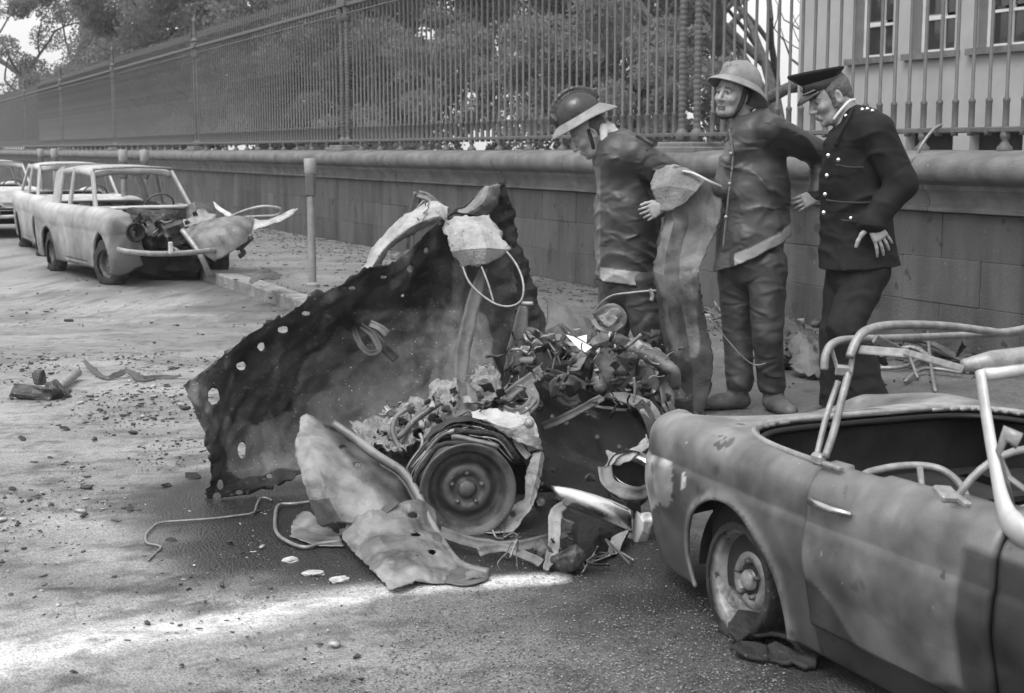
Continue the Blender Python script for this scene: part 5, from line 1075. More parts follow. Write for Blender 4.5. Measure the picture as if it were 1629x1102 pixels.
class Field:
    def __init__(s, lo, hi, h):
        s.lo = np.array(lo, float); s.h = h; n = np.ceil((np.array(hi) - s.lo) / h).astype(int) + 1; s.n = n
        s.f = np.full(n, 1.0, np.float32); s.ax = [s.lo[k] + h * np.arange(n[k]) for k in range(3)]
    def _box(s, lo, hi):
        a = np.clip(np.floor((np.array(lo) - s.lo) / s.h).astype(int), 0, s.n - 1); b = np.clip(np.ceil((np.array(hi) - s.lo) / s.h).astype(int) + 1, 1, s.n)
        sl = tuple(slice(int(x), int(max(y, x + 1))) for x, y in zip(a, b))
        X = s.ax[0][sl[0]][:, None, None]; Y = s.ax[1][sl[1]][None, :, None]; Z = s.ax[2][sl[2]][None, None, :]
        return sl, X, Y, Z
    def _mix(s, sl, d, k, mode):
        f = s.f[sl]
        if mode == 'add':
            if k > 0: hh = np.clip(.5 + .5 * (f - d) / k, 0, 1); s.f[sl] = f * (1 - hh) + d * hh - k * hh * (1 - hh)
            else: s.f[sl] = np.minimum(f, d)
        else:
            if k > 0: hh = np.clip(.5 - .5 * (f + d) / k, 0, 1); s.f[sl] = f * (1 - hh) - d * hh + k * hh * (1 - hh)
            else: s.f[sl] = np.maximum(f, -d)
    def cap(s, a, b, ra, rb=None, k=.02, mode='add', sq=None):
        rb = ra if rb is None else rb; a, b = np.array(a, float), np.array(b, float); m = max(ra, rb) * (1.3 if sq is None else 1.3 * max(1, sq[1])) + k * 1.5 + 2 * s.h
        sl, X, Y, Z = s._box(np.minimum(a, b) - m, np.maximum(a, b) + m); ab = b - a; L2_ = ab @ ab + 1e-12
        px, py, pz = X - a[0], Y - a[1], Z - a[2]; t = np.clip((px * ab[0] + py * ab[1] + pz * ab[2]) / L2_, 0, 1)
        vx, vy, vz = px - t * ab[0], py - t * ab[1], pz - t * ab[2]
        sc = 1.0
        if sq is not None:
            n_, fct = np.array(sq[0], float), sq[1]; n_ /= np.linalg.norm(n_); dt = vx * n_[0] + vy * n_[1] + vz * n_[2]; g = 1 / fct - 1
            vx, vy, vz = vx + g * dt * n_[0], vy + g * dt * n_[1], vz + g * dt * n_[2]; sc = min(1, fct)
        s._mix(sl, (np.sqrt(vx * vx + vy * vy + vz * vz) - (ra + (rb - ra) * t)) * sc, k, mode)
    def ell(s, c, r, M_=None, k=.02, mode='add'):
        c, r = np.array(c, float), np.array(r, float); m = r.max() * 1.25 + k * 1.5 + 2 * s.h; sl, X, Y, Z = s._box(c - m, c + m); X, Y, Z = X - c[0], Y - c[1], Z - c[2]
        if M_ is None: a, b, d = X, Y, Z
        else: a, b, d = [X * M_[0, q] + Y * M_[1, q] + Z * M_[2, q] for q in range(3)]
        k0 = np.sqrt((a / r[0]) ** 2 + (b / r[1]) ** 2 + (d / r[2]) ** 2); k1 = np.sqrt((a / r[0] ** 2) ** 2 + (b / r[1] ** 2) ** 2 + (d / r[2] ** 2) ** 2) + 1e-9
        s._mix(sl, k0 * (k0 - 1) / k1, k, mode)
    def cut(s, p, n_, k=0.0):                  # removes all that lies beyond the plane
        n_ = np.array(n_, float); n_ /= np.linalg.norm(n_); sl, X, Y, Z = s._box(s.lo, s.lo + s.h * s.n)
        d = (X - p[0]) * n_[0] + (Y - p[1]) * n_[1] + (Z - p[2]) * n_[2]; s.f = np.maximum(s.f, d.astype(np.float32))
    def mesh(s, name, m, parent, disp=None, tone=None, relax=2, world=True):
        if disp is not None:
            I = np.argwhere(np.abs(s.f) < .045); P = s.lo + I * s.h; s.f[tuple(I.T)] += disp(P).astype(np.float32)
        for ax in range(3):
            for e in (0, -1): sl = [slice(None)] * 3; sl[ax] = e; s.f[tuple(sl)] = 1
        V, F = surface_nets(s.f, s.lo, s.h)
        o = mk(name, V, F, m, parent, True, tone(V) if tone else np.ones(len(V)), world)
        if relax: md = o.modifiers.new('soften', 'SMOOTH'); md.iterations = relax; md.factor = .5
        return o
def frame(fwd, up=(0, 0, 1)):
    f = np.array(fwd, float); f /= np.linalg.norm(f); u = np.array(up, float); u = u - f * (u @ f); u /= np.linalg.norm(u); return np.stack([f, np.cross(u, f), u], 1)
def head(fd, c, Mx, s=1.0, mouth=0.0):
    P = lambda x, y, z: np.array(c) + Mx @ (np.array((x, y, z)) * s)
    E = lambda p, r, k=.01, mode='add': fd.ell(P(*p), np.array(r) * s, Mx, k * s, mode)
    E((-.012, 0, .035), (.098, .077, .090)); E((.02, 0, -.02), (.070, .062, .085), .03)
    fd.cap(P(.045, .025, -.088), P(.045, -.025, -.088), .026 * s, .026 * s, .03 * s)          # jaw and chin
    fd.cap(P(.072, 0, -.098), P(.068, 0, -.092), .019 * s, k=.02 * s)
    for y in (1, -1):
        fd.cap(P(.0, .052 * y, -.03), P(.045, .03 * y, -.088), .022 * s, .020 * s, .025 * s); E((.060, .040 * y, -.02), (.026, .024, .022), .02)
        E((.090, .031 * y, .014), (.018, .021, .015), .012, 'sub'); E((.072, .031 * y, .012), (.0145, .0145, .013), .003)
        fd.cap(P(.086, .016 * y, .034), P(.074, .050 * y, .032), .0085 * s, .007 * s, .012 * s)       # brow
        fd.cap(P(.0855, .020 * y, .0215), P(.078, .045 * y, .018), .0035 * s, .003 * s, .003 * s)     # eyelid
        E((-.012, .078 * y, -.004), (.020, .008, .034), .006); E((-.006, .083 * y, .0), (.010, .006, .020), .004, 'sub'); E((.098, .012 * y, -.030), (.010, .009, .008), .008)
    fd.cap(P(.090, 0, .022), P(.114, 0, -.024), .0085 * s, .0125 * s, .012 * s)              # nose
    fd.cap(P(.092, .018, -.058), P(.092, -.018, -.058), .0065 * s, k=.008 * s); fd.cap(P(.088, .016, -.070), P(.088, -.016, -.070), .0075 * s, k=.008 * s)
    fd.cap(P(.104, .020, -.0640), P(.104, -.020, -.0640), (.0035 + mouth) * s, k=.003 * s, mode='sub')
def hand(fd, wr, Mx, s=1.0, curl=(.35, .5, .4), thumb=(.6, .7), spread=.06, side=1):
    """Mx columns: along the fingers, towards the thumb, out of the back of the hand."""
    P = lambda x, y, z: np.array(wr) + Mx @ (np.array((x, y * side, z)) * s)
    for y, r in ((.030, .013), (.010, .014), (-.010, .014), (-.029, .012)): fd.cap(P(.012, y * .55, 0), P(.088, y, .003), r * 1.1 * s, r * s, .012 * s)
    fd.cap(P(-.02, 0, 0), P(.02, 0, 0), .024 * s, .026 * s, .02 * s, sq=(Mx[:, 2], .75))
    for i, (y, L, r) in enumerate(((.032, .074, .0088), (.011, .083, .0090), (-.011, .077, .0086), (-.031, .060, .0075))):
        p = P(.090, y, .002); a = -curl[0] * (1 + .12 * i); yaw = spread * (1.5 - i)
        for q, (f, rr) in enumerate(((.45, 1.0), (.30, .92), (.25, .82))):
            d = Mx @ np.array((math.cos(a) * math.cos(yaw), side * math.sin(yaw), math.sin(a))); p2 = p + d * L * f * s * 1.05; fd.cap(p, p2, r * rr * s, r * rr * .92 * s, .003 * s); p = p2; a -= curl[min(q + 1, 2)] * (1 + .08 * i)
    p = P(.022, .026, -.004); a = thumb[0]
    for f, r in ((.040, .0135), (.032, .0105), (.027, .0095)):
        d = Mx @ np.array((math.cos(a), side * math.sin(a), -.28)); p2 = p + d * f * s; fd.cap(p, p2, r * s, r * .9 * s, .006 * s); p = p2; a -= .22
def wr_disp(seed, amp=.010, f=(9, 9, 5), lines=None, drape=0.0, dirs=(.8, .1, .6)):
    def g(P):
        dd = 0
        if drape:
            n_ = np.array(dirs, float); n_ /= np.linalg.norm(n_); warp = fbm(P * 3.2, seed + 8, 2) * .9
            ph = (P @ n_) / .115 + warp * 1.3; cres = 1 - np.abs(np.sin(math.pi * ph)) ** .8 * 1.4; dd = -drape * cres * np.clip(.45 + .9 * noise(P * 4.5, seed + 6), 0, 1)
        Q = P + np.stack([noise(P * 4 + 9, seed + 1), noise(P * 4 + 5, seed + 2), noise(P * 4, seed + 3)], -1) * .07
        Q = np.stack([Q[:, 0] * .72 + Q[:, 2] * .69, Q[:, 1], Q[:, 2] * .72 - Q[:, 0] * .69], -1)
        r_ = (1 - 2 * np.abs(noise(Q * np.array(f) * np.array((.55, 1, 1.9)), seed + 4))) * .6 + (1 - 2 * np.abs(noise(Q * np.array(f) * 2.1, seed + 5))) * .28
        return -amp * (r_ - .15) + dd
    return g
def folds_along(fd, segs, r=.008, k=.018):     # pulled cloth: faint raised creases
    return
    for pts in segs:
        q = cr(pts, 4)
        for a, b in zip(q[:-1], q[1:]): fd.cap(a, b, r, r * .9, k)

# ---- the helmeted man standing behind the panel, looking left
def mid(a, b, t): return np.array(a) * (1 - t) + np.array(b) * t
Y2 = 7.80
p2 = thing('person', 'fireman with pale helmet tilted back and chin strap, looking left, hand on his hip', 'person', tuple(G(1185, 655, .13)))
hc = U(1165, 152, Y2); Mh = frame((-.70, -.70, .04), (.12, .0, 1)); 
bd = Field((U(1085, 300, Y2)[0], Y2 - .42, .12), (U(1345, 300, Y2)[0], Y2 + .40, 2.12), .0045)
head(bd, hc, Mh, 1.0, .002)
nk = U(1186, 192, Y2); sh = U(1205, 212, Y2); bd.cap(hc + Mh @ np.array((-.03, 0, -.05)), nk + np.array((.01, .02, -.02)), .054, .058, .03)
shL, shR = U(1226, 205, Y2 - .16), U(1190, 205, Y2 + .19); hipL, hipR = U(1212, 405, Y2 - .09), U(1190, 405, Y2 + .09)
bd.cap(sh + np.array((0, 0, -.03)), U(1202, 300, Y2), .12, .12, .04); bd.cap(U(1202, 300, Y2), U(1202, 390, Y2), .11, .10, .04); bd.cap(shL, shR, .06, .06, .04)
elL, wrL = U(1312, 250, Y2 + .02), U(1302, 304, Y2 - .06); elR, wrR = U(1170, 300, Y2 + .26), U(1180, 370, Y2 + .12)
for a, b, r1, r2 in ((shL, elL, .05, .042), (elL, wrL, .042, .028), (shR, elR, .05, .042), (elR, wrR, .042, .028)): bd.cap(a, b, r1, r2, .02)
hand(bd, U(1305, 312, Y2 - .07), frame((-.93, -.1, -.30), (.1, -.9, .3)), 1.0, (.35, .45, .3), (.3, .3), side=-1); hand(bd, wrR, frame((-.2, -.3, -1), (-1, .3, 0)), 1.0)
f2n, f2f = U(1227, 648, Y2 - .05), U(1176, 645, Y2 + .02); f2n[2] = f2f[2] = .22
kn, kf = U(1221, 535, Y2 - .12), U(1174, 535, Y2 + .06)
for a, b, c_ in ((hipL, kn, f2n), (hipR, kf, f2f)): bd.cap(a, b, .066, .05, .03); bd.cap(b, c_, .05, .038, .03)
for c_ in (f2n, f2f): bd.cap(c_ + np.array((.01, 0, -.04)), c_ + np.array((-.01, 0, -.06)), .035, .025, .02)
def t2(V):
    L = (V - hc) @ Mh; t = np.ones(len(V)); near = np.linalg.norm(L, axis=1) < .2
    stub = near & (L[:, 0] > .0) & (L[:, 2] < -.045); t = np.where(stub, .78, t); brow = near & (np.abs(L[:, 2] - .036 - .2 * (np.abs(L[:, 1]) - .03) * -1) < .006) & (L[:, 0] > .06) & (np.abs(L[:, 1]) > .012) & (np.abs(L[:, 1]) < .052); t = np.where(brow, .2, t)
    for y in (.031, -.031): t = np.where(near & (np.hypot(L[:, 1] - y, L[:, 2] - .012) < .0075) & (L[:, 0] > .07), .12, t)
    return np.where(near & (np.abs(L[:, 2] + .0640) < .0045) & (np.abs(L[:, 1]) < .024) & (L[:, 0] > .08), .25, t)
bd.mesh('body', M['skin'], p2, tone=t2, relax=1)
ct = Field((bd.lo[0], Y2 - .46, .12), (bd.lo[0] + .95, Y2 + .46, 2.0), .0075)
ct.cap(U(1202, 215, Y2 - .06), U(1196, 215, Y2 + .10), .125, .12, .05); ct.cap(U(1202, 225, Y2), U(1203, 300, Y2), .150, .172, .06); ct.cap(U(1203, 300, Y2), U(1200, 372, Y2), .172, .188, .06); ct.cap(U(1200, 372, Y2), U(1196, 445, Y2), .195, .215, .05)
for a, b, r1, r2 in ((shL, elL, .082, .070), (elL, wrL, .070, .056), (shR, elR, .09, .075), (elR, wrR, .075, .06)): ct.cap(a, b, r1, r2, .035)
ct.cap(U(1180, 196, Y2 - .03), U(1214, 186, Y2 + .02), .045, .05, .05)
ct.cap(U(1166, 240, Y2 - .1), U(1150, 300, Y2 - .06), .05, .06, .05)
folds_along(ct, [[U(1246, 214, Y2 - .24), U(1272, 226, Y2 - .22), U(1300, 240, Y2 - .13)], [U(1240, 232, Y2 - .23), U(1268, 246, Y2 - .2), U(1298, 258, Y2 - .1)], [U(1232, 240, Y2 - .2), U(1205, 270, Y2 - .2), U(1170, 315, Y2 - .18)], [U(1240, 262, Y2 - .19), U(1215, 305, Y2 - .2), U(1165, 345, Y2 - .19)],
                 [U(1255, 300, Y2 - .17), U(1222, 340, Y2 - .21), U(1160, 375, Y2 - .2)], [U(1262, 330, Y2 - .17), U(1230, 362, Y2 - .21), U(1185, 385, Y2 - .2)], [U(1158, 382, Y2 - .2), U(1175, 372, Y2 - .22), U(1250, 352, Y2 - .2)], [U(1212, 240, Y2 - .2), U(1236, 262, Y2 - .19), U(1240, 285, Y2 - .19)], [U(1200, 205, Y2 - .14), U(1186, 235, Y2 - .15), U(1172, 262, Y2 - .15)]], .004, .03)
hm_p, hm_n = U(1215, 398, Y2 - .2), np.array((-.45, -.12, -1.0)); hm_n /= np.linalg.norm(hm_n)
hm_p2, hm_n2 = U(1150, 428, Y2 - .2), np.array((.35, -.05, -1.0)); hm_n2 /= np.linalg.norm(hm_n2)
hm_p, hm_n = U(1213, 404, Y2 - .2), np.array((.50, .05, -1.0)); hm_n /= np.linalg.norm(hm_n)
ct.cut(hm_p, hm_n); ct.cut(U(1150, 436, Y2 - .2), (0, 0, -1))
ct.ell(nk + np.array((-.01, -.02, .05)), (.055, .055, .09), None, .01, 'sub')
def hemtone(V):
    d = (V - hm_p) @ hm_n; x, y = PX(V); t = 1 + .1 * fbm(V * 5, 3)
    st = (d > -.062) & (d < -.004) & (x > 1168); dd = (x < 1160) & (y > 402); t = np.where(st, 6.0, t); t = np.where(dd & (V[:, 1] < Y2), 2.0, t); t = np.where((x < 1158 + 6 * np.sin(y / 9)) & (y > 215) & (y < 300), 1.9, t)
    return np.clip(t, .6, 7)
ct.mesh('coat', M['coat'], p2, disp=wr_disp(3, .004, (12, 12, 8), drape=.015, dirs=(.62, .1, .9)), tone=hemtone, relax=1)
tr = Field((bd.lo[0], Y2 - .35, .12), (bd.lo[0] + .75, Y2 + .35, 1.25), .0075)
tr.cap(U(1200, 380, Y2), U(1198, 420, Y2), .16, .155, .05)
for a, b, c_ in ((U(1220, 420, Y2 - .08), kn, f2n), (U(1172, 420, Y2 + .06), kf, f2f)): tr.cap(a, b, .112, .082, .015); tr.cap(b, c_ + np.array((0, 0, .055)), .082, .076, .012)
folds_along(tr, [[kn + (-.09, -.08, .02), kn + (.0, -.11, .0), kn + (.09, -.05, .02)], [kn + (-.09, -.06, -.06), kn + (.0, -.1, -.04), kn + (.09, -.05, .06)], [f2n + (-.08, -.07, .10), f2n + (.02, -.09, .08), f2n + (.08, -.03, .12)], [f2f + (-.08, -.07, .10), f2f + (.02, -.09, .08), f2f + (.08, -.03, .12)]], .006, .02)
for c_ in (f2n, f2f): tr.cut(c_ + np.array((0, 0, 3)), (0, 0, 1))
tr.f[:, :, :int((.235 - tr.lo[2]) / tr.h)] = 1
tr.mesh('trousers', M['trousers'], p2, disp=wr_disp(13, .004, (11, 11, 7), drape=.006, dirs=(.3, .2, .9)), tone=lambda V: 1 + .15 * fbm(V * 4, 5), relax=1)
def boots(par, feet, dirs, m=M['boot'], h=.006, top=.17):
    for c_, d in zip(feet, dirs):
        c_ = np.array((c_[0], c_[1], .13)); d = np.array((d[0], d[1], 0.0)); d /= np.linalg.norm(d); bf = Field(c_ + (-.3, -.3, -.005), c_ + (.3, .3, .32), h)
        bf.cap(c_ + (0, 0, top), c_ + d * .0 + (0, 0, .07), .062, .058, .02); bf.cap(c_ - d * .035 + (0, 0, .040), c_ + d * .10 + (0, 0, .045), .042, .05, .03, sq=((0, 0, 1), .9)); bf.cap(c_ + d * .08 + (0, 0, .042), c_ + d * .185 + (0, 0, .032), .048, .042, .03, sq=((0, 0, 1), .8))
        s_ = np.array((-d[1], d[0], 0)); bf.cut(c_ + (0, 0, .004), (0, 0, -1)); bf.cut(c_ + (0, 0, top), (0, 0, 1)); bf.mesh('boot', m, par, relax=1, tone=lambda V: 1 + .4 * fbm(V * 9, 4) + .8 * smooth(.25, .14, V[:, 2]))
boots(p2, (f2n + (.01, 0, 0), f2f + (-.01, 0, 0)), ((.35, -1), (-1, -.25)))
def helmet(par, c, Mx, m, comb=False, mb_=None, s=1.0):
    P = lambda x, y, z: np.array(c) + Mx @ (np.array((x, y, z)) * s); hf = Field(np.array(c) - .26, np.array(c) + .26, .005)
    hf.ell(P(-.01, 0, .045), np.array((.125, .102, .118)) * s, Mx, 0); hf.ell(P(-.01, 0, .04), np.array((.115, .092, .108)) * s, Mx, 0, 'sub'); hf.cut(P(0, 0, .035), -Mx[:, 2])
    if comb:
        q = [P(-.01 + .135 * math.cos(a), 0, .045 + .132 * math.sin(a)) for a in np.linspace(.25, 2.9, 14)]
        for a, b in zip(q[:-1], q[1:]): hf.cap(a, b, .013 * s, k=.012)
        hf.ell(P(.112, 0, .075), np.array((.016, .035, .045)) * s, Mx, .006)
    else:
        for a, b in zip((P(-.11, 0, .09), P(-.01, 0, .165)), (P(-.01, 0, .165), P(.10, 0, .10))): hf.cap(a, b, .006 * s, k=.012)
        hf.ell(P(.104, 0, .085), np.array((.012, .032, .035)) * s, Mx, .006)
    hf.mesh('helmet', m, par, relax=2, tone=lambda V: 1 + .3 * fbm(V * 8, 2))
    n = 56; V = []                             # the sloping brim, long at the back
    for rr in ((0, .046), (.12, .040), (.5, .026), (.85, .010), (1, .0)):
        for k in range(n):
            a = 2 * math.pi * k / n; w_ = .048 + .030 * max(0, -math.cos(a)) ** 2 + .014 * max(0, math.cos(a)) ** 2; rx, ry = .118 + w_ * rr[0], .096 + w_ * .85 * rr[0]
            V.append(P(-.01 + rx * math.cos(a), ry * math.sin(a), rr[1] - .028 * rr[0] * max(0, -math.cos(a)) ** 2))
    o = mk('brim', V, grid_faces(5, n, True), mb_ or m, par, True, np.full(len(V), 1.0)); md = o.modifiers.new('t', 'SOLIDIFY'); md.thickness = .009; md.offset = 0; md = o.modifiers.new('s', 'SUBSURF'); md.levels = md.render_levels = 1
Mh2 = frame((-.78, -.42, .34), (0, 0, 1)); helmet(p2, hc + Mh2 @ np.array((-.012, 0, .036)), Mh2, M['helmet'], False, M['helmet'], 1.03)
P_ = lambda x, y, z: hc + Mh @ np.array((x, y, z))
st = MB().tube(cr([P_(.0, .085, .05), P_(.015, .082, -.02), P_(.03, .065, -.075), P_(.055, .03, -.112), P_(.06, 0, -.118), P_(.055, -.03, -.112), P_(.03, -.065, -.075), P_(.015, -.082, -.02), P_(.0, -.085, .05)], 4), .013, 6, flat=.45); st.build('chin_strap', M['rubber'], p2, True)
hf = Field(hc - .2, hc + .2, .005); hf.ell(hc + Mh @ np.array((-.035, 0, .02)), (.092, .084, .085), Mh, 0); hf.cut(hc + Mh @ np.array((.005, 0, 0)), Mh[:, 0]); hf.mesh('hair', M['hair'], p2, relax=1)
cl = MB().tube(cr([U(1184, 194, Y2 - .10), U(1192, 186, Y2 - .09), U(1200, 176, Y2 - .05), U(1208, 172, Y2 + .04)], 4), .007, 8, flat=.8); cl.build('shirt_collar', M['shirt'], p2, True)
rod('hook_rod', [(1128, 506, 7.4), (1150, 532, 7.42), (1180, 566, 7.45), (1200, 580, 7.48), (1218, 578, 7.5)], .0035, M['tube'], None)
tag(bpy.data.objects['hook_rod'], 'thin bent pale wire sticking up across the legs of the fireman with the tilted helmet', 'wire')

attr_tone(MB().tube(cr([U(1160, 205, Y2 - .135), U(1166, 250, Y2 - .165), U(1158, 320, Y2 - .19), U(1150, 400, Y2 - .2)], 5), .006, 6, flat=.6).build('coat_seam', M['coat'], p2, True), 2.2)
for (px, py, dy) in ((1163, 244, .17), (1161, 292, .185), (1155, 345, .2)): MB().lathe([(.0, -.006), (.010, -.004), (.011, .004)], 10, 'y', U(px, py, Y2 - dy)).build('button', M['tube'], p2, True)
# ---- the bowed fireman
Y1 = 8.08
p1 = thing('person', 'bowed fireman in dark combed helmet gripping the tall torn panel behind him', 'person', tuple(U(1005, 640, Y1) * np.array((1, 1, 0)) + np.array((0, 0, .13))))
hc = U(936, 214, Y1); Mh = frame((-.80, -.16, -.60), (-.4, 0, 1))
bd = Field((U(860, 300, Y1)[0], Y1 - .45, .12), (U(1110, 300, Y1)[0], Y1 + .38, 2.08), .0045)
head(bd, hc, Mh); P_ = lambda x, y, z: hc + Mh @ np.array((x, y, z))
nk = U(968, 222, Y1); bd.cap(P_(-.04, 0, -.05), nk + (.03, .0, -.03), .056, .06, .03)
shL, shR = U(1010, 243, Y1 - .17), U(985, 250, Y1 + .18); elL, wrL = U(1082, 292, Y1 - .16), U(1052, 330, Y1 - .27); elR, wrR = U(980, 330, Y1 + .22), U(990, 380, Y1 + .08)
bd.cap(nk + (.05, 0, -.08), U(1000, 340, Y1), .12, .12, .04); bd.cap(U(1000, 340, Y1), U(1002, 430, Y1), .11, .10, .04); bd.cap(shL, shR, .06, .06, .04)
for a, b, r1, r2 in ((shL, elL, .05, .042), (elL, wrL, .042, .028), (shR, elR, .05, .042), (elR, wrR, .042, .028)): bd.cap(a, b, r1, r2, .02)
hand(bd, U(1058, 326, Y1 - .31), frame((-.78, -.35, -.35), (.1, -1, .1)), 1.0, (.55, .6, .5), (.5, .3), side=-1); hand(bd, wrR, frame((-.2, -.3, -1), (-1, .3, 0)), 1.0)
hipL, hipR = U(1012, 440, Y1 - .09), U(985, 440, Y1 + .09); kn, kf = U(1035, 545, Y1 - .10), U(975, 545, Y1 + .05); f1n, f1f = U(1042, 640, Y1 - .05), U(985, 640, Y1 + .1); f1n[2] = f1f[2] = .22
for a, b, c_ in ((hipL, kn, f1n), (hipR, kf, f1f)): bd.cap(a, b, .066, .05, .03); bd.cap(b, c_, .05, .038, .03)
for c_ in (f1n, f1f): bd.cap(c_ + np.array((.01, 0, -.04)), c_ + np.array((-.01, 0, -.06)), .035, .025, .02)
bd.mesh('body', M['skin'], p1, tone=t2 and (lambda V: np.where((np.linalg.norm(V - hc, axis=1) < .2) & (((V - hc) @ Mh)[:, 2] < -.05), .8, 1.0)), relax=1)
ct = Field((U(900, 300, Y1)[0], Y1 - .44, .5), (U(1125, 300, Y1)[0], Y1 + .46, 2.0), .0075)
ct.cap(U(985, 246, Y1 - .1), U(982, 246, Y1 + .12), .12, .12, .05); ct.cap(U(993, 262, Y1), U(998, 340, Y1), .165, .170, .06); ct.cap(U(998, 340, Y1), U(996, 460, Y1), .170, .175, .06)
ct.cap(U(970, 232, Y1 - .02), U(990, 228, Y1 + .02), .06, .07, .05); ct.cap(U(1015, 252, Y1), U(1030, 290, Y1 + .02), .10, .10, .06)
for a, b, r1, r2 in ((shL, elL, .088, .078), (elL, wrL, .076, .055), (shR, elR, .09, .075), (elR, wrR, .075, .06)): ct.cap(a, b, r1, r2, .035)
folds_along(ct, [[U(1000, 225, Y1 - .22), U(1030, 240, Y1 - .25), U(1062, 262, Y1 - .24)], [U(996, 250, Y1 - .24), U(1030, 270, Y1 - .25), U(1062, 288, Y1 - .24)], [U(1010, 330, Y1 - .18), U(985, 350, Y1 - .19), U(958, 378, Y1 - .16)], [U(1035, 352, Y1 - .16), U(1000, 375, Y1 - .19), U(975, 400, Y1 - .19)],
                 [U(1030, 395, Y1 - .16), U(1008, 405, Y1 - .18), U(980, 390, Y1 - .18)], [U(956, 380, Y1 - .14), U(990, 372, Y1 - .19), U(1010, 350, Y1 - .19)], [U(975, 290, Y1 - .18), U(1000, 310, Y1 - .18), U(1010, 340, Y1 - .18)]], .004, .03)
hp, hn = U(990, 452, Y1 - .18), np.array((-.10, 0, -1.0)); hn /= np.linalg.norm(hn); ct.cut(hp, hn); ct.cap(nk + (-.04, 0, .06), nk + (-.05, 0, .18), .055, .07, .01, 'sub')
def h1t(V):
    d = (V - hp) @ hn; x, y = PX(V); t = 1 + .1 * fbm(V * 5, 8); t = np.where((d > -.078) & (d < -.004), 6.0, t); t = np.where((x < 955) & (V[:, 2] < 1.5) & (y > 265), 2.4, t); return np.clip(t, .6, 7)
ct.mesh('coat', M['coat'], p1, disp=wr_disp(23, .004, (12, 12, 8), drape=.014, dirs=(.55, .1, .9)), tone=h1t, relax=1)
tr = Field((U(915, 300, Y1)[0], Y1 - .34, .12), (U(1110, 300, Y1)[0], Y1 + .34, 1.15), .0075); tr.cap(U(998, 420, Y1), U(998, 450, Y1), .15, .15, .05)
for a, b, c_ in ((U(1016, 450, Y1 - .07), kn, f1n), (U(982, 450, Y1 + .07), kf, f1f)): tr.cap(a, b, .108, .085, .015); tr.cap(b, c_ + np.array((0, 0, .045)), .085, .080, .012)
tr.f[:, :, :int((.20 - tr.lo[2]) / tr.h)] = 1
tr.mesh('trousers', M['trousers'], p1, disp=wr_disp(33, .004, (11, 11, 7), drape=.006, dirs=(-.3, .2, .9)), tone=lambda V: 1 + .15 * fbm(V * 4, 5), relax=1)
boots(p1, (f1n, f1f), ((-.6, -1), (-1, -.25)))
Mh2 = frame((-.84, -.12, -.50), (-.3, 0, 1)); helmet(p1, U(924, 196, Y1), Mh2, M['leather'], True, M['helmet'], 1.10)
rd = MB().tube(cr([P_(.0, .085, .03), P_(.02, .078, -.03), P_(.04, .05, -.09), P_(.05, 0, -.112), P_(.04, -.05, -.09), P_(.02, -.078, -.03), P_(.0, -.085, .03)], 4), .010, 6, flat=.45); rd.build('chin_strap', M['rubber'], p1, True)
hf = Field(hc - .2, hc + .2, .005); hf.ell(P_(-.035, 0, .02), (.090, .083, .085), Mh, 0); hf.cut(P_(-.012, 0, 0), Mh[:, 0]); hf.mesh('hair', M['hair'], p1, relax=1)
sc = Field(nk - .2, nk + .2, .006); sc.cap(U(958, 202, Y1 - .05), U(964, 232, Y1 - .08), .022, .022, .03); sc.cap(U(962, 202, Y1 + .05), U(966, 228, Y1 + .06), .035, .04, .03); sc.cap(U(968, 205, Y1), U(978, 218, Y1), .040, .042, .03); sc.mesh('neck_cloth', M['shirt'], p1, disp=wr_disp(5, .008, (20, 20, 12)), relax=1)
for pts in ([U(1012, 214, Y1 - .215), U(1026, 222, Y1 - .235), U(1040, 232, Y1 - .24)], [U(1000, 222, Y1 - .20), U(1016, 232, Y1 - .235), U(1030, 240, Y1 - .245)]):
    attr_tone(MB().tube(cr(pts, 3), .012, 6, flat=.4).build('shoulder_tab', M['coat'], p1, True), 1.3)
# ---- the policeman
Y3 = 7.38
p3 = thing('person', 'policeman in dark uniform and peaked cap, head bowed, hand on hip with spread fingers', 'person', tuple(U(1370, 660, Y3) * np.array((1, 1, 0)) + np.array((0, 0, .13))))
hc = U(1320, 156, Y3); Mh = frame((-.90, -.20, -.42), (-.2, 0, 1)); P_ = lambda x, y, z: hc + Mh @ np.array((x, y, z))
bd = Field((U(1250, 300, Y3)[0], Y3 - .42, .12), (U(1475, 300, Y3)[0], Y3 + .38, 2.10), .0045)
head(bd, hc, Mh, 1.07)
nk = U(1352, 190, Y3); bd.cap(P_(-.045, 0, -.045), nk + (.03, 0, -.02), .058, .066, .03)
shN, shF = U(1396, 208, Y3 - .17), U(1352, 205, Y3 + .19); elN, wrN = U(1434, 292, Y3 - .20), U(1388, 352, Y3 - .22); elF, wrF = U(1350, 290, Y3 + .25), U(1335, 350, Y3 + .16)
bd.cap(nk + (.03, 0, -.09), U(1366, 320, Y3), .12, .12, .04); bd.cap(U(1366, 320, Y3), U(1370, 415, Y3), .11, .10, .04); bd.cap(shN, shF, .06, .06, .04)
for a, b, r1, r2 in ((shN, elN, .05, .042), (elN, wrN, .042, .029), (shF, elF, .05, .042), (elF, wrF, .042, .028)): bd.cap(a, b, r1, r2, .02)
hand(bd, U(1385, 351, Y3 - .235), frame((.52, -.05, -.86), (.2, -1, .1)), 1.08, (.12, .25, .2), (1.25, .2), .16, side=-1); hand(bd, wrF, frame((-.1, .2, -1), (-1, .3, 0)), 1.0)
hipN, hipF = U(1380, 425, Y3 - .09), U(1350, 425, Y3 + .09); kn, kf = U(1345, 520, Y3 - .12), U(1332, 530, Y3 + .05); f3n, f3f = U(1378, 665, Y3 - .06), U(1340, 655, Y3 + .08); f3n[2] = f3f[2] = .22
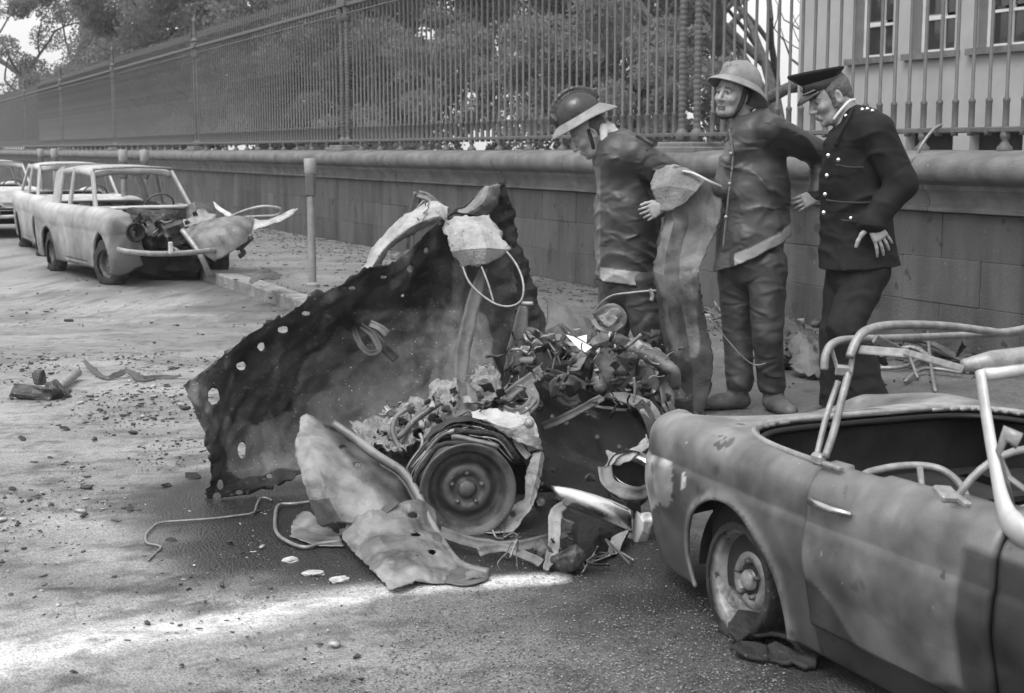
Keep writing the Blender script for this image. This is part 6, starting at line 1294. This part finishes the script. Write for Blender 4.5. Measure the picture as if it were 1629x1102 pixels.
for a, b, c_ in ((hipN, kn, f3n), (hipF, kf, f3f)): bd.cap(a, b, .066, .05, .03); bd.cap(b, c_, .05, .038, .03)
for c_ in (f3n, f3f): bd.cap(c_ + np.array((.01, 0, -.04)), c_ + np.array((-.01, 0, -.06)), .035, .025, .02)
def t3(V):
    L = (V - hc) @ Mh; near = np.linalg.norm(L, axis=1) < .2; t = np.ones(len(V)); t = np.where(near & (np.abs(L[:, 2] - .038) < .006) & (L[:, 0] > .06) & (np.abs(L[:, 1]) > .012) & (np.abs(L[:, 1]) < .05), .35, t)
    for y in (.031, -.031): t = np.where(near & (np.hypot(L[:, 1] - y, L[:, 2] - .010) < .008) & (L[:, 0] > .07), .2, t)
    return t
bd.mesh('body', M['skin'], p3, tone=t3, relax=1)
jk = Field((U(1270, 300, Y3)[0], Y3 - .42, .6), (U(1485, 300, Y3)[0], Y3 + .42, 2.0), .007)
jk.cap(U(1380, 208, Y3 - .10), U(1362, 206, Y3 + .12), .105, .10, .05); jk.cap(U(1362, 235, Y3), U(1362, 300, Y3), .155, .155, .06); jk.cap(U(1362, 300, Y3), U(1366, 345, Y3), .152, .15, .05); jk.cap(U(1366, 350, Y3), U(1369, 450, Y3), .165, .215, .05)
jk.cap(U(1335, 232, Y3 - .06), U(1330, 290, Y3 - .04), .07, .07, .05); jk.cap(U(1330, 280, Y3), U(1328, 440, Y3), .07, .075, .05)
jk.cap(U(1410, 240, Y3), U(1412, 300, Y3), .07, .05, .08); jk.cap(U(1352, 182, Y3), U(1385, 196, Y3), .055, .06, .05)
for a, b, r1, r2 in ((shN, elN, .088, .078), (elN, wrN, .078, .060), (shF, elF, .085, .075), (elF, wrF, .072, .055)): jk.cap(a, b, r1, r2, .03)
folds_along(jk, [[U(1385, 232, Y3 - .22), U(1400, 255, Y3 - .25), U(1425, 268, Y3 - .26)], [U(1392, 262, Y3 - .2), U(1412, 280, Y3 - .25), U(1440, 280, Y3 - .26)], [U(1404, 300, Y3 - .25), U(1425, 312, Y3 - .26), U(1438, 318, Y3 - .24)], [U(1370, 250, Y3 - .17), U(1388, 285, Y3 - .16), U(1392, 320, Y3 - .15)]], .006, .02)
hb = [U(1300 + 9 * i, 347 - .3 * i, Y3) for i in range(2)]
hp, hn = U(1366, 430, Y3 - .2), np.array((.07, 0, -1.0)); hn /= np.linalg.norm(hn); jk.cut(hp, hn); jk.ell(nk + (-.05, 0, .07), (.05, .05, .07), None, .01, 'sub')
jk.cap(mid(elN, wrN, .75), wrN, .066, .066, .02); jk.mesh('jacket', M['uniform'], p3, disp=wr_disp(43, .005, drape=.010, dirs=(.5, .1, .9)), tone=lambda V: 1 + .3 * fbm(V * 6, 3), relax=1)
tr = Field((U(1280, 300, Y3)[0], Y3 - .36, .12), (U(1450, 300, Y3)[0], Y3 + .34, 1.2), .0075); tr.cap(U(1366, 410, Y3), U(1366, 430, Y3), .15, .15, .05)
for a, b, c_ in ((U(1380, 430, Y3 - .07), kn, f3n), (U(1350, 430, Y3 + .07), kf, f3f)): tr.cap(a, b, .115, .088, .03); tr.cap(b, c_ + np.array((0, 0, .02)), .088, .118, .03)
tr.cap(U(1372, 560, Y3), U(1376, 640, Y3), .07, .10, .05)
tr.f[:, :, :int((.18 - tr.lo[2]) / tr.h)] = 1
tr.mesh('trousers', M['uniform'], p3, disp=wr_disp(53, .012, (8, 8, 6)), tone=lambda V: 1.3 + .3 * fbm(V * 4, 5), relax=1)
boots(p3, (f3n, f3f), ((-.8, -1), (-1, -.25)), M['leather'])
for pts in ([(1330, 262), (1352, 266), (1374, 266)], [(1338, 350), (1358, 352), (1376, 352)], [(1314, 318), (1345, 322), (1392, 322)]):   # pocket flaps and waist seam
    attr_tone(MB().tube(cr([U(px, py, Y3 - .13 - .045 * min(1, (px - 1310) / 40)) for px, py in pts], 4), .0055, 6).build('seam', M['uniform'], p3, True), 3.0)
# jacket belt line, pockets, buttons, epaulette
def surf_pt(px, py, Y): return U(px, py, Y)
mb = MB(); 
for (px, py, Y) in ((1318, 247, Y3 - .13), (1316, 279, Y3 - .115), (1313, 309, Y3 - .11), (1311, 338, Y3 - .11)): MB().lathe([(.0, -.006), (.010, -.005), (.0125, .0), (.011, .006)], 14, 'y', U(px, py, Y)).build('button', M['metal_button'], p3, True)
for (px, py, Y) in ((1334, 254, Y3 - .185), (1354, 347, Y3 - .185)): MB().lathe([(.0, -.006), (.009, -.005), (.0115, .0), (.010, .006)], 14, 'y', U(px, py, Y)).build('button', M['metal_button'], p3, True)
for (px, py) in ((1372, 174), (1380, 173), (1388, 176), (1346, 184)): MB().lathe([(.0, -.005), (.008, -.004), (.010, .0), (.009, .006)], 12, 'y', U(px, py, Y3 - .175 if px > 1350 else Y3 - .13)).build('insignia', M['metal_button'], p3, True)
cl = MB().tube(cr([U(1326, 190, Y3 - .10), U(1340, 172, Y3 - .105), U(1352, 160, Y3 - .09), U(1360, 158, Y3 - .03), U(1360, 158, Y3 + .05)], 5), .007, 8, flat=.5); cl.build('shirt_collar', M['shirt'], p3, True)
cl = MB().tube(cr([U(1358, 172, Y3 - .14), U(1352, 186, Y3 - .155), U(1342, 204, Y3 - .155), U(1328, 232, Y3 - .14)], 5), .016, 8, flat=.3); attr_tone(cl.build('lapel', M['uniform'], p3, True), 2.2)
hf = Field(hc - .2, hc + .2, .0045); hf.ell(P_(-.022, 0, .040), (.104, .0875, .094), Mh, 0)
for y in (1, -1): hf.cap(P_(.012, .080 * y, .045), P_(.016, .076 * y, -.042), .016, .014, .012)
hf.cut(P_(.045, 0, 0), Mh[:, 0]); hf.cut(P_(.02, 0, -.05), Mh @ np.array((.5, 0, -.87))); hf.cap(P_(-.07, 0, -.02), P_(-.075, 0, .0), .055, .05, .02)
for y in (1, -1): hf.ell(P_(-.013, .088 * y, -.004), (.024, .022, .040), Mh, .004, 'sub')
hf.mesh('hair', M['hair'], p3, relax=1, disp=lambda P: .003 * noise(P * 90, 4), tone=lambda V: np.full(len(V), 1.3))
# peaked cap: band, flared flat top, peak, badge
Mc = frame((-.93, -.12, -.33), (-.2, 0, 1)); cc_ = U(1310, 150, Y3); Q_ = lambda x, y, z: cc_ + Mc @ np.array((x, y, z)); n = 48
def ringcap(spec, nm, m, tn=1.0, close=True):
    V = []; 
    for (rx, ry, z, dx, tilt) in spec:
        for k in range(n): a = 2 * math.pi * k / n; V.append(Q_(dx + rx * math.cos(a), ry * math.sin(a), z + tilt * math.cos(a)))
    F = [list(f) for f in grid_faces(len(spec), n, True)]; 
    if close: F.append([(len(spec) - 1) * n + k for k in range(n)])
    return attr_tone(mk(nm, V, F, m, p3, True), tn)
ringcap([(.101, .083, .030, -.005, 0), (.103, .085, .034, -.005, 0), (.103, .085, .072, -.005, .004), (.099, .081, .076, -.005, .004)], 'cap_band', M['leather'], .9, False)
o = ringcap([(.100, .082, .070, -.005, .004), (.118, .100, .090, .0, .012), (.142, .124, .112, .004, .020), (.146, .128, .120, .004, .022), (.138, .121, .128, .004, .022), (.07, .06, .130, .004, .012), (.01, .01, .130, .004, .0)], 'cap_crown', M['uniform'], 1.0)
V = []
for i, (e, dz) in enumerate(((0, .0), (.3, -.006), (.65, -.020), (1.0, -.040))):
    for k in range(21): a = -1.15 + 2.3 * k / 20; f = math.cos(a * 1.25) ** .7 if abs(a) < 1.2 else 0; V.append(Q_(-.005 + (.103 + .05 * e * max(f, 0)) * math.cos(a), (.085 + .015 * e * max(f, 0)) * math.sin(a), .034 + dz * max(f, 0) - .004))
o = attr_tone(mk('cap_peak', V, grid_faces(4, 21), M['leather'], p3), 1.6); md = o.modifiers.new('t', 'SOLIDIFY'); md.thickness = .004
rd = MB().lathe([(.0, -.006), (.016, -.004), (.019, .0)], 10, 'y'); Rb = np.array(frame((-.93, -.12, -.33), (-.2, 0, 1))) @ np.array(((0, -1, 0), (1, 0, 0), (0, 0, 1.0)))
rd.V = [tuple(Rb @ np.array(v) + Q_(.100, 0, .062)) for v in rd.V]; rd.build('cap_badge', M['tube'], p3, True)
MB().tube(cr([Q_(.06, .075, .04), Q_(.09, .045, .036), Q_(.1, .0, .034), Q_(.09, -.045, .036), Q_(.06, -.075, .04)], 4), .004, 6).build('cap_cord', M['tube'], p3, True)
# ------------------------------------------------------------------ the three saloons
p, a = car_at(G(180, 452)[:2], 33); s1_ = saloon('nearest pale saloon with its nose torn open and bonnet thrown aside, front wheel splayed', p, a, 1, .80)
p, a = car_at(G(71, 407)[:2], 25); saloon('middle pale saloon standing close behind the nearest wreck, windows blown out', p, a, 0, .95, True)
p, a = car_at(np.array((-9.75, 25.6)), 27); saloon('leftmost pale saloon cut by the photo edge with headlamp and bumper facing us', p, a, 0, 1.1, True)
# engine bay scrap, bonnet sheets on the nearest saloon
YO = 0.0
for i, (px, py, Y, a_, b_, c_, m_) in enumerate([(215, 345, 17.3, .3, .25, .2, 'scrap'), (255, 352, 17.2, .35, .3, .25, 'scrap'), (240, 372, 17.0, .3, .25, .2, 'scrap'), (275, 372, 17.0, .3, .25, .25, 'scrap'), (230, 400, 17.3, .7, .4, .5, 'dark'), (290, 395, 17.4, .6, .4, .5, 'dark'), (270, 425, 17.5, 1.0, .5, .35, 'dark'), (318, 345, 17.2, .3, .2, .3, 'steel'), (200, 358, 17.0, .22, .2, .2, 'dark')]):
    o = lump('engine_part', U(px, py, Y), (a_, b_, c_), i + 60, M[m_], parent=None); o.parent = s1_
    o.matrix_parent_inverse = (Matrix.Translation(s1_.location) @ Matrix.Rotation(s1_.rotation_euler.z, 4, 'Z') @ Matrix.Diagonal((1, -1, 1, 1))).inverted()
    if m_ == 'steel': attr_tone(o, 1.0)
bn = thing('torn_bonnet', 'torn pale bonnet sheets leaning on the broken nose of the nearest saloon', 'car panel', tuple(G(340, 440)))
sheet('bonnet_sheet', [[(290, 366, 16.8), (330, 350, 16.75), (372, 344, 16.8), (405, 344, 16.9)], [(300, 385, 16.6), (335, 372, 16.5), (375, 368, 16.55), (400, 366, 16.7)], [(342, 416, 16.5), (352, 410, 16.45), (372, 398, 16.5), (392, 384, 16.6)]], M['steel'], bn, step=.04, amp=.02, freq=2, seed=201, tone=1.45)
sheet('bonnet_sheet', [[(375, 344, 16.9), (420, 350, 17.0), (455, 336, 17.1), (474, 332, 17.1)], [(392, 372, 16.7), (420, 360, 16.8), (450, 350, 17.0), (468, 340, 17.1)]], M['ash'], bn, step=.04, amp=.03, freq=3, seed=202, tone=.9)
sheet('bonnet_sheet', [[(338, 320, 17.0), (350, 328, 17.0), (372, 342, 16.95)], [(342, 330, 16.95), (354, 340, 16.95), (366, 346, 16.9)]], M['ash'], bn, step=.04, amp=.02, seed=203, tone=1.3)
MB().tube(cr([U(*q) for q in ((368, 344, 17.1), (392, 334, 17.0), (420, 328, 17.0), (446, 332, 17.05), (440, 342, 17.1), (412, 344, 17.1), (372, 346, 17.1))], 5), .018, 6).build('bent_edge', M['tube'], bn, True)
MB().tube(cr([U(*q) for q in ((290, 366, 16.7), (310, 392, 16.55), (322, 412, 16.5), (333, 438, 16.6))], 5), .035, 8).build('bent_edge', M['tube'], bn, True)
MB().tube(cr([U(*q) for q in ((375, 396, 16.6), (400, 378, 16.7), (384, 394, 16.7), (388, 402, 16.7), (380, 408, 16.7))], 5), .03, 6).build('bent_edge', M['scrap'], bn, True)
sheet('crushed_wing', [[(296, 345, 17.0), (318, 333, 17.0), (345, 340, 17.0)], [(292, 362, 16.8), (316, 355, 16.75), (342, 352, 16.8)]], M['ash'], bn, step=.04, amp=.06, freq=5, seed=205, tone=.6)
for i in range(34):
    r_ = random.Random(i + 2100); x, y = r_.uniform(205, 315), r_.uniform(336, 392); Y = 16.95 + r_.uniform(-.2, .3); k = r_.uniform(5, 15); a = r_.uniform(0, 6.28)
    sheet('torn_scrap', [[(x, y, Y), (x + k * math.cos(a), y + k * .6 * math.sin(a), Y - .1)], [(x + k * .4, y + k * .5, Y + .1), (x + k * (.4 + math.cos(a)), y + k * .8, Y)]], M[('burnt', 'steel', 'ash')[i % 3]], bn, amp=.02, freq=8, rag=.02, seed=i + 600, tone=(1.2, .8, .6)[i % 3], step=.04, lin=True)
for i in range(12):
    r_ = random.Random(i + 2300); x, y = r_.uniform(205, 310), r_.uniform(345, 400)
    rod('scrap_wire', [(x, y, 16.9), (x + r_.uniform(-12, 12), y + r_.uniform(-10, 10), 16.8), (x + r_.uniform(-22, 22), y + r_.uniform(-10, 14), 16.9)], r_.choice((.010, .016, .024)), M[('wire', 'scrap', 'rubber')[i % 3]], bn, n=5, sub=3)
# ------------------------------------------------------------------ loose things on the road and the pavement
YO = 0.0
def loose(name, label, cat, group=None): return dict(name=name, label=label, cat=cat, group=group)
def flat_rows(rows): return rows
t = thing('twisted_scrap', 'dark charred lump of wreckage with a bar on the dusty road at the left', 'debris', tuple(G(65, 636)))
def glump(nm, px, py, size, seed, m, par, lift=.4): return lump(nm, G(px, py) + np.array((0, 0, size[2] * lift)), size, seed, m, parent=par)
glump('scrap_body', 62, 634, (.30, .14, .09), 3, M['scrap'], t); glump('scrap_body', 92, 632, (.16, .10, .08), 8, M['scrap'], t); glump('scrap_body', 45, 632, (.14, .10, .05), 12, M['rubber'], t); glump('scrap_knob', 63, 620, (.07, .06, .09), 9, M['scrap'], t, .9)
MB().tube([G(90, 628) + (0, 0, .04), G(124, 604) + (0, 0, .05)], .03, 8).build('bar', M['tube'], t, True)
def ground_path(pts, up=.01): return [G(*q) + np.array((0, 0, up if not hasattr(up, '__len__') else up[i])) for i, q in enumerate(pts)]
o = strip('twisted_trim_strip', ground_path([(134, 584), (150, 594), (168, 606), (185, 604), (205, 602), (225, 608), (250, 604), (290, 603)], [.05, .02, .02, .03, .05, .02, .02, .02]), [.02, .04, .02, .05, .03, .06, .03, .01], M['steel'], None, .7, 5, .006, px=False, nrm=(0, -1, .5)); tag(o, 'long twisted strip of trim lying across the dusty road left of the wreck', 'metal strip')
o = rod('bent_wire', ground_path([(432, 800), (424, 796), (414, 797), (408, 808), (403, 820), (380, 824), (340, 829), (300, 832), (255, 836), (240, 846), (232, 856), (234, 868), (250, 872), (256, 876), (246, 886), (236, 896)], .012), .005, M['wire'], None, px=False); tag(o, 'long bent wire running over the wet road in front of the big torn sheet', 'wire')
o = rod('bent_rod', ground_path([(520, 800), (470, 806), (444, 808), (438, 826), (440, 852), (460, 868), (486, 876), (510, 870), (545, 866)], .014), .008, M['wire'], None, px=False); tag(o, 'thick bent rod making a corner on the road left of the long crumpled panel', 'metal rod')
o = sheet('metal_offcut', [[(470, 820, 5.86), (490, 812, 5.84), (520, 840, 5.66)], [(464, 838, 5.76), (495, 846, 5.66), (540, 850, 5.6)], [(464, 856, 5.60), (500, 868, 5.48), (544, 870, 5.46)]], M['steel'], None, amp=.012, seed=211, tone=1.5); tag(o, 'flat pale torn offcut beside the thick bent rod', 'metal scrap')
o = sheet('metal_offcut', [[(500, 822, 5.8), (530, 828, 5.76), (546, 836, 5.7)], [(502, 834, 5.74), (528, 842, 5.68), (544, 848, 5.62)]], M['burnt'], None, amp=.02, seed=212, tone=2); tag(o, 'small dark torn offcut tucked under the long crumpled panel', 'metal scrap')
t = thing('metal_tangle', 'tangle of split pipes and shredded metal on the road below the chrome bumper end', 'debris', tuple(G(880, 905)))
strip('long_strip', ground_path([(700, 868), (740, 880), (800, 886), (850, 884), (900, 874)], [.06, .05, .04, .05, .07]), .045, M['steel'], t, .8, px=False, nrm=(0, -1, .6))
strip('long_strip', ground_path([(760, 896), (800, 892), (840, 898), (862, 905)], [.04, .05, .03, .02]), .035, M['steel'], t, 1.0, px=False, nrm=(0, -1, .6))
strip('twisted_blade', ground_path([(905, 852), (884, 868), (880, 890), (868, 915)], [.14, .13, .05, .02]), [.02, .05, .05, .02], M['ash'], t, .5, px=False, nrm=(0, -1, .3))
glump('fuzzy_clump', 940, 888, (.12, .10, .14), 21, M['ash'], t); attr_tone(t.children[-1], .45); glump('clump', 900, 905, (.16, .08, .07), 22, M['scrap'], t); glump('clump', 870, 890, (.1, .08, .06), 23, M['scrap'], t)
sheet('bent_scrap', [[(965, 860, 5.55), (985, 848, 5.55), (1004, 842, 5.55)], [(960, 882, 5.42), (980, 872, 5.40), (996, 850, 5.44)], [(962, 893, 5.34), (975, 890, 5.34), (986, 872, 5.38)]], M['ash'], t, amp=.01, seed=213, tone=.55)
for i in range(26):
    r_ = random.Random(i + 500); x, y = r_.uniform(780, 990), r_.uniform(862, 910); z0 = .015 + r_.random() * .08; pts = [G(x, y) + (0, 0, z0), G(x + r_.uniform(-28, 28), y + r_.uniform(-12, 12)) + (0, 0, r_.random() * .12), G(x + r_.uniform(-36, 36), y + r_.uniform(-10, 10)) + (0, 0, .012)]
    rod('shred', pts, r_.choice((.002, .003, .005)), M['wire'] if i % 2 else M['scrap'], t, px=False, n=5)
t = thing('mudflap_remains', 'charred strip of burst tyre lying under the sunk rear wheel of the roadster', 'tyre remains', tuple(G(1230, 1045)))
strip('tyre_strip', ground_path([(1168, 1030), (1190, 1018), (1225, 1022), (1262, 1030), (1300, 1052)], [.02, .05, .05, .04, .03]), [.04, .10, .12, .09, .05], M['rubber'], t, 1, 3, .02, .012, px=False, nrm=(0, -.4, 1)); strip('tyre_strip', ground_path([(1170, 1040), (1200, 1050), (1240, 1052), (1290, 1066)], .015), .07, M['rubber'], t, 1, 6, .02, .012, px=False, nrm=(0, -.4, 1))
o = lump('chrome_fragment', G(1020, 858) + (0, 0, .05), (.07, .05, .11), 71, M['white_trim'], parent=None); tag(o, 'small bright fragment on the road at the tail of the roadster', 'fragment')
for i, (px, py, lab) in enumerate(((498, 914, 'pale flake lying on the wet road below the long crumpled panel'), (540, 924, 'second pale flake to the right below the long crumpled panel'), (462, 893, 'tiny pale flake left of the other flakes on the wet road'))):
    o = lump('pale_flake', G(px, py) + (0, 0, .006), (.075 - i * .012, .05, .012), 80 + i, M['clodlt'], (0, 0, .4 * i), None); tag(o, lab, 'flake', 'pale flakes on the road')
# bent frames and sheets along the foot of the wall
t = thing('metal_frame_debris', 'twisted seat frame and bars lying on the pavement against the wall behind the hood frame', 'debris', tuple(G(1460, 570, .13)))
def GP(px, py, up=0): return G(px, py, .13) + np.array((0, 0, up))
for pts, r in (([GP(1385, 556, .03), GP(1440, 552, .06), GP(1500, 570, .04), GP(1560, 590, .03)], .018), ([GP(1400, 575, .03), GP(1450, 570, .08), GP(1500, 590, .05), GP(1600, 600, .02)], .016), ([GP(1395, 590, .02), GP(1440, 590, .03), GP(1470, 575, .05)], .014), ([GP(1475, 560, .15), GP(1480, 590, .06), GP(1488, 628, .02)], .012),
               ([GP(1440, 612, .02), GP(1470, 596, .04), GP(1530, 600, .03)], .012), ([GP(1440, 560, .02), GP(1446, 590, .1), GP(1460, 606, .02)], .01)):
    MB().tube(cr(pts, 4), r, 7).build('bar', M['tube'] if r > .015 else M['wire'], t, True)
strip('flat_bar', [GP(1410, 550, .05), GP(1470, 560, .08), GP(1540, 585, .04), GP(1610, 575, .03)], .06, M['steel'], t, .9, px=False, nrm=(0, -.5, 1)); sheet('plate', [[(1490, 548, 10.2), (1520, 545, 10.2), (1545, 556, 10.1)], [(1495, 566, 9.8), (1520, 570, 9.7), (1548, 572, 9.8)]], M['steel'], t, seed=221, tone=.6, amp=.02)
t = thing('crumpled_sheet_pile', 'pile of crumpled sheet metal by the wall between the fireman and the policeman', 'debris', tuple(GP(1275, 580)))
for i, rw_ in enumerate(([[(1236, 505, 10.3), (1262, 512, 10.2), (1296, 530, 10.0)], [(1238, 545, 9.9), (1270, 552, 9.7), (1306, 558, 9.6)], [(1240, 575, 9.5), (1275, 590, 9.3), (1316, 592, 9.3)]], [[(1250, 540, 9.4), (1280, 532, 9.3), (1312, 550, 9.3)], [(1256, 565, 9.1), (1285, 556, 9.0), (1322, 575, 9.1)], [(1262, 590, 8.9), (1290, 600, 8.8), (1318, 604, 8.8)]], [[(1225, 530, 10.0), (1245, 520, 10), (1262, 540, 9.9)], [(1228, 580, 9.3), (1250, 570, 9.3), (1270, 585, 9.2)]])):
    sheet('crumpled_sheet', rw_, M['steel' if i == 1 else 'burnt'], t, seed=230 + i, amp=.05, freq=4, rag=.03, tone=(1.8, .8, 2.2)[i], step=.025)
for i in range(12):
    r_ = random.Random(i + 700); o = lump('scrap_piece', GP(r_.uniform(1232, 1325), r_.uniform(520, 600), .04), (r_.uniform(.08, .2), .1, .08), i + 700, M['scrap'], parent=t)
for i in range(46):                            # jagged bits heaped along the foot of the wall
    r_ = random.Random(i + 1300); x = r_.uniform(1135, 1335) if i % 3 else r_.uniform(1390, 1600); c = W(-((x - 640) / 145.0) * 1.0, -.15 - r_.random() * .9, 0); k = r_.uniform(.05, .16); a = r_.uniform(0, 6.28)
    b_ = c + np.array((k * math.cos(a), k * math.sin(a), r_.uniform(0, .10))); d_ = np.array((-math.sin(a), math.cos(a), 0)) * k * r_.uniform(.3, .8)
    sheet('jagged_scrap', [[c + (0, 0, .14), b_ + (0, 0, .14)], [c + d_ + (0, 0, .15 + r_.random() * .12), b_ + d_ * .6 + (0, 0, .14 + r_.random() * .1)]], M[('burnt', 'steel', 'ash')[i % 3]], t, amp=.015, freq=10, rag=.012, seed=i + 400, tone=(1.6, .8, .5)[i % 3], step=.02, lin=True, px=False)
o = rod('bent_branch', [(1458, 262, 10.45), (1462, 240, 10.4), (1472, 222, 10.4), (1486, 205, 10.45), (1498, 198, 10.5)], .012, M['wire'], None); tag(o, 'thin bent rod caught in the railings above the policeman shoulder', 'metal rod')
o = sheet('kerb_panel', [[(395, 446, 14.2), (410, 430, 14.4), (428, 428, 14.5), (448, 438, 14.4)], [(400, 450, 14.0), (415, 444, 14.1), (430, 444, 14.1), (446, 442, 14.2)]], M['steel'], None, step=.03, amp=.03, seed=241, tone=.6); tag(o, 'bent dark wing panel resting on the kerb between the nearest saloon and the parking post', 'car panel')
o = lump('white_bag', W(16.8, -.35, .22), (1.0, .25, .14), 90, M['paper'], (0, 0, AZW), None); tag(o, 'long white bundle lying on the pavement by the wall behind the torn bonnet', 'bundle')
o = lump('metal_fragment', G(455, 478) + (0, 0, .05), (.08, .06, .10), 91, M['scrap'], parent=None); tag(o, 'small dark fragment standing by the kerb below the parking post', 'fragment')
# counted clods and fragments, then the uncountable crumbs
cl_me = []
for k in range(6):
    bm = bmesh.new(); bmesh.ops.create_icosphere(bm, subdivisions=1, radius=1); V = np.array([v.co for v in bm.verts]); F = [[v.index for v in f.verts] for f in bm.faces]; bm.free()
    V = V * (1 + .75 * noise(V * 1.9 + k * 5, 2))[:, None] * np.array((1.1, .7, .38)); cl_me.append(mesh_data('rubble_lump', V, F, M['clod'], False))
rr = random.Random(5); big = [(132, 823, 16, 'dark clod standing alone on the pale road, nearest below the leaning bar'), (208, 812, 20, 'dark knobbly clod left of the small leaf shaped fragment by the wire'), (266, 775, 18, 'flat dark clod left of the clod beside the big torn sheet'), (310, 762, 26, 'largest dark clod, touching the lower left corner of the big torn sheet'),
    (150, 700, 14, 'dark clod in the scatter below the twisted trim strip'), (105, 685, 18, 'broad dark clod in the scatter below the charred lump'), (160, 655, 14, 'dark clod just under the left half of the twisted trim strip'), (212, 690, 15, 'dark clod at the right of the scatter below the trim strip'),
    (180, 920, 10, 'tiny dark clod left of the white powder trail'), (272, 862, 20, 'leaf shaped dark fragment inside the crook of the bent wire'), (365, 864, 14, 'dark clod on the wet patch right of the bent wire hook'), (290, 1060, 14, 'dark clod below the powder trail near the lower edge of the photo'),
    (118, 1070, 12, 'dark clod in the lower left corner below the powder trail'), (410, 1068, 10, 'small dark clod near the lower edge right of its neighbour below the powder'), (60, 790, 12, 'small dark clod at the far left beside the pale road'), (20, 780, 16, 'leftmost dark clod at the photo edge'),
    (330, 645, 12, 'small dark clod left of the hole in the big torn sheet'), (245, 668, 12, 'dark clod below the right end of the trim strip'), (80, 730, 10, 'tiny dark clod at the left below the scatter'), (35, 700, 14, 'dark clod at the left edge of the scatter')]
for (px, py, sz, lab) in big:
    c = G(px, py); k = sz / 390 * c[1] / 6 * .5; o = ob('rubble_lump', rr.choice(cl_me)); o.location = (c[0], c[1], k * .35); o.scale = (k, k, k); o.rotation_euler = (rr.random() * .4, rr.random() * .4, rr.random() * 6)
    tag(o, lab, 'rubble', 'dark clods of rubble on the road')
rnd = np.random.default_rng(9); Vs, Fs, n0 = [], [], 0; Vl, Fl, n1 = [], [], 0
base = cl_me[0]; bV = np.array([v.co for v in base.vertices]); bF = np.array([list(p.vertices) for p in base.polygons])
for i in range(9000):
    kind_ = rnd.random()
    if kind_ < .55: px, py = rnd.uniform(-20, 460), 560 + abs(rnd.normal()) * 160
    elif kind_ < .72: px, py = rnd.uniform(-20, 1100), rnd.uniform(480, 1090)
    elif kind_ < .9: px, py = rnd.uniform(380, 1100), 880 + rnd.normal() * 40
    else: px, py = rnd.uniform(0, 700), rnd.uniform(400, 520)
    if py < 395 or py > 1100: continue
    c = G(px, py)
    if kind_ < .9 and fbm(np.array([[c[0] * 1.7, c[1] * 1.2, 0]]), 88, 3)[0] < .5 * rnd.random() - .15: continue
    s_ = float(np.clip(rnd.lognormal(-5.5, .55), .0015, .022)) * (1.5 if c[1] > 8 else 1)
    if (c[0] - W0[0]) * NW[0] + (c[1] - W0[1]) * NW[1] > KD - .02: c = G(px, py, .13)
    v = (bV * rnd.uniform(.6, 1.3, 3) * s_) @ np.array(Matrix.Rotation(rnd.uniform(0, 6), 3, 'Z')) + c + (0, 0, s_ * .3)
    if rnd.random() < .8: Vs.append(v); Fs.append(bF + n0); n0 += len(v)
    else: Vl.append(v); Fl.append(bF + n1); n1 += len(v)
tag(mk('grit', np.concatenate(Vs), np.concatenate(Fs), M['clod'], None, False), kind='stuff'); tag(mk('pale_crumbs', np.concatenate(Vl), np.concatenate(Fl), M['clodlt'], None, False), kind='stuff')
Vg, Fg, n2_ = [], [], 0                        # loose chippings on the near road
for i in range(15000):
    px, py = rnd.uniform(-20, 1250), 1110 - abs(rnd.normal()) * 130
    if py < 830 or (px < 700 and rnd.random() > (px - 250) / 450) or (px < 620 and py > 925 and py > 1000 - (px - 200) * .14 and py < 1060): continue
    c = G(px, py); s_ = rnd.uniform(.0012, .0036); v = (bV * rnd.uniform(.7, 1.3, 3) * s_) + c + (0, 0, s_ * .5); Vg.append(v); Fg.append(bF + n2_); n2_ += len(v)
tag(mk('chippings', np.concatenate(Vg), np.concatenate(Fg), M['chip'], None, False), kind='stuff')
Vs, Fs, n0 = [], [], 0                         # crumbs on the pavement along the wall
for i in range(2600):
    s = rnd.uniform(-7, 12); d = -abs(rnd.normal()) * .7 if rnd.random() < .7 else rnd.uniform(-3, 0)
    if d < -3: continue
    s_ = float(np.clip(rnd.lognormal(-4.6, .5), .004, .045)); c = W(s, d, .135)
    v = (bV * rnd.uniform(.5, 1.4, 3) * s_) @ np.array(Matrix.Rotation(rnd.uniform(0, 6), 3, 'Z')) + c; Vs.append(v); Fs.append(bF + n0); n0 += len(v)
tag(mk('pavement_rubble', np.concatenate(Vs), np.concatenate(Fs), M['clod'], None, False), kind='stuff')
